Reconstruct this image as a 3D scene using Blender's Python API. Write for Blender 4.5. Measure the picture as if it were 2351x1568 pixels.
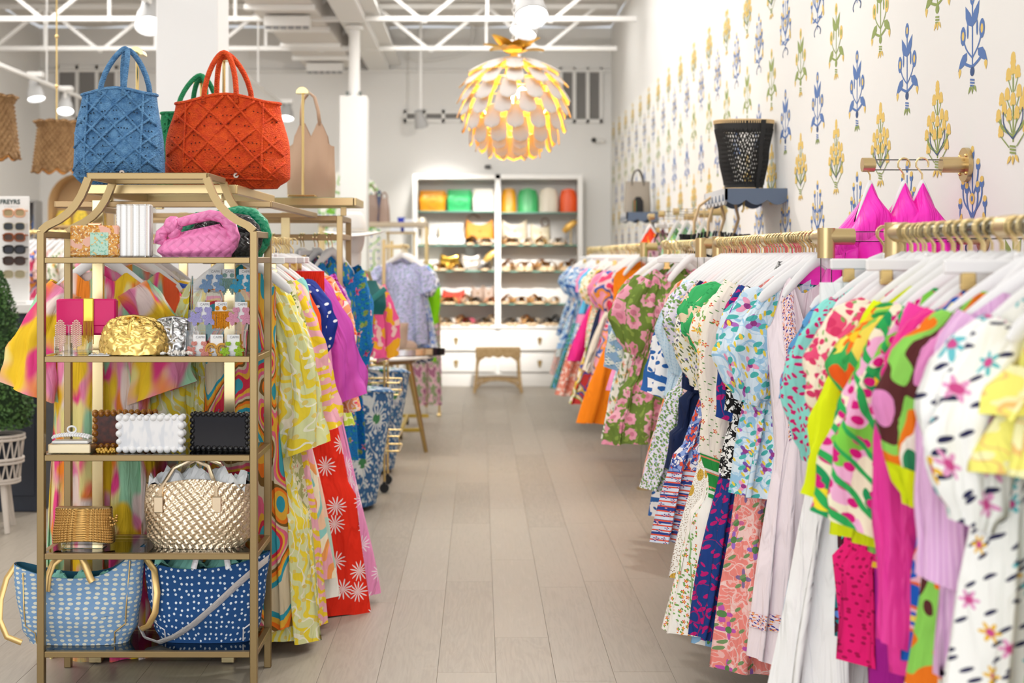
import bpy, bmesh, math, random
from mathutils import Vector, Matrix, Euler
PI = math.pi
sin, cos = math.sin, math.cos
R = random.Random(11)
SC = bpy.context.scene
COL = SC.collection
for o in list(bpy.data.objects):
    bpy.data.objects.remove(o)

# ------------------------------------------------------------------ camera
F, VX, VY, H = 3265.0, 1100.0, 587.0, 1.6      # focal length in pixels, vanishing point, eye height


def at(px, py, D):
    return Vector(((px - VX) * D / F, D, H - (py - VY) * D / F))


cam_d = bpy.data.cameras.new('camera')
cam_d.sensor_width = 36.0
cam_d.lens = 36.0 * F / 2351.0
cam_d.shift_x = (1175.5 - VX) / 2351.0
cam_d.shift_y = -(784.0 - VY) / 2351.0
cam_d.dof.use_dof = True
cam_d.dof.focus_distance = 5.15
cam_d.dof.aperture_fstop = 2.7
cam_d.clip_end = 100
cam = bpy.data.objects.new('camera', cam_d)
cam.location = (0, 0, H)
cam.rotation_euler = (PI / 2, 0, 0)
COL.objects.link(cam)
SC.camera = cam

# ------------------------------------------------------------------ world, light, exposure
W = bpy.data.worlds.new('daylight')
SC.world = W
W.use_nodes = True
bg = W.node_tree.nodes['Background']
bg.inputs[0].default_value = (0.93, 0.96, 1.0, 1)
bg.inputs[1].default_value = 0.5
SC.view_settings.view_transform = 'Standard'
SC.view_settings.look = 'None'
SC.view_settings.gamma = 1.0
SC.view_settings.use_curve_mapping = False
SC.view_settings.exposure = 0.6
SC.cycles.max_bounces = 7
SC.cycles.diffuse_bounces = 4
SC.cycles.glossy_bounces = 3
SC.cycles.transparent_max_bounces = 16
SC.cycles.caustics_reflective = False
SC.cycles.caustics_refractive = False
SC.cycles.sample_clamp_indirect = 6.0


def area(name, loc, rot, sx, sy, power, col=(1, 1, 1)):
    d = bpy.data.lights.new(name, 'AREA')
    d.shape = 'RECTANGLE'
    d.size, d.size_y, d.energy, d.color = sx, sy, power, col
    o = bpy.data.objects.new(name, d)
    o.location, o.rotation_euler = loc, rot
    COL.objects.link(o)
    return o


area('front_fill_panel', (-1.6, -2.6, 2.1), (PI / 2, 0, 0), 8.0, 3.4, 150, (0.95, 0.975, 1.0))  # added frontal fill light behind the camera; no storefront is built
for (lx, ly, p) in ((-.1, 3.2, 26), (-.1, 6.6, 40), (-.1, 10.0, 52), (-.1, 12.4, 66), (-.1, 15.2, 20), (-3.6, 15.2, 20),
                    (-3.6, 3.2, 40), (-3.6, 6.6, 48), (-3.6, 10.0, 56), (-3.6, 12.4, 70)):
    area('ceiling_fill_panel', (lx, ly, 4.36), (0, 0, 0), 2.6, 2.8 if ly < 14 else 1.0, p * .86, (1.0, 0.98, 0.95))  # added overhead fill panels, out of view and without fixtures

# ------------------------------------------------------------------ mesh builder


class MB:
    def __init__(self):
        self.v, self.f, self.uv, self.mi, self.m = [], [], [], [], 0

    def add(self, vs, fs, uvs=None):
        b = len(self.v)
        for k, p in enumerate(vs):
            self.v.append((p[0], p[1], p[2]))
            self.uv.append(uvs[k] if uvs else (p[0] + p[1], p[2]))
        for q in fs:
            self.f.append([b + i for i in q])
            self.mi.append(self.m)
        return self

    def box(self, c, s, bev=0.0, M=None):
        x, y, z = s[0] / 2, s[1] / 2, s[2] / 2
        c = Vector(c)
        if bev <= 0:
            vs = [Vector((sx * x, sy * y, sz * z)) for sz in (-1, 1) for sy in (-1, 1) for sx in (-1, 1)]
            fs = [(0, 2, 3, 1), (4, 5, 7, 6), (0, 1, 5, 4), (2, 6, 7, 3), (0, 4, 6, 2), (1, 3, 7, 5)]
        else:
            b = min(bev, x * .95, y * .95, z * .95)
            vs, idx = [], {}
            for sx in (-1, 1):
                for sy in (-1, 1):
                    for sz in (-1, 1):
                        for a in range(3):
                            p = [sx * (x - b), sy * (y - b), sz * (z - b)]
                            p[a] = (sx * x, sy * y, sz * z)[a]
                            idx[(sx, sy, sz, a)] = len(vs)
                            vs.append(Vector(p))
            fs = []
            for a in range(3):
                o1, o2 = (a + 1) % 3, (a + 2) % 3
                for s_ in (-1, 1):
                    q = []
                    for (s1, s2) in ((-1, -1), (1, -1), (1, 1), (-1, 1)):
                        k = [0, 0, 0]
                        k[a], k[o1], k[o2] = s_, s1, s2
                        q.append(idx[(k[0], k[1], k[2], a)])
                    fs.append(q if s_ > 0 else q[::-1])
            for a in range(3):
                o1, o2 = (a + 1) % 3, (a + 2) % 3
                for s1 in (-1, 1):
                    for s2 in (-1, 1):
                        k0, k1 = [0, 0, 0], [0, 0, 0]
                        k0[a], k1[a] = -1, 1
                        k0[o1] = k1[o1] = s1
                        k0[o2] = k1[o2] = s2
                        q = [idx[(*k0, o1)], idx[(*k1, o1)], idx[(*k1, o2)], idx[(*k0, o2)]]
                        fs.append(q if s1 * s2 > 0 else q[::-1])
            for sx in (-1, 1):
                for sy in (-1, 1):
                    for sz in (-1, 1):
                        q = [idx[(sx, sy, sz, a)] for a in range(3)]
                        fs.append(q if sx * sy * sz > 0 else q[::-1])
        vs = [(M @ p if M else p) + c for p in vs]
        return self.add(vs, fs)

    def bar(self, p0, p1, w, h, bev=0.0, up=(0, 0, 1)):
        p0, p1 = Vector(p0), Vector(p1)
        d = p1 - p0
        L = d.length
        d.normalize()
        u = Vector(up)
        if abs(d.dot(u)) > .98:
            u = Vector((0, 1, 0))
        s = d.cross(u).normalized()
        u = s.cross(d).normalized()
        M = Matrix((s, d, u)).transposed()
        return self.box((p0 + p1) / 2, (w, L, h), bev, M)

    def tube(self, pts, r, n=8, cap=True, closed=False, flat=1.0, up=None, ph=0.0):
        pts = [Vector(p) for p in pts]
        N = len(pts)
        rs = r if isinstance(r, (list, tuple)) else [r] * N
        if closed:
            tan = [(pts[(i + 1) % N] - pts[i - 1]).normalized() for i in range(N)]
        else:
            tan = [(pts[min(i + 1, N - 1)] - pts[max(i - 1, 0)]).normalized() for i in range(N)]
        a = Vector(up) if up else (Vector((0, 0, 1)) if abs(tan[0].z) < .9 else Vector((1, 0, 0)))
        a = (a - tan[0] * a.dot(tan[0])).normalized()
        vs, uvs, L = [], [], 0
        for i in range(N):
            if i:
                L += (pts[i] - pts[i - 1]).length
                a = (a - tan[i] * a.dot(tan[i])).normalized()
            b = tan[i].cross(a)
            for k in range(n):
                t = 2 * PI * k / n + ph
                vs.append(pts[i] + a * (cos(t) * rs[i]) + b * (sin(t) * rs[i] * flat))
                uvs.append((rs[i] * 6.28 * k / n, L))
        fs = []
        for i in range(N if closed else N - 1):
            j = (i + 1) % N
            for k in range(n):
                l = (k + 1) % n
                fs.append((i * n + k, i * n + l, j * n + l, j * n + k))
        if cap and not closed:
            fs.append(tuple(range(n))[::-1])
            fs.append(tuple((N - 1) * n + k for k in range(n)))
        return self.add(vs, fs, uvs)

    def lathe(self, prof, n=24, c=(0, 0, 0), sx=1.0, sy=1.0, cap=True):
        vs, uvs, fs, L = [], [], [], 0
        for i, (r, z) in enumerate(prof):
            if i:
                L += math.hypot(r - prof[i - 1][0], z - prof[i - 1][1])
            for k in range(n):
                t = 2 * PI * k / n
                vs.append((c[0] + r * cos(t) * sx, c[1] + r * sin(t) * sy, c[2] + z))
                uvs.append((r * t if t < PI else r * (2 * PI - t), L))
        for i in range(len(prof) - 1):
            for k in range(n):
                l = (k + 1) % n
                fs.append((i * n + k, i * n + l, (i + 1) * n + l, (i + 1) * n + k))
        if cap:
            if prof[0][0] > 1e-4:
                fs.append(tuple(range(n))[::-1])
            if prof[-1][0] > 1e-4:
                fs.append(tuple((len(prof) - 1) * n + k for k in range(n)))
        return self.add(vs, fs, uvs)

    def ball(self, c, r, n=12, m=8, s=(1, 1, 1)):
        prof = [(max(1e-5, r * sin(PI * i / m)), -r * cos(PI * i / m)) for i in range(m + 1)]
        vs = []
        b = MB().lathe(prof, n, cap=False)
        for p in b.v:
            vs.append((c[0] + p[0] * s[0], c[1] + p[1] * s[1], c[2] + p[2] * s[2]))
        return self.add(vs, b.f)

    def prism(self, poly, o, ux, uy, n, t):
        """polygon (2d) in plane o+ux,uy extruded t along n"""
        o, ux, uy, n = Vector(o), Vector(ux), Vector(uy), Vector(n)
        k = len(poly)
        vs = [o + ux * p[0] + uy * p[1] for p in poly] + [o + ux * p[0] + uy * p[1] + n * t for p in poly]
        flip = ux.cross(uy).dot(n) * t < 0
        fs = [tuple(range(k))[::-1], tuple(range(k, 2 * k))] + [(i, (i + 1) % k, k + (i + 1) % k, k + i) for i in range(k)]
        if flip:
            fs = [q[::-1] for q in fs]
        return self.add(vs, fs, [(p[0], p[1]) for p in poly] * 2)

    def grid(self, fn, nu, nv, flip=False):
        vs, uvs, fs = [], [], []
        for j in range(nv + 1):
            for i in range(nu + 1):
                r = fn(i / nu, j / nv)
                p, q = r if isinstance(r, tuple) and len(r) == 2 else (r, (i / nu, j / nv))
                vs.append(p)
                uvs.append(q)
        for j in range(nv):
            for i in range(nu):
                a = j * (nu + 1) + i
                q = (a, a + 1, a + nu + 2, a + nu + 1)
                fs.append(q[::-1] if flip else q)
        return self.add(vs, fs, uvs)

    def mesh(self, name, mats, smooth=True, weld=False):
        me = bpy.data.meshes.new(name)
        me.from_pydata(self.v, [], self.f)
        uvl = me.uv_layers.new(name='UVMap')
        fl = [0.0] * (2 * len(me.loops))
        vi = [0] * len(me.loops)
        me.loops.foreach_get('vertex_index', vi)
        for k, i in enumerate(vi):
            fl[2 * k], fl[2 * k + 1] = self.uv[i]
        uvl.data.foreach_set('uv', fl)
        if not isinstance(mats, (list, tuple)):
            mats = [mats]
        for m in mats:
            me.materials.append(m)
        if len(mats) > 1:
            me.polygons.foreach_set('material_index', self.mi)
        if weld:
            bm = bmesh.new()
            bm.from_mesh(me)
            bmesh.ops.remove_doubles(bm, verts=bm.verts, dist=1e-5)
            bm.to_mesh(me)
            bm.free()
        if smooth:
            me.polygons.foreach_set('use_smooth', [True] * len(me.polygons))
            if smooth != 'all':
                me.set_sharp_from_angle(angle=math.radians(38))
        me.update()
        return me


def obj(name, mb, mats, parent=None, smooth=True, loc=None, rot=None, weld=False):
    me = mb if isinstance(mb, bpy.types.Mesh) else mb.mesh(name, mats, smooth, weld)
    o = bpy.data.objects.new(name, me)
    COL.objects.link(o)
    if parent:
        o.parent = parent
    if loc is not None:
        o.location = loc
    if rot is not None:
        o.rotation_euler = rot
    return o


def tag(o, label=None, cat=None, group=None, kind=None):
    if label:
        o['label'] = label
    if cat:
        o['category'] = cat
    if group:
        o['group'] = group
    if kind:
        o['kind'] = kind
    return o


def thing(name, label, cat, loc=(0, 0, 0), rz=0.0, group=None):
    o = bpy.data.objects.new(name, None)
    COL.objects.link(o)
    o.empty_display_size = .05
    o.location = loc
    o.rotation_euler = (0, 0, rz)
    return tag(o, label, cat, group)


def struct(name, mb, mats, label=None, smooth=False):
    o = obj(name, mb, mats, None, smooth)
    o['kind'] = 'structure'
    if label:
        o['label'] = label
    return o


KIDS = {}


def dup(root, loc=None, rz=None, label=None, group=None):
    def cp(o, par):
        c = o.copy()
        COL.objects.link(c)
        if par:
            c.parent = par
        for ch in o.children:
            cp(ch, c)
        return c
    c = cp(root, None)
    if loc is not None:
        c.location = loc
    if rz is not None:
        c.rotation_euler = (0, 0, rz)
    if label:
        c['label'] = label
    if group:
        c['group'] = group
    return c


def sm(a, b, x):
    t = max(0.0, min(1.0, (x - a) / (b - a)))
    return t * t * (3 - 2 * t)


def lerp(a, b, t):
    return a + (b - a) * t


def piece(x, pts):
    for (x0, y0), (x1, y1) in zip(pts, pts[1:]):
        if x <= x1:
            return lerp(y0, y1, sm(x0, x1, x) if x > x0 else 0)
    return pts[-1][1]


# ------------------------------------------------------------------ materials
def hexc(h):
    if not isinstance(h, str):
        return tuple(h)[:3]
    h = h.lstrip('#')
    c = [int(h[i:i + 2], 16) / 255 for i in (0, 2, 4)]
    return tuple(x / 12.92 if x <= .04045 else ((x + .055) / 1.055) ** 2.4 for x in c)


MATS = {}


def mat(name, col, rough=.5, metal=0.0, bump=None, spec=.5, emit=None, estr=0, trans=0, var=None, sheen=0):
    if name in MATS:
        return MATS[name]
    m = bpy.data.materials.new(name)
    m.use_nodes = True
    nt = m.node_tree
    b = nt.nodes['Principled BSDF']
    c = hexc(col)
    b.inputs['Base Color'].default_value = (*c, 1)
    b.inputs['Roughness'].default_value = rough
    b.inputs['Metallic'].default_value = metal
    b.inputs['Specular IOR Level'].default_value = spec
    if emit:
        b.inputs['Emission Color'].default_value = (*hexc(emit), 1)
        b.inputs['Emission Strength'].default_value = estr
    if trans:
        b.inputs['Transmission Weight'].default_value = trans
    if var:       # (scale, second colour): soft colour variation
        tc = nt.nodes.new('ShaderNodeTexCoord')
        no = nt.nodes.new('ShaderNodeTexNoise')
        no.inputs['Scale'].default_value = var[0]
        no.inputs['Detail'].default_value = 4
        nt.links.new(tc.outputs['Object'], no.inputs['Vector'])
        rp = nt.nodes.new('ShaderNodeValToRGB')
        rp.color_ramp.elements[0].position = .35
        rp.color_ramp.elements[1].position = .65
        rp.color_ramp.elements[0].color = (*c, 1)
        rp.color_ramp.elements[1].color = (*hexc(var[1]), 1)
        nt.links.new(no.outputs['Fac'], rp.inputs['Fac'])
        nt.links.new(rp.outputs['Color'], b.inputs['Base Color'])
    if bump:      # (kind, scale, strength)
        tc = nt.nodes.new('ShaderNodeTexCoord')
        if bump[0] == 'noise':
            t = nt.nodes.new('ShaderNodeTexNoise')
            t.inputs['Scale'].default_value = bump[1]
            t.inputs['Detail'].default_value = 3
            out = t.outputs['Fac']
        elif bump[0] == 'voro':
            t = nt.nodes.new('ShaderNodeTexVoronoi')
            t.inputs['Scale'].default_value = bump[1]
            out = t.outputs['Distance']
        else:
            t = nt.nodes.new('ShaderNodeTexWave')
            t.bands_direction = bump[3] if len(bump) > 3 else 'Z'
            t.inputs['Scale'].default_value = bump[1]
            t.inputs['Distortion'].default_value = 1.5
            out = t.outputs['Fac']
        nt.links.new(tc.outputs['UV' if bump[0] == 'wave_uv' else 'Object'], t.inputs['Vector'])
        bp = nt.nodes.new('ShaderNodeBump')
        bp.inputs['Strength'].default_value = bump[2]
        bp.inputs['Distance'].default_value = .01
        nt.links.new(out, bp.inputs['Height'])
        nt.links.new(bp.outputs['Normal'], b.inputs['Normal'])
    MATS[name] = m
    return m


def clear(name, tint, opacity, rough=.05, ior=1.45):
    """thin clear sheet: mostly transparent with a glossy coat"""
    if name in MATS:
        return MATS[name]
    m = bpy.data.materials.new(name)
    m.use_nodes = True
    nt = m.node_tree
    nt.nodes.remove(nt.nodes['Principled BSDF'])
    out = nt.nodes['Material Output']
    tr = nt.nodes.new('ShaderNodeBsdfTransparent')
    tr.inputs[0].default_value = (*hexc(tint), 1)
    gl = nt.nodes.new('ShaderNodeBsdfGlossy')
    gl.inputs['Roughness'].default_value = rough
    gl.inputs['Color'].default_value = (.95, .97, .97, 1)
    fr = nt.nodes.new('ShaderNodeFresnel')
    fr.inputs['IOR'].default_value = ior
    ad = nt.nodes.new('ShaderNodeMath')
    ad.operation = 'ADD'
    ad.use_clamp = True
    ad.inputs[1].default_value = opacity
    mx = nt.nodes.new('ShaderNodeMixShader')
    nt.links.new(fr.outputs[0], ad.inputs[0])
    nt.links.new(ad.outputs[0], mx.inputs[0])
    nt.links.new(tr.outputs[0], mx.inputs[1])
    nt.links.new(gl.outputs[0], mx.inputs[2])
    nt.links.new(mx.outputs[0], out.inputs[0])
    MATS[name] = m
    return m


class NT:
    """tiny helper for building node graphs"""
    def __init__(self, nt):
        self.nt = nt

    def n(self, t, **kw):
        x = self.nt.nodes.new('ShaderNode' + t)
        for k, v in kw.items():
            setattr(x, k, v)
        return x

    def set(self, sock, v):
        if hasattr(v, 'is_linked') or isinstance(v, bpy.types.NodeSocket):
            self.nt.links.new(v, sock)
        else:
            sock.default_value = v

    def math(self, op, a, b=0.0, clamp=False):
        x = self.n('Math', operation=op, use_clamp=clamp)
        self.set(x.inputs[0], a)
        self.set(x.inputs[1], b)
        return x.outputs[0]

    def vmath(self, op, a, b=(0, 0, 0)):
        x = self.n('VectorMath', operation=op)
        self.set(x.inputs[0], a)
        self.set(x.inputs[1], b)
        return x.outputs[1] if op in ('LENGTH', 'DOT_PRODUCT') else x.outputs[0]

    def mix(self, f, a, b):
        x = self.n('Mix', data_type='RGBA')
        self.set(x.inputs[0], f)
        self.set(x.inputs[6], a)
        self.set(x.inputs[7], b)
        return x.outputs[2]

    def ramp(self, f, cols, const=True):
        x = self.n('ValToRGB')
        cr = x.color_ramp
        cr.interpolation = 'CONSTANT' if const else 'EASE'
        k = len(cols)
        while len(cr.elements) < k:
            cr.elements.new(1.0)
        for i, c in enumerate(cols):
            if isinstance(c, tuple) and len(c) == 2:
                pos, c = c
            else:
                pos = (.28 + .44 * i / k) if const else (.25 + .5 * i / max(1, k - 1))
            cr.elements[i].position = pos
            cr.elements[i].color = (*hexc(c), 1)
        self.set(x.inputs[0], f)
        return x.outputs[0]


PS = 1.3      # print scale


def fab(name, base, layers=(), rough=.85, metal=0.0, sheen=.15, warp=0.0, bump=.0):
    """printed cloth: base colour then print layers in UV metres"""
    if name in MATS:
        return MATS[name]
    m = bpy.data.materials.new(name)
    m.use_nodes = True
    nt = m.node_tree
    b = nt.nodes['Principled BSDF']
    b.inputs['Roughness'].default_value = rough
    b.inputs['Metallic'].default_value = metal
    b.inputs['Specular IOR Level'].default_value = .25
    g = NT(nt)
    uv = g.n('UVMap').outputs[0]
    if warp:
        no = g.n('TexNoise', noise_dimensions='2D')
        no.inputs['Scale'].default_value = 9
        g.set(no.inputs['Vector'], uv)
        d = g.vmath('SUBTRACT', no.outputs['Color'], (.5, .5, .5))
        uv = g.vmath('ADD', uv, g.vmath('MULTIPLY', d, (warp, warp, 0)))
    col = None
    for k, L in enumerate([('base', base)] + list(layers)):
        kind = L[0]
        off = (k * 3.71 + len(name) * .37, k * 1.93 + ord(name[0]) * .11, 0)
        if kind == 'base':
            col = (*hexc(L[1]), 1)
            continue

        def coord(sx, sy=None, ang=0):
            c = g.vmath('ADD', uv, off)
            if ang:
                vr = g.n('VectorRotate', rotation_type='Z_AXIS')
                g.set(vr.inputs['Vector'], c)
                vr.inputs['Angle'].default_value = ang
                c = vr.outputs[0]
            k_ = 1.0 if kind in ('wash', 'grad', 'stripe', 'multi', 'check') else PS
            return g.vmath('MULTIPLY', c, (sx * k_, (sy or sx) * k_, 1))

        def noise(c, det=2.0, rg=.5):
            no = g.n('TexNoise', noise_dimensions='2D')
            no.inputs['Scale'].default_value = 1
            no.inputs['Detail'].default_value = det
            no.inputs['Roughness'].default_value = rg
            g.set(no.inputs['Vector'], c)
            return no.outputs['Fac']
        if kind in ('flower', 'dots', 'leaf', 'cells'):
            # flower: scale, radius, petals, depth, colour(s), centre colour
            if kind == 'leaf':
                _, sx, sy, ang, rad, cc = L[:6]
                c = coord(sx, sy, ang)
            else:
                c = coord(L[1])
            vo = g.n('TexVoronoi', voronoi_dimensions='2D', feature='F1')
            vo.inputs['Scale'].default_value = 1
            vo.inputs['Randomness'].default_value = (L[6] if kind == 'leaf' and len(L) > 6 else .8) if kind != 'dots' else L[4] if len(L) > 4 else .35
            g.set(vo.inputs['Vector'], c)
            if kind == 'dots':
                col = g.mix(g.math('LESS_THAN', vo.outputs['Distance'], L[2]), col, (*hexc(L[3]), 1))
            elif kind == 'leaf':
                col = g.mix(g.math('LESS_THAN', vo.outputs['Distance'], rad), col, (*hexc(cc), 1))
            elif kind == 'cells':
                sep = g.n('SeparateColor')
                g.set(sep.inputs[0], vo.outputs['Color'])
                k_ = len(L[2])
                col = g.ramp(sep.outputs[0], [(i / k_, q) for i, q in enumerate(L[2])])
            else:
                _, sc, rad, pet, dep, cc, ctr = L
                d = g.vmath('SUBTRACT', c, vo.outputs['Position'])
                sp = g.n('SeparateXYZ')
                g.set(sp.inputs[0], d)
                ang = g.math('ARCTAN2', sp.outputs[1], sp.outputs[0])
                wob = g.math('MULTIPLY', g.math('COSINE', g.math('MULTIPLY', ang, float(pet))), dep * rad)
                rr = g.math('ADD', wob, rad * (1 - dep))
                mask = g.math('LESS_THAN', vo.outputs['Distance'], rr)
                if isinstance(cc, list):
                    sep = g.n('SeparateColor')
                    g.set(sep.inputs[0], vo.outputs['Color'])
                    cs = g.ramp(sep.outputs[0], [(i / len(cc), q) for i, q in enumerate(cc)])
                else:
                    cs = (*hexc(cc), 1)
                col = g.mix(mask, col, cs)
                if ctr:
                    col = g.mix(g.math('LESS_THAN', vo.outputs['Distance'], rad * .36), col, (*hexc(ctr), 1))
        elif kind == 'blob':
            _, sc, thr, cc = L[:4]
            f = noise(coord(sc, sc * (L[4] if len(L) > 4 else 1)), 1.5)
            col = g.mix(g.math('GREATER_THAN', f, thr), col, (*hexc(cc), 1))
        elif kind == 'vine':
            _, sc, w, cc = L
            f = noise(coord(sc), 1.0)
            f = g.math('ABSOLUTE', g.math('SUBTRACT', f, .5))
            col = g.mix(g.math('LESS_THAN', f, w), col, (*hexc(cc), 1))
        elif kind == 'stripe':
            # axis angle, period (m), duty, colour, distortion
            _, ang, per, duty, cc, dist = L
            c = coord(1, 1, ang)
            sp = g.n('SeparateXYZ')
            g.set(sp.inputs[0], c)
            x = sp.outputs[0]
            if dist:
                x = g.math('ADD', x, g.math('MULTIPLY', noise(coord(7)), dist))
            fr = g.math('FRACT', g.math('DIVIDE', x, per))
            col = g.mix(g.math('LESS_THAN', fr, duty), col, (*hexc(cc), 1))
        elif kind == 'multi':
            _, sc, cols, det = L
            col = g.ramp(noise(coord(sc, sc * .8), det), cols, True)
        elif kind == 'grad':
            _, sx, sy, cols = L
            col = g.ramp(noise(coord(sx, sy), .6), cols, False)
        elif kind == 'wash':
            _, sx, sy, lo, hi, cc = L
            f = noise(coord(sx, sy), 1.0)
            mr = g.n('MapRange', interpolation_type='SMOOTHSTEP')
            g.set(mr.inputs['Value'], f)
            mr.inputs['From Min'].default_value = lo
            mr.inputs['From Max'].default_value = hi
            col = g.mix(mr.outputs[0], col, (*hexc(cc), 1))
        elif kind == 'band':
            # solid colour where v (metres) between two values
            _, v0, v1, cc = L
            sp = g.n('SeparateXYZ')
            g.set(sp.inputs[0], g.n('UVMap').outputs[0])
            mk = g.math('MULTIPLY', g.math('GREATER_THAN', sp.outputs[1], v0), g.math('LESS_THAN', sp.outputs[1], v1))
            col = g.mix(mk, col, (*hexc(cc), 1))
        elif kind == 'check':
            ch = g.n('TexChecker')
            ch.inputs['Scale'].default_value = L[1]
            g.set(ch.inputs['Vector'], coord(1, 1, L[3] if len(L) > 3 else 0))
            col = g.mix(ch.outputs['Fac'], col, (*hexc(L[2]), 1))
    g.set(b.inputs['Base Color'], col)
    if bump or rough > .35:
        bp = g.n('Bump')
        bp.inputs['Strength'].default_value = bump or .55
        bp.inputs['Distance'].default_value = .004 if bump else .03
        no = g.n('TexNoise', noise_dimensions='2D')
        no.inputs['Scale'].default_value = 60 if bump else 1
        no.inputs['Detail'].default_value = 2.5
        no.inputs['Distortion'].default_value = 0 if bump else .6
        g.set(no.inputs['Vector'], uv if bump else g.vmath('MULTIPLY', uv, (24, 5, 1)))
        g.set(bp.inputs['Height'], no.outputs['Fac'])
        g.set(b.inputs['Normal'], bp.outputs[0])
    MATS[name] = m
    return m


white_paint = mat('white_paint', (.80, .79, .77), .6)
ceil_paint = mat('ceiling_paint', (.74, .71, .67), .8, bump=('noise', 3.0, .6))
lacquer = mat('white_lacquer', (.85, .84, .82), .3)
gold = mat('brushed_gold', (.62, .47, .24), .32, .88)
champ = mat('champagne_metal', (.31, .22, .105), .36, .9)
brass = mat('polished_brass', (.83, .62, .27), .16, 1.0)
bronze = mat('bronze_tube', (.36, .24, .12), .35, .8)
hooks = mat('hook_brass', (.85, .68, .36), .22, .95)
acrylic = clear('clear_acrylic', (.985, .985, .985), .02, .05, 1.2)
glass = clear('shelf_glass', (.93, .965, .95), .05)
glass_edge = mat('glass_edge', (.10, .26, .21), .2)
hang_white = mat('hanger_white', (.86, .85, .85), .35)
black_plastic = mat('black_plastic', (.012, .012, .014), .4)
steel = mat('steel', (.6, .6, .6), .25, 1.0)
tissue = mat('white_tissue', (.85, .85, .86), .9)
paper = mat('white_card', (.86, .86, .86), .7)
# ================================================================== the setting
XR, YB, XL, ZC = 1.65, 17.8, -5.5, 4.45     # right wall, back wall, left wall, ceiling


def wood_floor():
    m = bpy.data.materials.new('greige_oak')
    m.use_nodes = True
    nt = m.node_tree
    g = NT(nt)
    b = nt.nodes['Principled BSDF']
    b.inputs['Roughness'].default_value = .42
    oi = g.n('ObjectInfo')
    tc = g.n('TexCoord')
    rnd = g.math('MULTIPLY', oi.outputs['Random'], 37.0)
    cb = g.n('CombineXYZ')
    g.set(cb.inputs[0], rnd)
    g.set(cb.inputs[1], rnd)
    p = g.vmath('ADD', tc.outputs['Object'], cb.outputs[0])
    st = g.vmath('MULTIPLY', p, (11, 1.3, 1))
    n1 = g.n('TexNoise')
    n1.inputs['Scale'].default_value = 1
    n1.inputs['Detail'].default_value = 5
    n1.inputs['Distortion'].default_value = .8
    g.set(n1.inputs['Vector'], st)
    rings = g.math('FRACT', g.math('MULTIPLY', n1.outputs['Fac'], 9.0))
    rings = g.math('ABSOLUTE', g.math('SUBTRACT', rings, .5))
    fine = g.n('TexNoise')
    fine.inputs['Scale'].default_value = 1
    fine.inputs['Detail'].default_value = 3
    g.set(fine.inputs['Vector'], g.vmath('MULTIPLY', p, (90, 5, 1)))
    v = g.math('ADD', g.math('MULTIPLY', rings, .3), g.math('MULTIPLY', fine.outputs['Fac'], .5))
    v = g.math('ADD', v, g.math('MULTIPLY', oi.outputs['Random'], .32))
    c = g.ramp(v, [(.2, (.30, .26, .21)), (.55, (.36, .318, .262)), (.9, (.42, .375, .315))], False)
    g.set(b.inputs['Base Color'], c)
    bp = g.n('Bump')
    bp.inputs['Strength'].default_value = .08
    g.set(bp.inputs['Height'], v)
    g.set(b.inputs['Normal'], bp.outputs[0])
    return m


oak = wood_floor()
floor = struct('floor', MB().box(((XL + XR) / 2, 7.3, -.056), (XR - XL, 21.0, .1)), oak, 'pale greige wood plank floor')
PW, PL = .225, 1.52
pm = MB().box((0, PL / 2, -.003), (PW - .0008, PL - .0012, .006), .0006).mesh('plank', oak, False)
ncol = int((XR + 3.1) / PW)
for i in range(ncol):
    y = 3.2 - R.uniform(0, PL)
    while y < YB - .1:
        if y + PL > 3.4:
            o = obj('plank', pm, None, floor, loc=(XR - PW * (i + .5) - .01, y, 0))
            if y + PL > YB:
                o.scale = (1, (YB - y) / PL, 1)
        y += PL

wall_r = struct('wall_right', MB().box((XR + .06, 7.3, ZC / 2), (.12, 21.0, ZC)), white_paint, 'white side wall with block-printed floral wallpaper')
wall_b = struct('wall_back', MB().box(((XL + XR) / 2, YB + .06, ZC / 2), (XR - XL + .24, .12, ZC)), white_paint, 'white back wall behind the shelving unit')
wall_l = struct('wall_left', MB().box((XL - .06, 7.3, ZC / 2), (.12, 21.0, ZC)), white_paint, 'white side wall beyond the sunglasses display')
mbc = MB()


def ceil_f(u, v):
    x, y = lerp(XL, XR, u), lerp(-3.2, YB, v)
    return Vector((x, y, ZC + .035 * abs(sin(x * 2.6)) * abs(sin(y * 2.2 + .4 * sin(x * 3)))))


mbc.grid(ceil_f, 60, 120, flip=True)
ceiling = struct('ceiling', mbc, ceil_paint, 'white painted quilted roof deck', smooth=True)
# paper seams & base
struct('baseboard_right', MB().box((XR - .008, 7.3, .06), (.016, 21.0, .12), .004), lacquer)
struct('baseboard_back', MB().box((-3.3, YB - .008, .06), (4.3, .016, .12), .004), lacquer)

# ------------------------------------------------------------------ wallpaper: printed paper with 4 block-print motifs
wp_base = mat('wallpaper_ground', (.84, .83, .80), .75)
wp_cols = [mat('print_blue', '#5577b2', .8), mat('print_yellow', '#e6c468', .8), mat('print_green', '#8f9f58', .8), mat('print_navy', '#34507f', .8)]
BL, YE, GR, NV = 0, 1, 2, 3
TOPZ = 3.25
paper_o = obj('wallpaper', MB().box((XR - .002, (2.0 + YB) / 2, TOPZ / 2 + .06), (.004, YB - 2.0, TOPZ - .12)), wp_base, wall_r)


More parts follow.
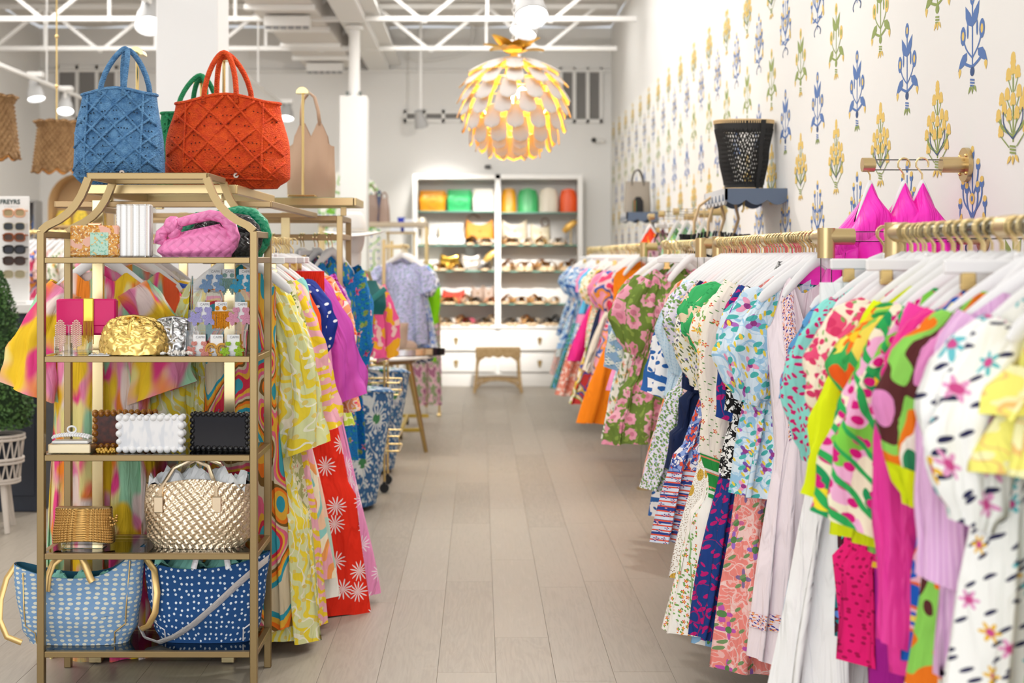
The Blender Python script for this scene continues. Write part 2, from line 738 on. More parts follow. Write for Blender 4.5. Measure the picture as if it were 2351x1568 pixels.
def motif(kind):
    P = []      # (colour, polygon)

    def ell(c, x, y, rx, ry, a=0, n=10):
        P.append((c, [(x + rx * cos(t) * cos(a) - ry * sin(t) * sin(a), y + rx * cos(t) * sin(a) + ry * sin(t) * cos(a)) for t in [2 * PI * k / n for k in range(n)]]))

    def leaf(c, x, y, l, w, a):
        pts = [(0, 0), (.25, .5), (.55, .45), (1, 0), (.55, -.35), (.25, -.4)]
        P.append((c, [(x + (p[0] * l) * cos(a) - p[1] * w * sin(a), y + p[0] * l * sin(a) + p[1] * w * cos(a)) for p in pts]))

    def stem(c, pts, w=.0035):
        for p, q in zip(pts, pts[1:]):
            dx, dy = q[0] - p[0], q[1] - p[1]
            L = math.hypot(dx, dy) or 1
            nx, ny = -dy / L * w, dx / L * w
            P.append((c, [(p[0] + nx, p[1] + ny), (p[0] - nx, p[1] - ny), (q[0] - nx, q[1] - ny), (q[0] + nx, q[1] + ny)]))

    def arc(c, x0, y0, x1, y1, bend, w=.003):
        pts = []
        for k in range(7):
            t = k / 6
            pts.append((lerp(x0, x1, t) + bend * sin(PI * t), lerp(y0, y1, t)))
        stem(c, pts, w)

    if kind in ('blue', 'green'):
        A, B_, C_ = (BL, YE, GR) if kind == 'blue' else (GR, YE, YE)
        FL = BL if kind == 'blue' else YE
        CT = YE if kind == 'blue' else GR
        stem(A, [(0, .07), (0, .30)])
        ell(FL, 0, .325, .014, .03)
        ell(CT, 0, .325, .006, .014)
        for s in (-1, 1):
            leaf(A, s * .004, .225, .085, .035, PI / 2 - s * .42)
            arc(A, 0, .12, s * .048, .2, s * .012)
            ell(FL, s * .052, .205, .015, .033)
            ell(CT, s * .052, .205, .007, .016)
            ell(A, s * .026, .215, .005, .026)
            arc(A, 0, .09, s * .05, .135, s * .02, .005)
            leaf(A, s * .03, .145, .075, .035, -PI / 2 + s * .75)
            leaf(B_, s * .07, .10, .035, .018, -PI / 2 + s * .1)
        ell(NV if kind == 'blue' else GR, 0, .075, .012, .016)
        for z in (.05, .04, .03):
            stem(A, [(-.012, z), (.012, z - .006)], .003)
        for s in (-1, 0, 1):
            leaf(C_, s * .008, .028, .03, .012, -PI / 2 + s * .5)
    elif kind == 'yellow':
        stem(GR, [(0, .07), (0, .27)])
        pts = [(0, .33), (-.022, .285), (.022, .285), (0, .30), (-.055, .215), (.055, .215), (-.028, .225), (.028, .225), (-.07, .165), (.07, .165), (-.042, .185), (.042, .185), (0, .205), (-.018, .16), (.018, .16), (-.058, .115), (.058, .115)]
        for k, (x, y) in enumerate(pts):
            ell(YE, x, y, .012, .02, 0, 8)
            ell(YE, x - .007, y - .013, .007, .01, 0, 6)
            ell(YE, x + .007, y - .013, .007, .01, 0, 6)
            stem(GR, [(x, y - .02), (x * .3, y - .06)], .002)
        for s in (-1, 1):
            arc(GR, 0, .09, s * .06, .15, s * .02, .004)
            arc(NV, 0, .08, s * .045, .17, s * .018, .002)
        for z in (.06, .05, .04):
            stem(GR, [(-.014, z), (.014, z - .006)], .003)
        for s in (-1, 0, 1):
            leaf(YE, s * .01, .03, .032, .014, -PI / 2 + s * .6)
    else:
        stem(BL, [(0, .03), (0, .30)])
        ell(BL, 0, .33, .012, .022)
        ell(YE, 0, .345, .009, .012)
        for s in (-1, 1):
            for (x, y, b_) in ((.032, .275, .008), (.052, .215, .018), (.068, .15, .026), (.03, .2, .01)):
                arc(BL, 0, y - .09, s * x, y, s * b_, .0035)
                ell(BL, s * x, y + .012, .012, .015, 0, 8)
                ell(YE, s * x, y + .026, .01, .011, 0, 8)
            ell(YE, s * .066, .105, .009, .03, s * .2, 8)
            arc(NV, 0, .05, s * .03, .0, s * .02, .003)
            leaf(BL, s * .01, .085, .05, .018, -.2 if s > 0 else PI + .2)
        ell(YE, 0, .18, .014, .02)
        ell(BL, 0, .18, .006, .01)
    return P


MOT = {k: motif(k) for k in ('blue', 'green', 'yellow', 'bluegold')}
mw = MB()
ncols = int((YB - 2.2) / .362)
for i in range(ncols):
    yc = 2.21 + .362 * i
    rows = [('blue', 2.50), ('bluegold', 1.97), ('bluegold', 3.03), ('blue', 1.44)] if (i % 2) else [('yellow', 2.24), ('green', 2.77), ('green', 1.71), ('yellow', 3.29)]
    for kind, top in rows:
        for n_, (c, poly) in enumerate(MOT[kind]):
            z0 = top - .36
            pp = [(-p[0] * 1.75, p[1]) for p in poly]
            if max(p[1] for p in pp) + z0 > TOPZ - .01:
                continue
            xo = XR - .0045 - .00002 * n_
            mw.m = c
            mw.add([(xo, yc + p[0], z0 + p[1]) for p in pp], [tuple(range(len(pp)))])
obj('wallpaper_print', mw, wp_cols, wall_r, smooth=False)

# ------------------------------------------------------------------ ceiling steelwork
def joist(Y, x0, x1):
    t = thing('roof_joist', f'white open-web steel roof joist {"nearest the chandelier" if Y < 15 else "nearest the back wall"}', 'joist', (0, Y, 0))
    zb, zt = 3.9, 4.4
    obj('bottom_chord', MB().box(((x0 + x1) / 2, 0, zb + .03), (x1 - x0, .06, .05), .004), white_paint, t, False)
    obj('top_chord', MB().box(((x0 + x1) / 2, 0, zt), (x1 - x0, .08, .05), .004), white_paint, t, False)
    x, k = x0, 0
    while x < x1 - .3:
        a, b = (zb, zt) if k % 2 == 0 else (zt, zb)
        obj('web', MB().bar((x, 0, a), (min(x + .62, x1), 0, b), .035, .035), white_paint, t, False)
        if k % 2:
            obj('web', MB().bar((x, 0, zb), (x, 0, zt), .03, .03), white_paint, t, False)
        x += .62
        k += 1
    return t


joist(14.0, XL, XR - .1)
joist(16.0, XL, XR - .1)
t = thing('steel_girder', 'white box girder running to the back wall above the pipe column', 'girder', (-1.25, 10.4, 0))
obj('girder_body', MB().box((0, 0, 4.18), (.26, 14.7, .54), .01), white_paint, t, False)
obj('flange', MB().box((.2, 0, 3.99), (.14, 14.7, .02)), white_paint, t, False)
t = thing('air_duct', 'white rectangular air duct with cross bars beside the girder', 'duct', (-1.85, 13.9, 0))
obj('duct_body', MB().box((0, 0, 4.18), (.62, 7.4, .5), .01), mat('duct_paint', (.72, .68, .64), .6), t, False)
for y in (13.2, 14.5, 15.6, 16.6):
    obj('cross_bar', MB().box((0, y - 13.9, 3.905), (.66, .06, .05), .006), lacquer, t, False)
for y in (13.75, 17.1):
    o = obj('diffuser', MB().box((0, y - 13.9, 3.86), (.44, .16, .10), .006), lacquer, t, False)
    for k in range(6):
        obj('louvre', MB().box((-.18 + .072 * k, y - 13.9 - .05, 3.80), (.055, .04, .03)), mat('louvre_grey', (.25, .25, .26), .5), o, False)
struct('trim_1', MB().tube([(XL, YB - .04, 3.91), (XR, YB - .04, 3.91)], .022, 8), white_paint, 'white conduit along the back wall')
struct('trim_2', MB().tube([at(x, y, 17.72) for x, y in ((930, 128), (960, 140), (1000, 137), (1050, 128), (1075, 118), (1085, 80), (1080, 20))], .016, 8), white_paint, 'white flexible conduit on the back wall', True)

t = thing('square_column', 'broad square white column behind the orange tote', 'column', (-1.89, 9.4, 0))
obj('shaft', MB().box((0, 0, ZC / 2), (.40, .40, ZC), .006), mat('column_white', (.86, .86, .86), .5), t, False)
t = thing('pipe_column', 'white steel pipe column in a square boxed base', 'column', (-1.25, 14.25, 0))
obj('pipe', MB().lathe([(.056, 3.1), (.056, 3.86), (.09, 3.86), (.09, 3.9)], 20), white_paint, t)
obj('casing', MB().box((0, 0, 1.595), (.27, .27, 3.19), .006), white_paint, t, False)
for s in (-1, 1):
    obj('clamp', MB().box((s * .065, -.06, 3.215), (.025, .03, .05), .004), mat('clamp_dark', (.12, .14, .13), .5), t, False)


# ------------------------------------------------------------------ vents
grey_slat = mat('grille_grey', (.38, .37, .36), .6)


def vent(px0, px1, py0, py1, cols, label):
    a, b = at(px0, py1, YB - .02), at(px1, py0, YB - .02)
    w, h = b.x - a.x, b.z - a.z
    t = thing('wall_vent', label, 'vent', (a.x, YB, a.z))
    fr = MB()
    for x in [w * k / cols for k in range(cols + 1)]:
        fr.box((x, -.02, h / 2), (.045, .04, h + .05), .004)
    for z in (0, h):
        fr.box((w / 2, -.02, z), (w + .05, .04, .05), .004)
    obj('frame', fr, white_paint, t, False)
    obj('backing', MB().box((w / 2, -.004, h / 2), (w, .006, h)), mat('vent_dark', (.16, .155, .15), .8), t, False)
    n = int(h / .036)
    sm_ = MB().box((0, 0, 0), (w / cols - .045, .018, .014), 0, Euler((.5, 0, 0)).to_matrix()).mesh('slat', grey_slat, False)
    for c in range(cols):
        for k in range(n):
            obj('slat', sm_, None, t, loc=(w * (c + .5) / cols, -.018, .018 + (h - .036) * k / max(1, n - 1)))


vent(132, 268, 155, 272, 3, 'tall louvred wall vent high on the left above the wicker lamp')
vent(1288, 1380, 160, 278, 3, 'tall louvred wall vent to the right of the petal chandelier')
vent(930, 1062, 257, 277, 3, 'low wide wall grille left of the petal chandelier')

# ------------------------------------------------------------------ track lights
lens = mat('lamp_lens', (1, 1, 1), .3, emit=(1.0, .97, .92), estr=2.6)


def head(loc, aim, label, k=1.0, spot=0, group='track spotlights', stem=.2, cone=1.5):
    t = thing('track_spotlight', label, 'spotlight', loc, group=group)
    d = (Vector(aim) - Vector(loc)).normalized()
    q = d.to_track_quat('Z', 'Y').to_matrix()

    def T(mb):
        mb.v = [tuple(q @ Vector(p)) for p in mb.v]
        return mb
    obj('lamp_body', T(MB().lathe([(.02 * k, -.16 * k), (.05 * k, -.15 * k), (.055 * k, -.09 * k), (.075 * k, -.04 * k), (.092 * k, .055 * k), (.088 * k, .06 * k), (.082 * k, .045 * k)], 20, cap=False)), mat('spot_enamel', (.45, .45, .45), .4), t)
    obj('lens', T(MB().lathe([(.0001, .046 * k), (.083 * k, .046 * k)], 20)), lens, t)
    obj('yoke', MB().bar((0, 0, 0), (0, 0, stem * k), .03, .03, .005).box((0, 0, stem * k), (.16, .10, .05), .006), lacquer, t, False)
    if spot:
        L = bpy.data.lights.new('spot_lamp', 'SPOT')
        L.energy, L.spot_size, L.spot_blend, L.shadow_soft_size = spot, cone, .8, .06
        L.color = (1, .955, .89)
        s = bpy.data.objects.new('spot_lamp', L)
        COL.objects.link(s)
        s.parent = t
        s.location = d * .08
        s.rotation_euler = d.to_track_quat('-Z', 'Y').to_euler()
    return t


def track(x, y0, y1, z, label):
    t = thing('lighting_track', label, 'track', (x, y0, z))
    obj('rail', MB().box((0, (y1 - y0) / 2, 0), (.04, y1 - y0, .035), .004), lacquer, t, False)
    n = int((y1 - y0) / 2.6) + 1
    for k in range(n):
        obj('drop_rod', MB().tube([(0, .4 + 2.2 * k, 0), (0, .4 + 2.2 * k, ZC - z)], .009, 6), lacquer, t)


track(-4.5, 10, 16.9, 3.39, 'long white lighting track above the wicker lamps')
track(-2.33, 8, 17.1, 3.39, 'white lighting track passing behind the square column')
track(.34, 6, 14.2, 3.42, 'white lighting track over the chandelier')
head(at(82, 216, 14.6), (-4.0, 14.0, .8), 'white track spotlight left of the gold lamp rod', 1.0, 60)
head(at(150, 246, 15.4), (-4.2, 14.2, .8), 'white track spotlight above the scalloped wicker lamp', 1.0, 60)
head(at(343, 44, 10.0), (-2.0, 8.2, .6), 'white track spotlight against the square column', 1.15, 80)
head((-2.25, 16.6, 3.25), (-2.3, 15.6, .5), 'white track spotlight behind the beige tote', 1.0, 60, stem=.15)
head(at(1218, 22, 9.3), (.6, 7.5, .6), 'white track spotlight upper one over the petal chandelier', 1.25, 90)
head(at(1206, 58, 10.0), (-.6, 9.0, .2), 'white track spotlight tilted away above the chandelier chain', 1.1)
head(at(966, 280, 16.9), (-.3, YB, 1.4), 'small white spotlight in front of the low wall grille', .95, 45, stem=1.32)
# heads on the same tracks nearer than the frame shows: they wash the wallpaper and the back wall
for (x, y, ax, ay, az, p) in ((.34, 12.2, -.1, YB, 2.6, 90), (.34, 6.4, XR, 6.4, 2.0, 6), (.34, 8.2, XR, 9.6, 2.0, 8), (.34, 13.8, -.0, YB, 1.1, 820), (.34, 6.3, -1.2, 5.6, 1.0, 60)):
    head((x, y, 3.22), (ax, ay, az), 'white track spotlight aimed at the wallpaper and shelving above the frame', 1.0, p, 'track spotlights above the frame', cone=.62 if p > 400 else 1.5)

# ------------------------------------------------------------------ petal chandelier
def translucent(name, col, tcol, f=.4):
    m = bpy.data.materials.new(name)
    m.use_nodes = True
    nt = m.node_tree
    b = nt.nodes['Principled BSDF']
    b.inputs['Base Color'].default_value = (*hexc(col), 1)
    b.inputs['Roughness'].default_value = .45
    tr = nt.nodes.new('ShaderNodeBsdfTranslucent')
    tr.inputs[0].default_value = (*hexc(tcol), 1)
    mx = nt.nodes.new('ShaderNodeMixShader')
    mx.inputs[0].default_value = f
    nt.links.new(b.outputs[0], mx.inputs[1])
    nt.links.new(tr.outputs[0], mx.inputs[2])
    nt.links.new(mx.outputs[0], nt.nodes['Material Output'].inputs[0])
    return m


petal_white = translucent('petal_white', (.82, .82, .82), (1, .86, .62), .40)
petal_gold = mat('petal_gold', (.85, .50, .07), .3, .55)
CH = Vector((.257, 10.5, 0))
ch = thing('petal_chandelier', 'globe chandelier of overlapping white petals with gold backs', 'chandelier', CH)


def petal_mesh(L, w, curl):
    mb = MB()

    def f(off):
        def g_(u, v):
            a = (u - .5) * 2
            ww = w * (.74 + .26 * sin(min(v * 1.25, 1) * PI / 2)) * (math.sqrt(max(0, 1 - ((v - .68) / .32) ** 2)) if v > .68 else 1)
            return Vector((a * ww / 2, -off - curl * v * v * .3 + .05 * w * a * a, -v * L))
        return g_
    mb.m = 0
    mb.grid(f(.0), 6, 10)
    mb.m = 1
    mb.grid(f(-.0022), 6, 10, flip=True)
    return mb.mesh('petal', [petal_white, petal_gold], 'all')


pms = [petal_mesh(.19, .130, -.10), petal_mesh(.185, .128, -.06), petal_mesh(.165, .115, .03)]
for k, (z, r, tilt, n, pm_) in enumerate(((3.06, .08, 82, 8, 0), (3.03, .18, 74, 10, 0), (2.965, .26, 60, 12, 0), (2.88, .315, 45, 13, 0), (2.785, .345, 32, 14, 1), (2.69, .345, 22, 14, 1), (2.60, .315, 13, 13, 1), (2.53, .26, 7, 11, 2), (2.485, .19, 0, 9, 2), (2.47, .10, -4, 6, 2))):
    for i in range(n):
        a = 2 * PI * (i + .5 * (k % 2)) / n
        o = obj('petal', pms[pm_], None, ch)
        o.location = (r * cos(a), r * sin(a), z)
        o.rotation_euler = (Matrix.Rotation(a + PI / 2, 3, 'Z') @ Matrix.Rotation(math.radians(-tilt), 3, 'X')).to_euler()
crown = MB()


def crown_f(u, v):
    a = (u - .5) * 2
    ww = .14 * sin(PI * min(1, .25 + v * .75)) + .02
    return Vector((a * ww / 2, -v * .21, .02 + .05 * v - .05 * v * v + .01 * a * a))


crown.grid(crown_f, 5, 8)
crown.grid(lambda u, v: crown_f(u, v) - Vector((0, 0, .003)), 5, 8, flip=True)
cm = crown.mesh('crown_leaf', petal_gold, 'all')
for i in range(9):
    a = 2 * PI * i / 9 + .3
    o = obj('crown_leaf', cm, None, ch, loc=(.03 * cos(a), .03 * sin(a), 3.075 + .015 * (i % 2)))
    o.rotation_euler = (Matrix.Rotation(a + PI / 2, 3, 'Z') @ Matrix.Rotation(-.12 - .38 * (i % 3) / 2, 3, 'X')).to_euler()
fr = MB()
for z, r in ((3.05, .11), (2.96, .25), (2.83, .33), (2.67, .33), (2.50, .22)):
    fr.tube([(r * cos(2 * PI * i / 24), r * sin(2 * PI * i / 24), z) for i in range(24)], .005, 5, closed=True)
for i in range(8):
    a = 2 * PI * i / 8
    fr.tube([(r * cos(a), r * sin(a), z) for z, r in ((3.05, .11), (2.96, .25), (2.83, .33), (2.67, .33), (2.50, .22), (2.45, .1))], .005, 5)
obj('wire_frame', fr, brass, ch)
obj('socket', MB().lathe([(.015, 3.12), (.03, 3.1), (.03, 2.95), (.02, 2.9)], 12), brass, ch)
for k in range(3):
    a = 2 * PI * k / 3
    obj('bulb', MB().ball((.06 * cos(a), .06 * sin(a), 2.80), .035, 12, 8, (1, 1, 1.3)), mat('bulb_glow', (1, .9, .7), .3, emit=(1, .82, .5), estr=14), ch)
L = bpy.data.lights.new('chandelier_bulb', 'POINT')
L.energy, L.color, L.shadow_soft_size = 46, (1, .74, .40), .09
lo = bpy.data.objects.new('chandelier_bulb', L)
COL.objects.link(lo)
lo.parent = ch
lo.location = (0, 0, 2.72)
lk = MB().tube([(.011 * cos(t), 0, .019 * sin(t)) for t in [2 * PI * i / 10 for i in range(10)]], .0035, 5, closed=True).mesh('chain_link', lacquer)
for i in range(38):
    o = obj('chain_link', lk, None, ch, loc=(0, 0, 3.14 + i * .034))
    o.rotation_euler = (0, 0, PI / 2 * (i % 2))

# ------------------------------------------------------------------ wicker lamps
wick = mat('seagrass', (.22, .115, .042), .8, var=(14, (.33, .19, .08)), bump=('noise', 60, .5))


def wicker_lamp(px, pyt, pyb, hw_px, D, label):
    c = at(px, pyt, D)
    ht = (pyb - pyt) * D / F
    rb = hw_px * D / F
    rt = rb * .74
    t = thing('wicker_pendant_lamp', label, 'lamp', (c.x, c.y, c.z - ht))
    mb = MB()
    nv, nu = 44, 96

    def f(u, v, off=0):
        a = 2 * PI * u
        row = int(v * 15)
        r = lerp(rb, rt, v) + (.16 * rb * sm(.86, 1, v)) + off
        r += .011 * sin(u * 2 * PI * 24 + PI * row) * abs(sin(v * 15 * PI)) if not off else 0
        z = v * ht
        if v < .15:
            z += (.15 - v) / .15 * .03 * (abs(sin(a * 5)) - .5) * -1.4
        if v > .85:
            z += (v - .85) / .15 * .012 * abs(sin(a * 5))
        return Vector((r * cos(a), r * sin(a), z))
    mb.grid(lambda u, v: f(u, v), nu, nv)
    mb.grid(lambda u, v: f(u, v, -.012), 48, 12, flip=True)
    obj('woven_shade', mb, wick, t, 'all')
    mr = MB()
    for v in (0.02, .97):
        obj('braided_rim', MB().tube([f(i / 60, v) for i in range(60)], .008, 6, closed=True), wick, t)
    obj('bulb', MB().ball((0, 0, ht * .42), .05, 12, 8, (1, 1, 1.25)), mat('warm_bulb', (1, .8, .5), .3, emit=(1, .68, .25), estr=14), t)
    L = bpy.data.lights.new('wicker_bulb', 'POINT')
    L.energy, L.color, L.shadow_soft_size = 9, (1, .66, .28), .05
    o = bpy.data.objects.new('wicker_bulb', L)
    COL.objects.link(o)
    o.parent = t
    o.location = (0, 0, ht * .42)
    rod = MB().tube([(0, 0, ht * .5), (0, 0, ZC - (c.z - ht))], .006, 8)
    for z in (.25, .6, 1.1):
        rod.ball((0, 0, ht + z), .014, 8, 6)
    obj('hanging_rod', rod, brass, t)


wicker_lamp(130, 280, 392, 53, 10.0, 'scalloped wicker pendant lamp beside the blue crochet tote')
wicker_lamp(-18, 222, 360, 60, 9.2, 'scalloped wicker pendant lamp cut off by the left edge')
# ================================================================== bag builders
def weave_mat(name, col, scale, rough=.4, metal=0.0, strength=.6, col2=None):
    if name in MATS:
        return MATS[name]
    m = mat(name, col, rough, metal)
    nt = m.node_tree
    g = NT(nt)
    b = nt.nodes['Principled BSDF']
    vr = g.n('VectorRotate', rotation_type='Z_AXIS')
    g.set(vr.inputs['Vector'], g.n('UVMap').outputs[0])
    vr.inputs['Angle'].default_value = PI / 4
    ch = g.n('TexChecker')
    ch.inputs['Scale'].default_value = scale
    g.set(ch.inputs['Vector'], vr.outputs[0])
    sp = g.n('SeparateXYZ')
    g.set(sp.inputs[0], g.vmath('MULTIPLY', vr.outputs[0], (scale * PI, scale * PI, 1)))
    sx = g.math('ABSOLUTE', g.math('SINE', sp.outputs[0]))
    sy = g.math('ABSOLUTE', g.math('SINE', sp.outputs[1]))
    hgt = g.math('ADD', g.math('MULTIPLY', ch.outputs['Fac'], sx), g.math('MULTIPLY', g.math('SUBTRACT', 1.0, ch.outputs['Fac']), sy))
    bp = g.n('Bump')
    bp.inputs['Strength'].default_value = strength
    bp.inputs['Distance'].default_value = .004
    g.set(bp.inputs['Height'], hgt)
    g.set(b.inputs['Normal'], bp.outputs[0])
    return m


def crochet_mat(name, c1, c2):
    m = mat(name, c1, .8, var=(40, c2))
    nt = m.node_tree
    g = NT(nt)
    vo = g.n('TexVoronoi')
    vo.inputs['Scale'].default_value = 1
    g.set(vo.inputs['Vector'], g.vmath('MULTIPLY', g.n('TexCoord').outputs['Object'], (140, 140, 210)))
    bp = g.n('Bump')
    bp.inputs['Strength'].default_value = .8
    bp.inputs['Distance'].default_value = .006
    g.set(bp.inputs['Height'], g.math('SUBTRACT', 1.0, vo.outputs['Distance']))
    g.set(nt.nodes['Principled BSDF'].inputs['Normal'], bp.outputs[0])
    return m


def bag_surf(h, W, Dp, top=None, p=2.6, wob=0.0, seed=0):
    """returns fn(x_frac 0..1 around, v) and front(x,z)"""
    def ring(t, v):
        w, d = piece(v, W), piece(v, Dp)
        c, s = cos(t), sin(t)
        x = w * math.copysign(abs(c) ** (2 / p), c)
        y = d * math.copysign(abs(s) ** (2 / p), s)
        z = v * (h + (top(x) if top else 0))
        if wob:
            k = wob * v * (1.2 - v)
            y += k * sin(x * 31 + seed + v * 5) + k * .6 * sin(x * 13 - v * 9 + seed)
            x += k * .5 * sin(y * 40 + v * 7)
        return Vector((x, y, z))

    def front(x, v):
        w, d = piece(v, W), piece(v, Dp)
        q = max(0, 1 - abs(x / w) ** p) ** (1 / p)
        return Vector((x, -d * q, v * (h + (top(x) if top else 0))))
    return ring, front


def bag_mb(ring, nu=48, nv=18, disp=None, inner=True, th=.008):
    mb = MB()

    # arc-length table so prints and weaves stay even around the bag
    N = 240
    tt = [2 * PI * k / N + PI / 2 for k in range(N + 1)]
    q = [ring(a, .55) for a in tt]
    cum = [0.0]
    for k in range(N):
        cum.append(cum[-1] + (q[k + 1] - q[k]).length)
    per = cum[-1]

    def tu(u):
        x, lo, hi = u * per, 0, N
        while hi - lo > 1:
            m_ = (lo + hi) // 2
            if cum[m_] <= x:
                lo = m_
            else:
                hi = m_
        return lerp(tt[lo], tt[hi], (x - cum[lo]) / max(1e-9, cum[hi] - cum[lo]))
    T = [tu(i / nu) for i in range(nu + 1)]

    def f2(u, v):
        p = ring(T[int(round(u * nu))], v)
        if disp:
            nrm = Vector((p.x * .6, p.y * 2.2, 0)).normalized()
            p = p + nrm * disp(u, v)
        return p, (u * per, p.z)
    mb.grid(f2, nu, nv)
    # bottom
    mb.add([ring(2 * PI * k / 24, 0) for k in range(24)], [tuple(range(24))[::-1]])
    if inner:
        mb.m = 1

        def f3(u, v):
            p = ring(2 * PI * u + PI / 2, 1 - v * .6)
            c = Vector((0, 0, p.z))
            return c + (p - c) * .965, (u, v)
        mb.grid(f3, nu, 6)
        mb.add([ring(2 * PI * k / 24, .4) * 1 for k in range(24)], [tuple(range(24))])
        mb.m = 0
    return mb


def arch(x0, x1, y, z0, z1, n=14, power=2.0):
    """handle path"""
    pts = []
    for k in range(n + 1):
        t = k / n
        a = PI * t
        xm = (x0 + x1) / 2
        pts.append((xm - (x1 - x0) / 2 * cos(a), y, z0 + (z1 - z0) * sin(a) ** (2 / power)))
    return pts


# ================================================================== etagere
ED = 5.18
EX, EY = -1.21, ED + .183


def ex(px):
    return (px - VX) * ED / F - EX


def ez(py):
    return H - (py - VY) * ED / F


et = thing('etagere', 'tall champagne metal etagere with pagoda top and five glass shelves', 'shelf', (EX, EY, 0))
SH = [1.583, 1.222, .862, .503, .146]
PX, PY_ = .388, .170
cpath = [(76.5, 519), (100, 511), (125, 499), (146, 484), (163, 466), (177, 444), (187, 421), (194, 402)]
for sy in (-1, 1):
    for sx in (-1, 1):
        obj('post', MB().box((sx * PX, sy * PY_, .845), (.027, .027, 1.69), .002), champ, et, False)
        pts = [(-sx * (ex(x) + .012) if False else sx * (-ex(x) - .012), sy * PY_, ez(y) - .01) for x, y in cpath]
        pts[0] = (sx * PX, sy * PY_, 1.69)
        obj('curved_brace', MB().tube(pts, .019, 4, ph=PI / 4, up=(0, 1, 0)), champ, et, False)
    obj('top_rail', MB().box((0, sy * PY_, ez(404)), (.436, .027, .024), .002), champ, et, False)
for sx in (-1, 1):
    obj('top_rail', MB().box((sx * .212, 0, ez(404)), (.024, 2 * PY_, .024), .002), champ, et, False)
    obj('side_rail', MB().box((sx * PX, 0, 1.678), (.024, 2 * PY_, .024), .002), champ, et, False)
for z in SH:
    s = MB()
    for sy in (-1, 1):
        s.box((0, sy * PY_, z), (2 * PX - .027, .024, .022), .002)
    for sx in (-1, 1):
        s.box((sx * PX, 0, z), (.024, 2 * PY_ - .027, .022), .002)
    fr_ = obj('shelf_frame', s, champ, et, False)
    obj('glass_shelf', MB().box((0, 0, z + .008), (2 * PX - .02, 2 * PY_ - .02, .006)), glass, fr_, False)
SZ = [z + .012 for z in SH]


def on(px, row, D=5.3):
    p = at(px, VY, D)
    return Vector((p.x, D, SZ[row]))


def wpx(n, D=5.3):
    return n * D / F


# ---- top shelf
flake = fab('amber_flake_resin', '#e8a33c', [('blob', 60, .55, '#c47a22'), ('blob', 90, .60, '#f6dfae'), ('blob', 14, .62, '#f2b8a0')], .15)
mint = fab('mint_flake_resin', '#bfe3cf', [('blob', 70, .58, '#8fc7b0'), ('blob', 50, .64, '#e6c070')], .15)
t = thing('box_clutch', 'amber flecked resin box clutch with mint square', 'clutch', on(221, 0, 5.29))
w, h_ = wpx(112), .117
obj('case', MB().box((0, 0, h_ / 2), (w, .05, h_), .006), flake, t)
obj('inlay', MB().box((w * .10, -.026, h_ * .42), (w * .37, .004, h_ * .72), .001), mint, t)
obj('clasp', MB().box((-.005, 0, h_ + .004), (.05, .02, .012), .004), mat('rose_clasp', (.8, .5, .3), .3, .7), t)
silver = fab('silver_stripe_leather', '#d7d5d2', [('stripe', 0, .023, .25, '#b2aca6', .0), ('stripe', 0, .041, .18, '#f2f2f2', .0), ('stripe', 0, .057, .14, '#c9bdb0', 0), ('dots', 260, .2, '#ffffff')], .3, .25)
t = thing('box_clutch', 'upright silver striped glitter clutch between the resin clutch and the pink bag', 'clutch', on(309, 0, 5.3))
obj('case', MB().box((0, 0, .098), (wpx(80), .045, .196), .005), silver, t)
obj('seam_frame', MB().box((wpx(28), -.001, .098), (.004, .048, .198), .001), steel, t)


def knot_bag(loc, m, label, s=1.0):
    t = thing('knotted_shoulder_bag', label, 'bag', loc)
    Wp = [(0, .128 * s), (.3, .150 * s), (.7, .128 * s), (1, .085 * s)]
    Dp = [(0, .03), (.2, .05), (.7, .042), (1, .006)]
    ring, fr2 = bag_surf(.105 * s, Wp, Dp, lambda x: .022 * x / .1, 2.3, .006)
    obj('pouch', bag_mb(ring, 40, 16, inner=False), m, t, 'all')
    hp = [(-.135, 0, .05), (-.128, -.005, .085), (-.10, -.01, .112), (-.06, -.008, .128), (-.01, 0, .142), (.05, 0, .155), (.095, 0, .147), (.125, 0, .115), (.135, 0, .075), (.128, 0, .04)]
    obj('strap', MB().tube([Vector(p) * s for p in hp], [r * s for r in (.026, .024, .018, .018, .019, .02, .022, .024, .026, .024)], 14, flat=1.0), m, t, 'all')
    kn = MB().tube([Vector((-.085 + .016 * cos(a), -.012 + .012 * sin(2 * a), .108 + .026 * sin(a))) * s for a in [2 * PI * i / 14 for i in range(14)]], .019 * s, 10, closed=True)
    kn.ball(Vector((-.088, -.022, .113)) * s, .027 * s, 12, 8, (1, .9, 1.15))
    obj('knot', kn, m, t, 'all')
    return t


knot_bag(on(452, 0, 5.27), weave_mat('pink_weave', (.88, .24, .52), 40, .35, strength=.9), 'bubblegum pink woven knotted bag lying at the front of the top shelf', 1.0)
b_ = knot_bag(on(512, 0, 5.37), weave_mat('black_weave', (.012, .012, .013), 62, .3, strength=.6), 'black woven knotted bag tucked behind the pink one', .95)
b_.rotation_euler = (0, 0, .35)
b_ = knot_bag(on(515, 0, 5.45), weave_mat('green_weave', (.0, .26, .12), 62, .35, strength=.5), 'green woven knotted bag at the back behind the black one', 1.13)
b_.rotation_euler = (0, 0, .25)

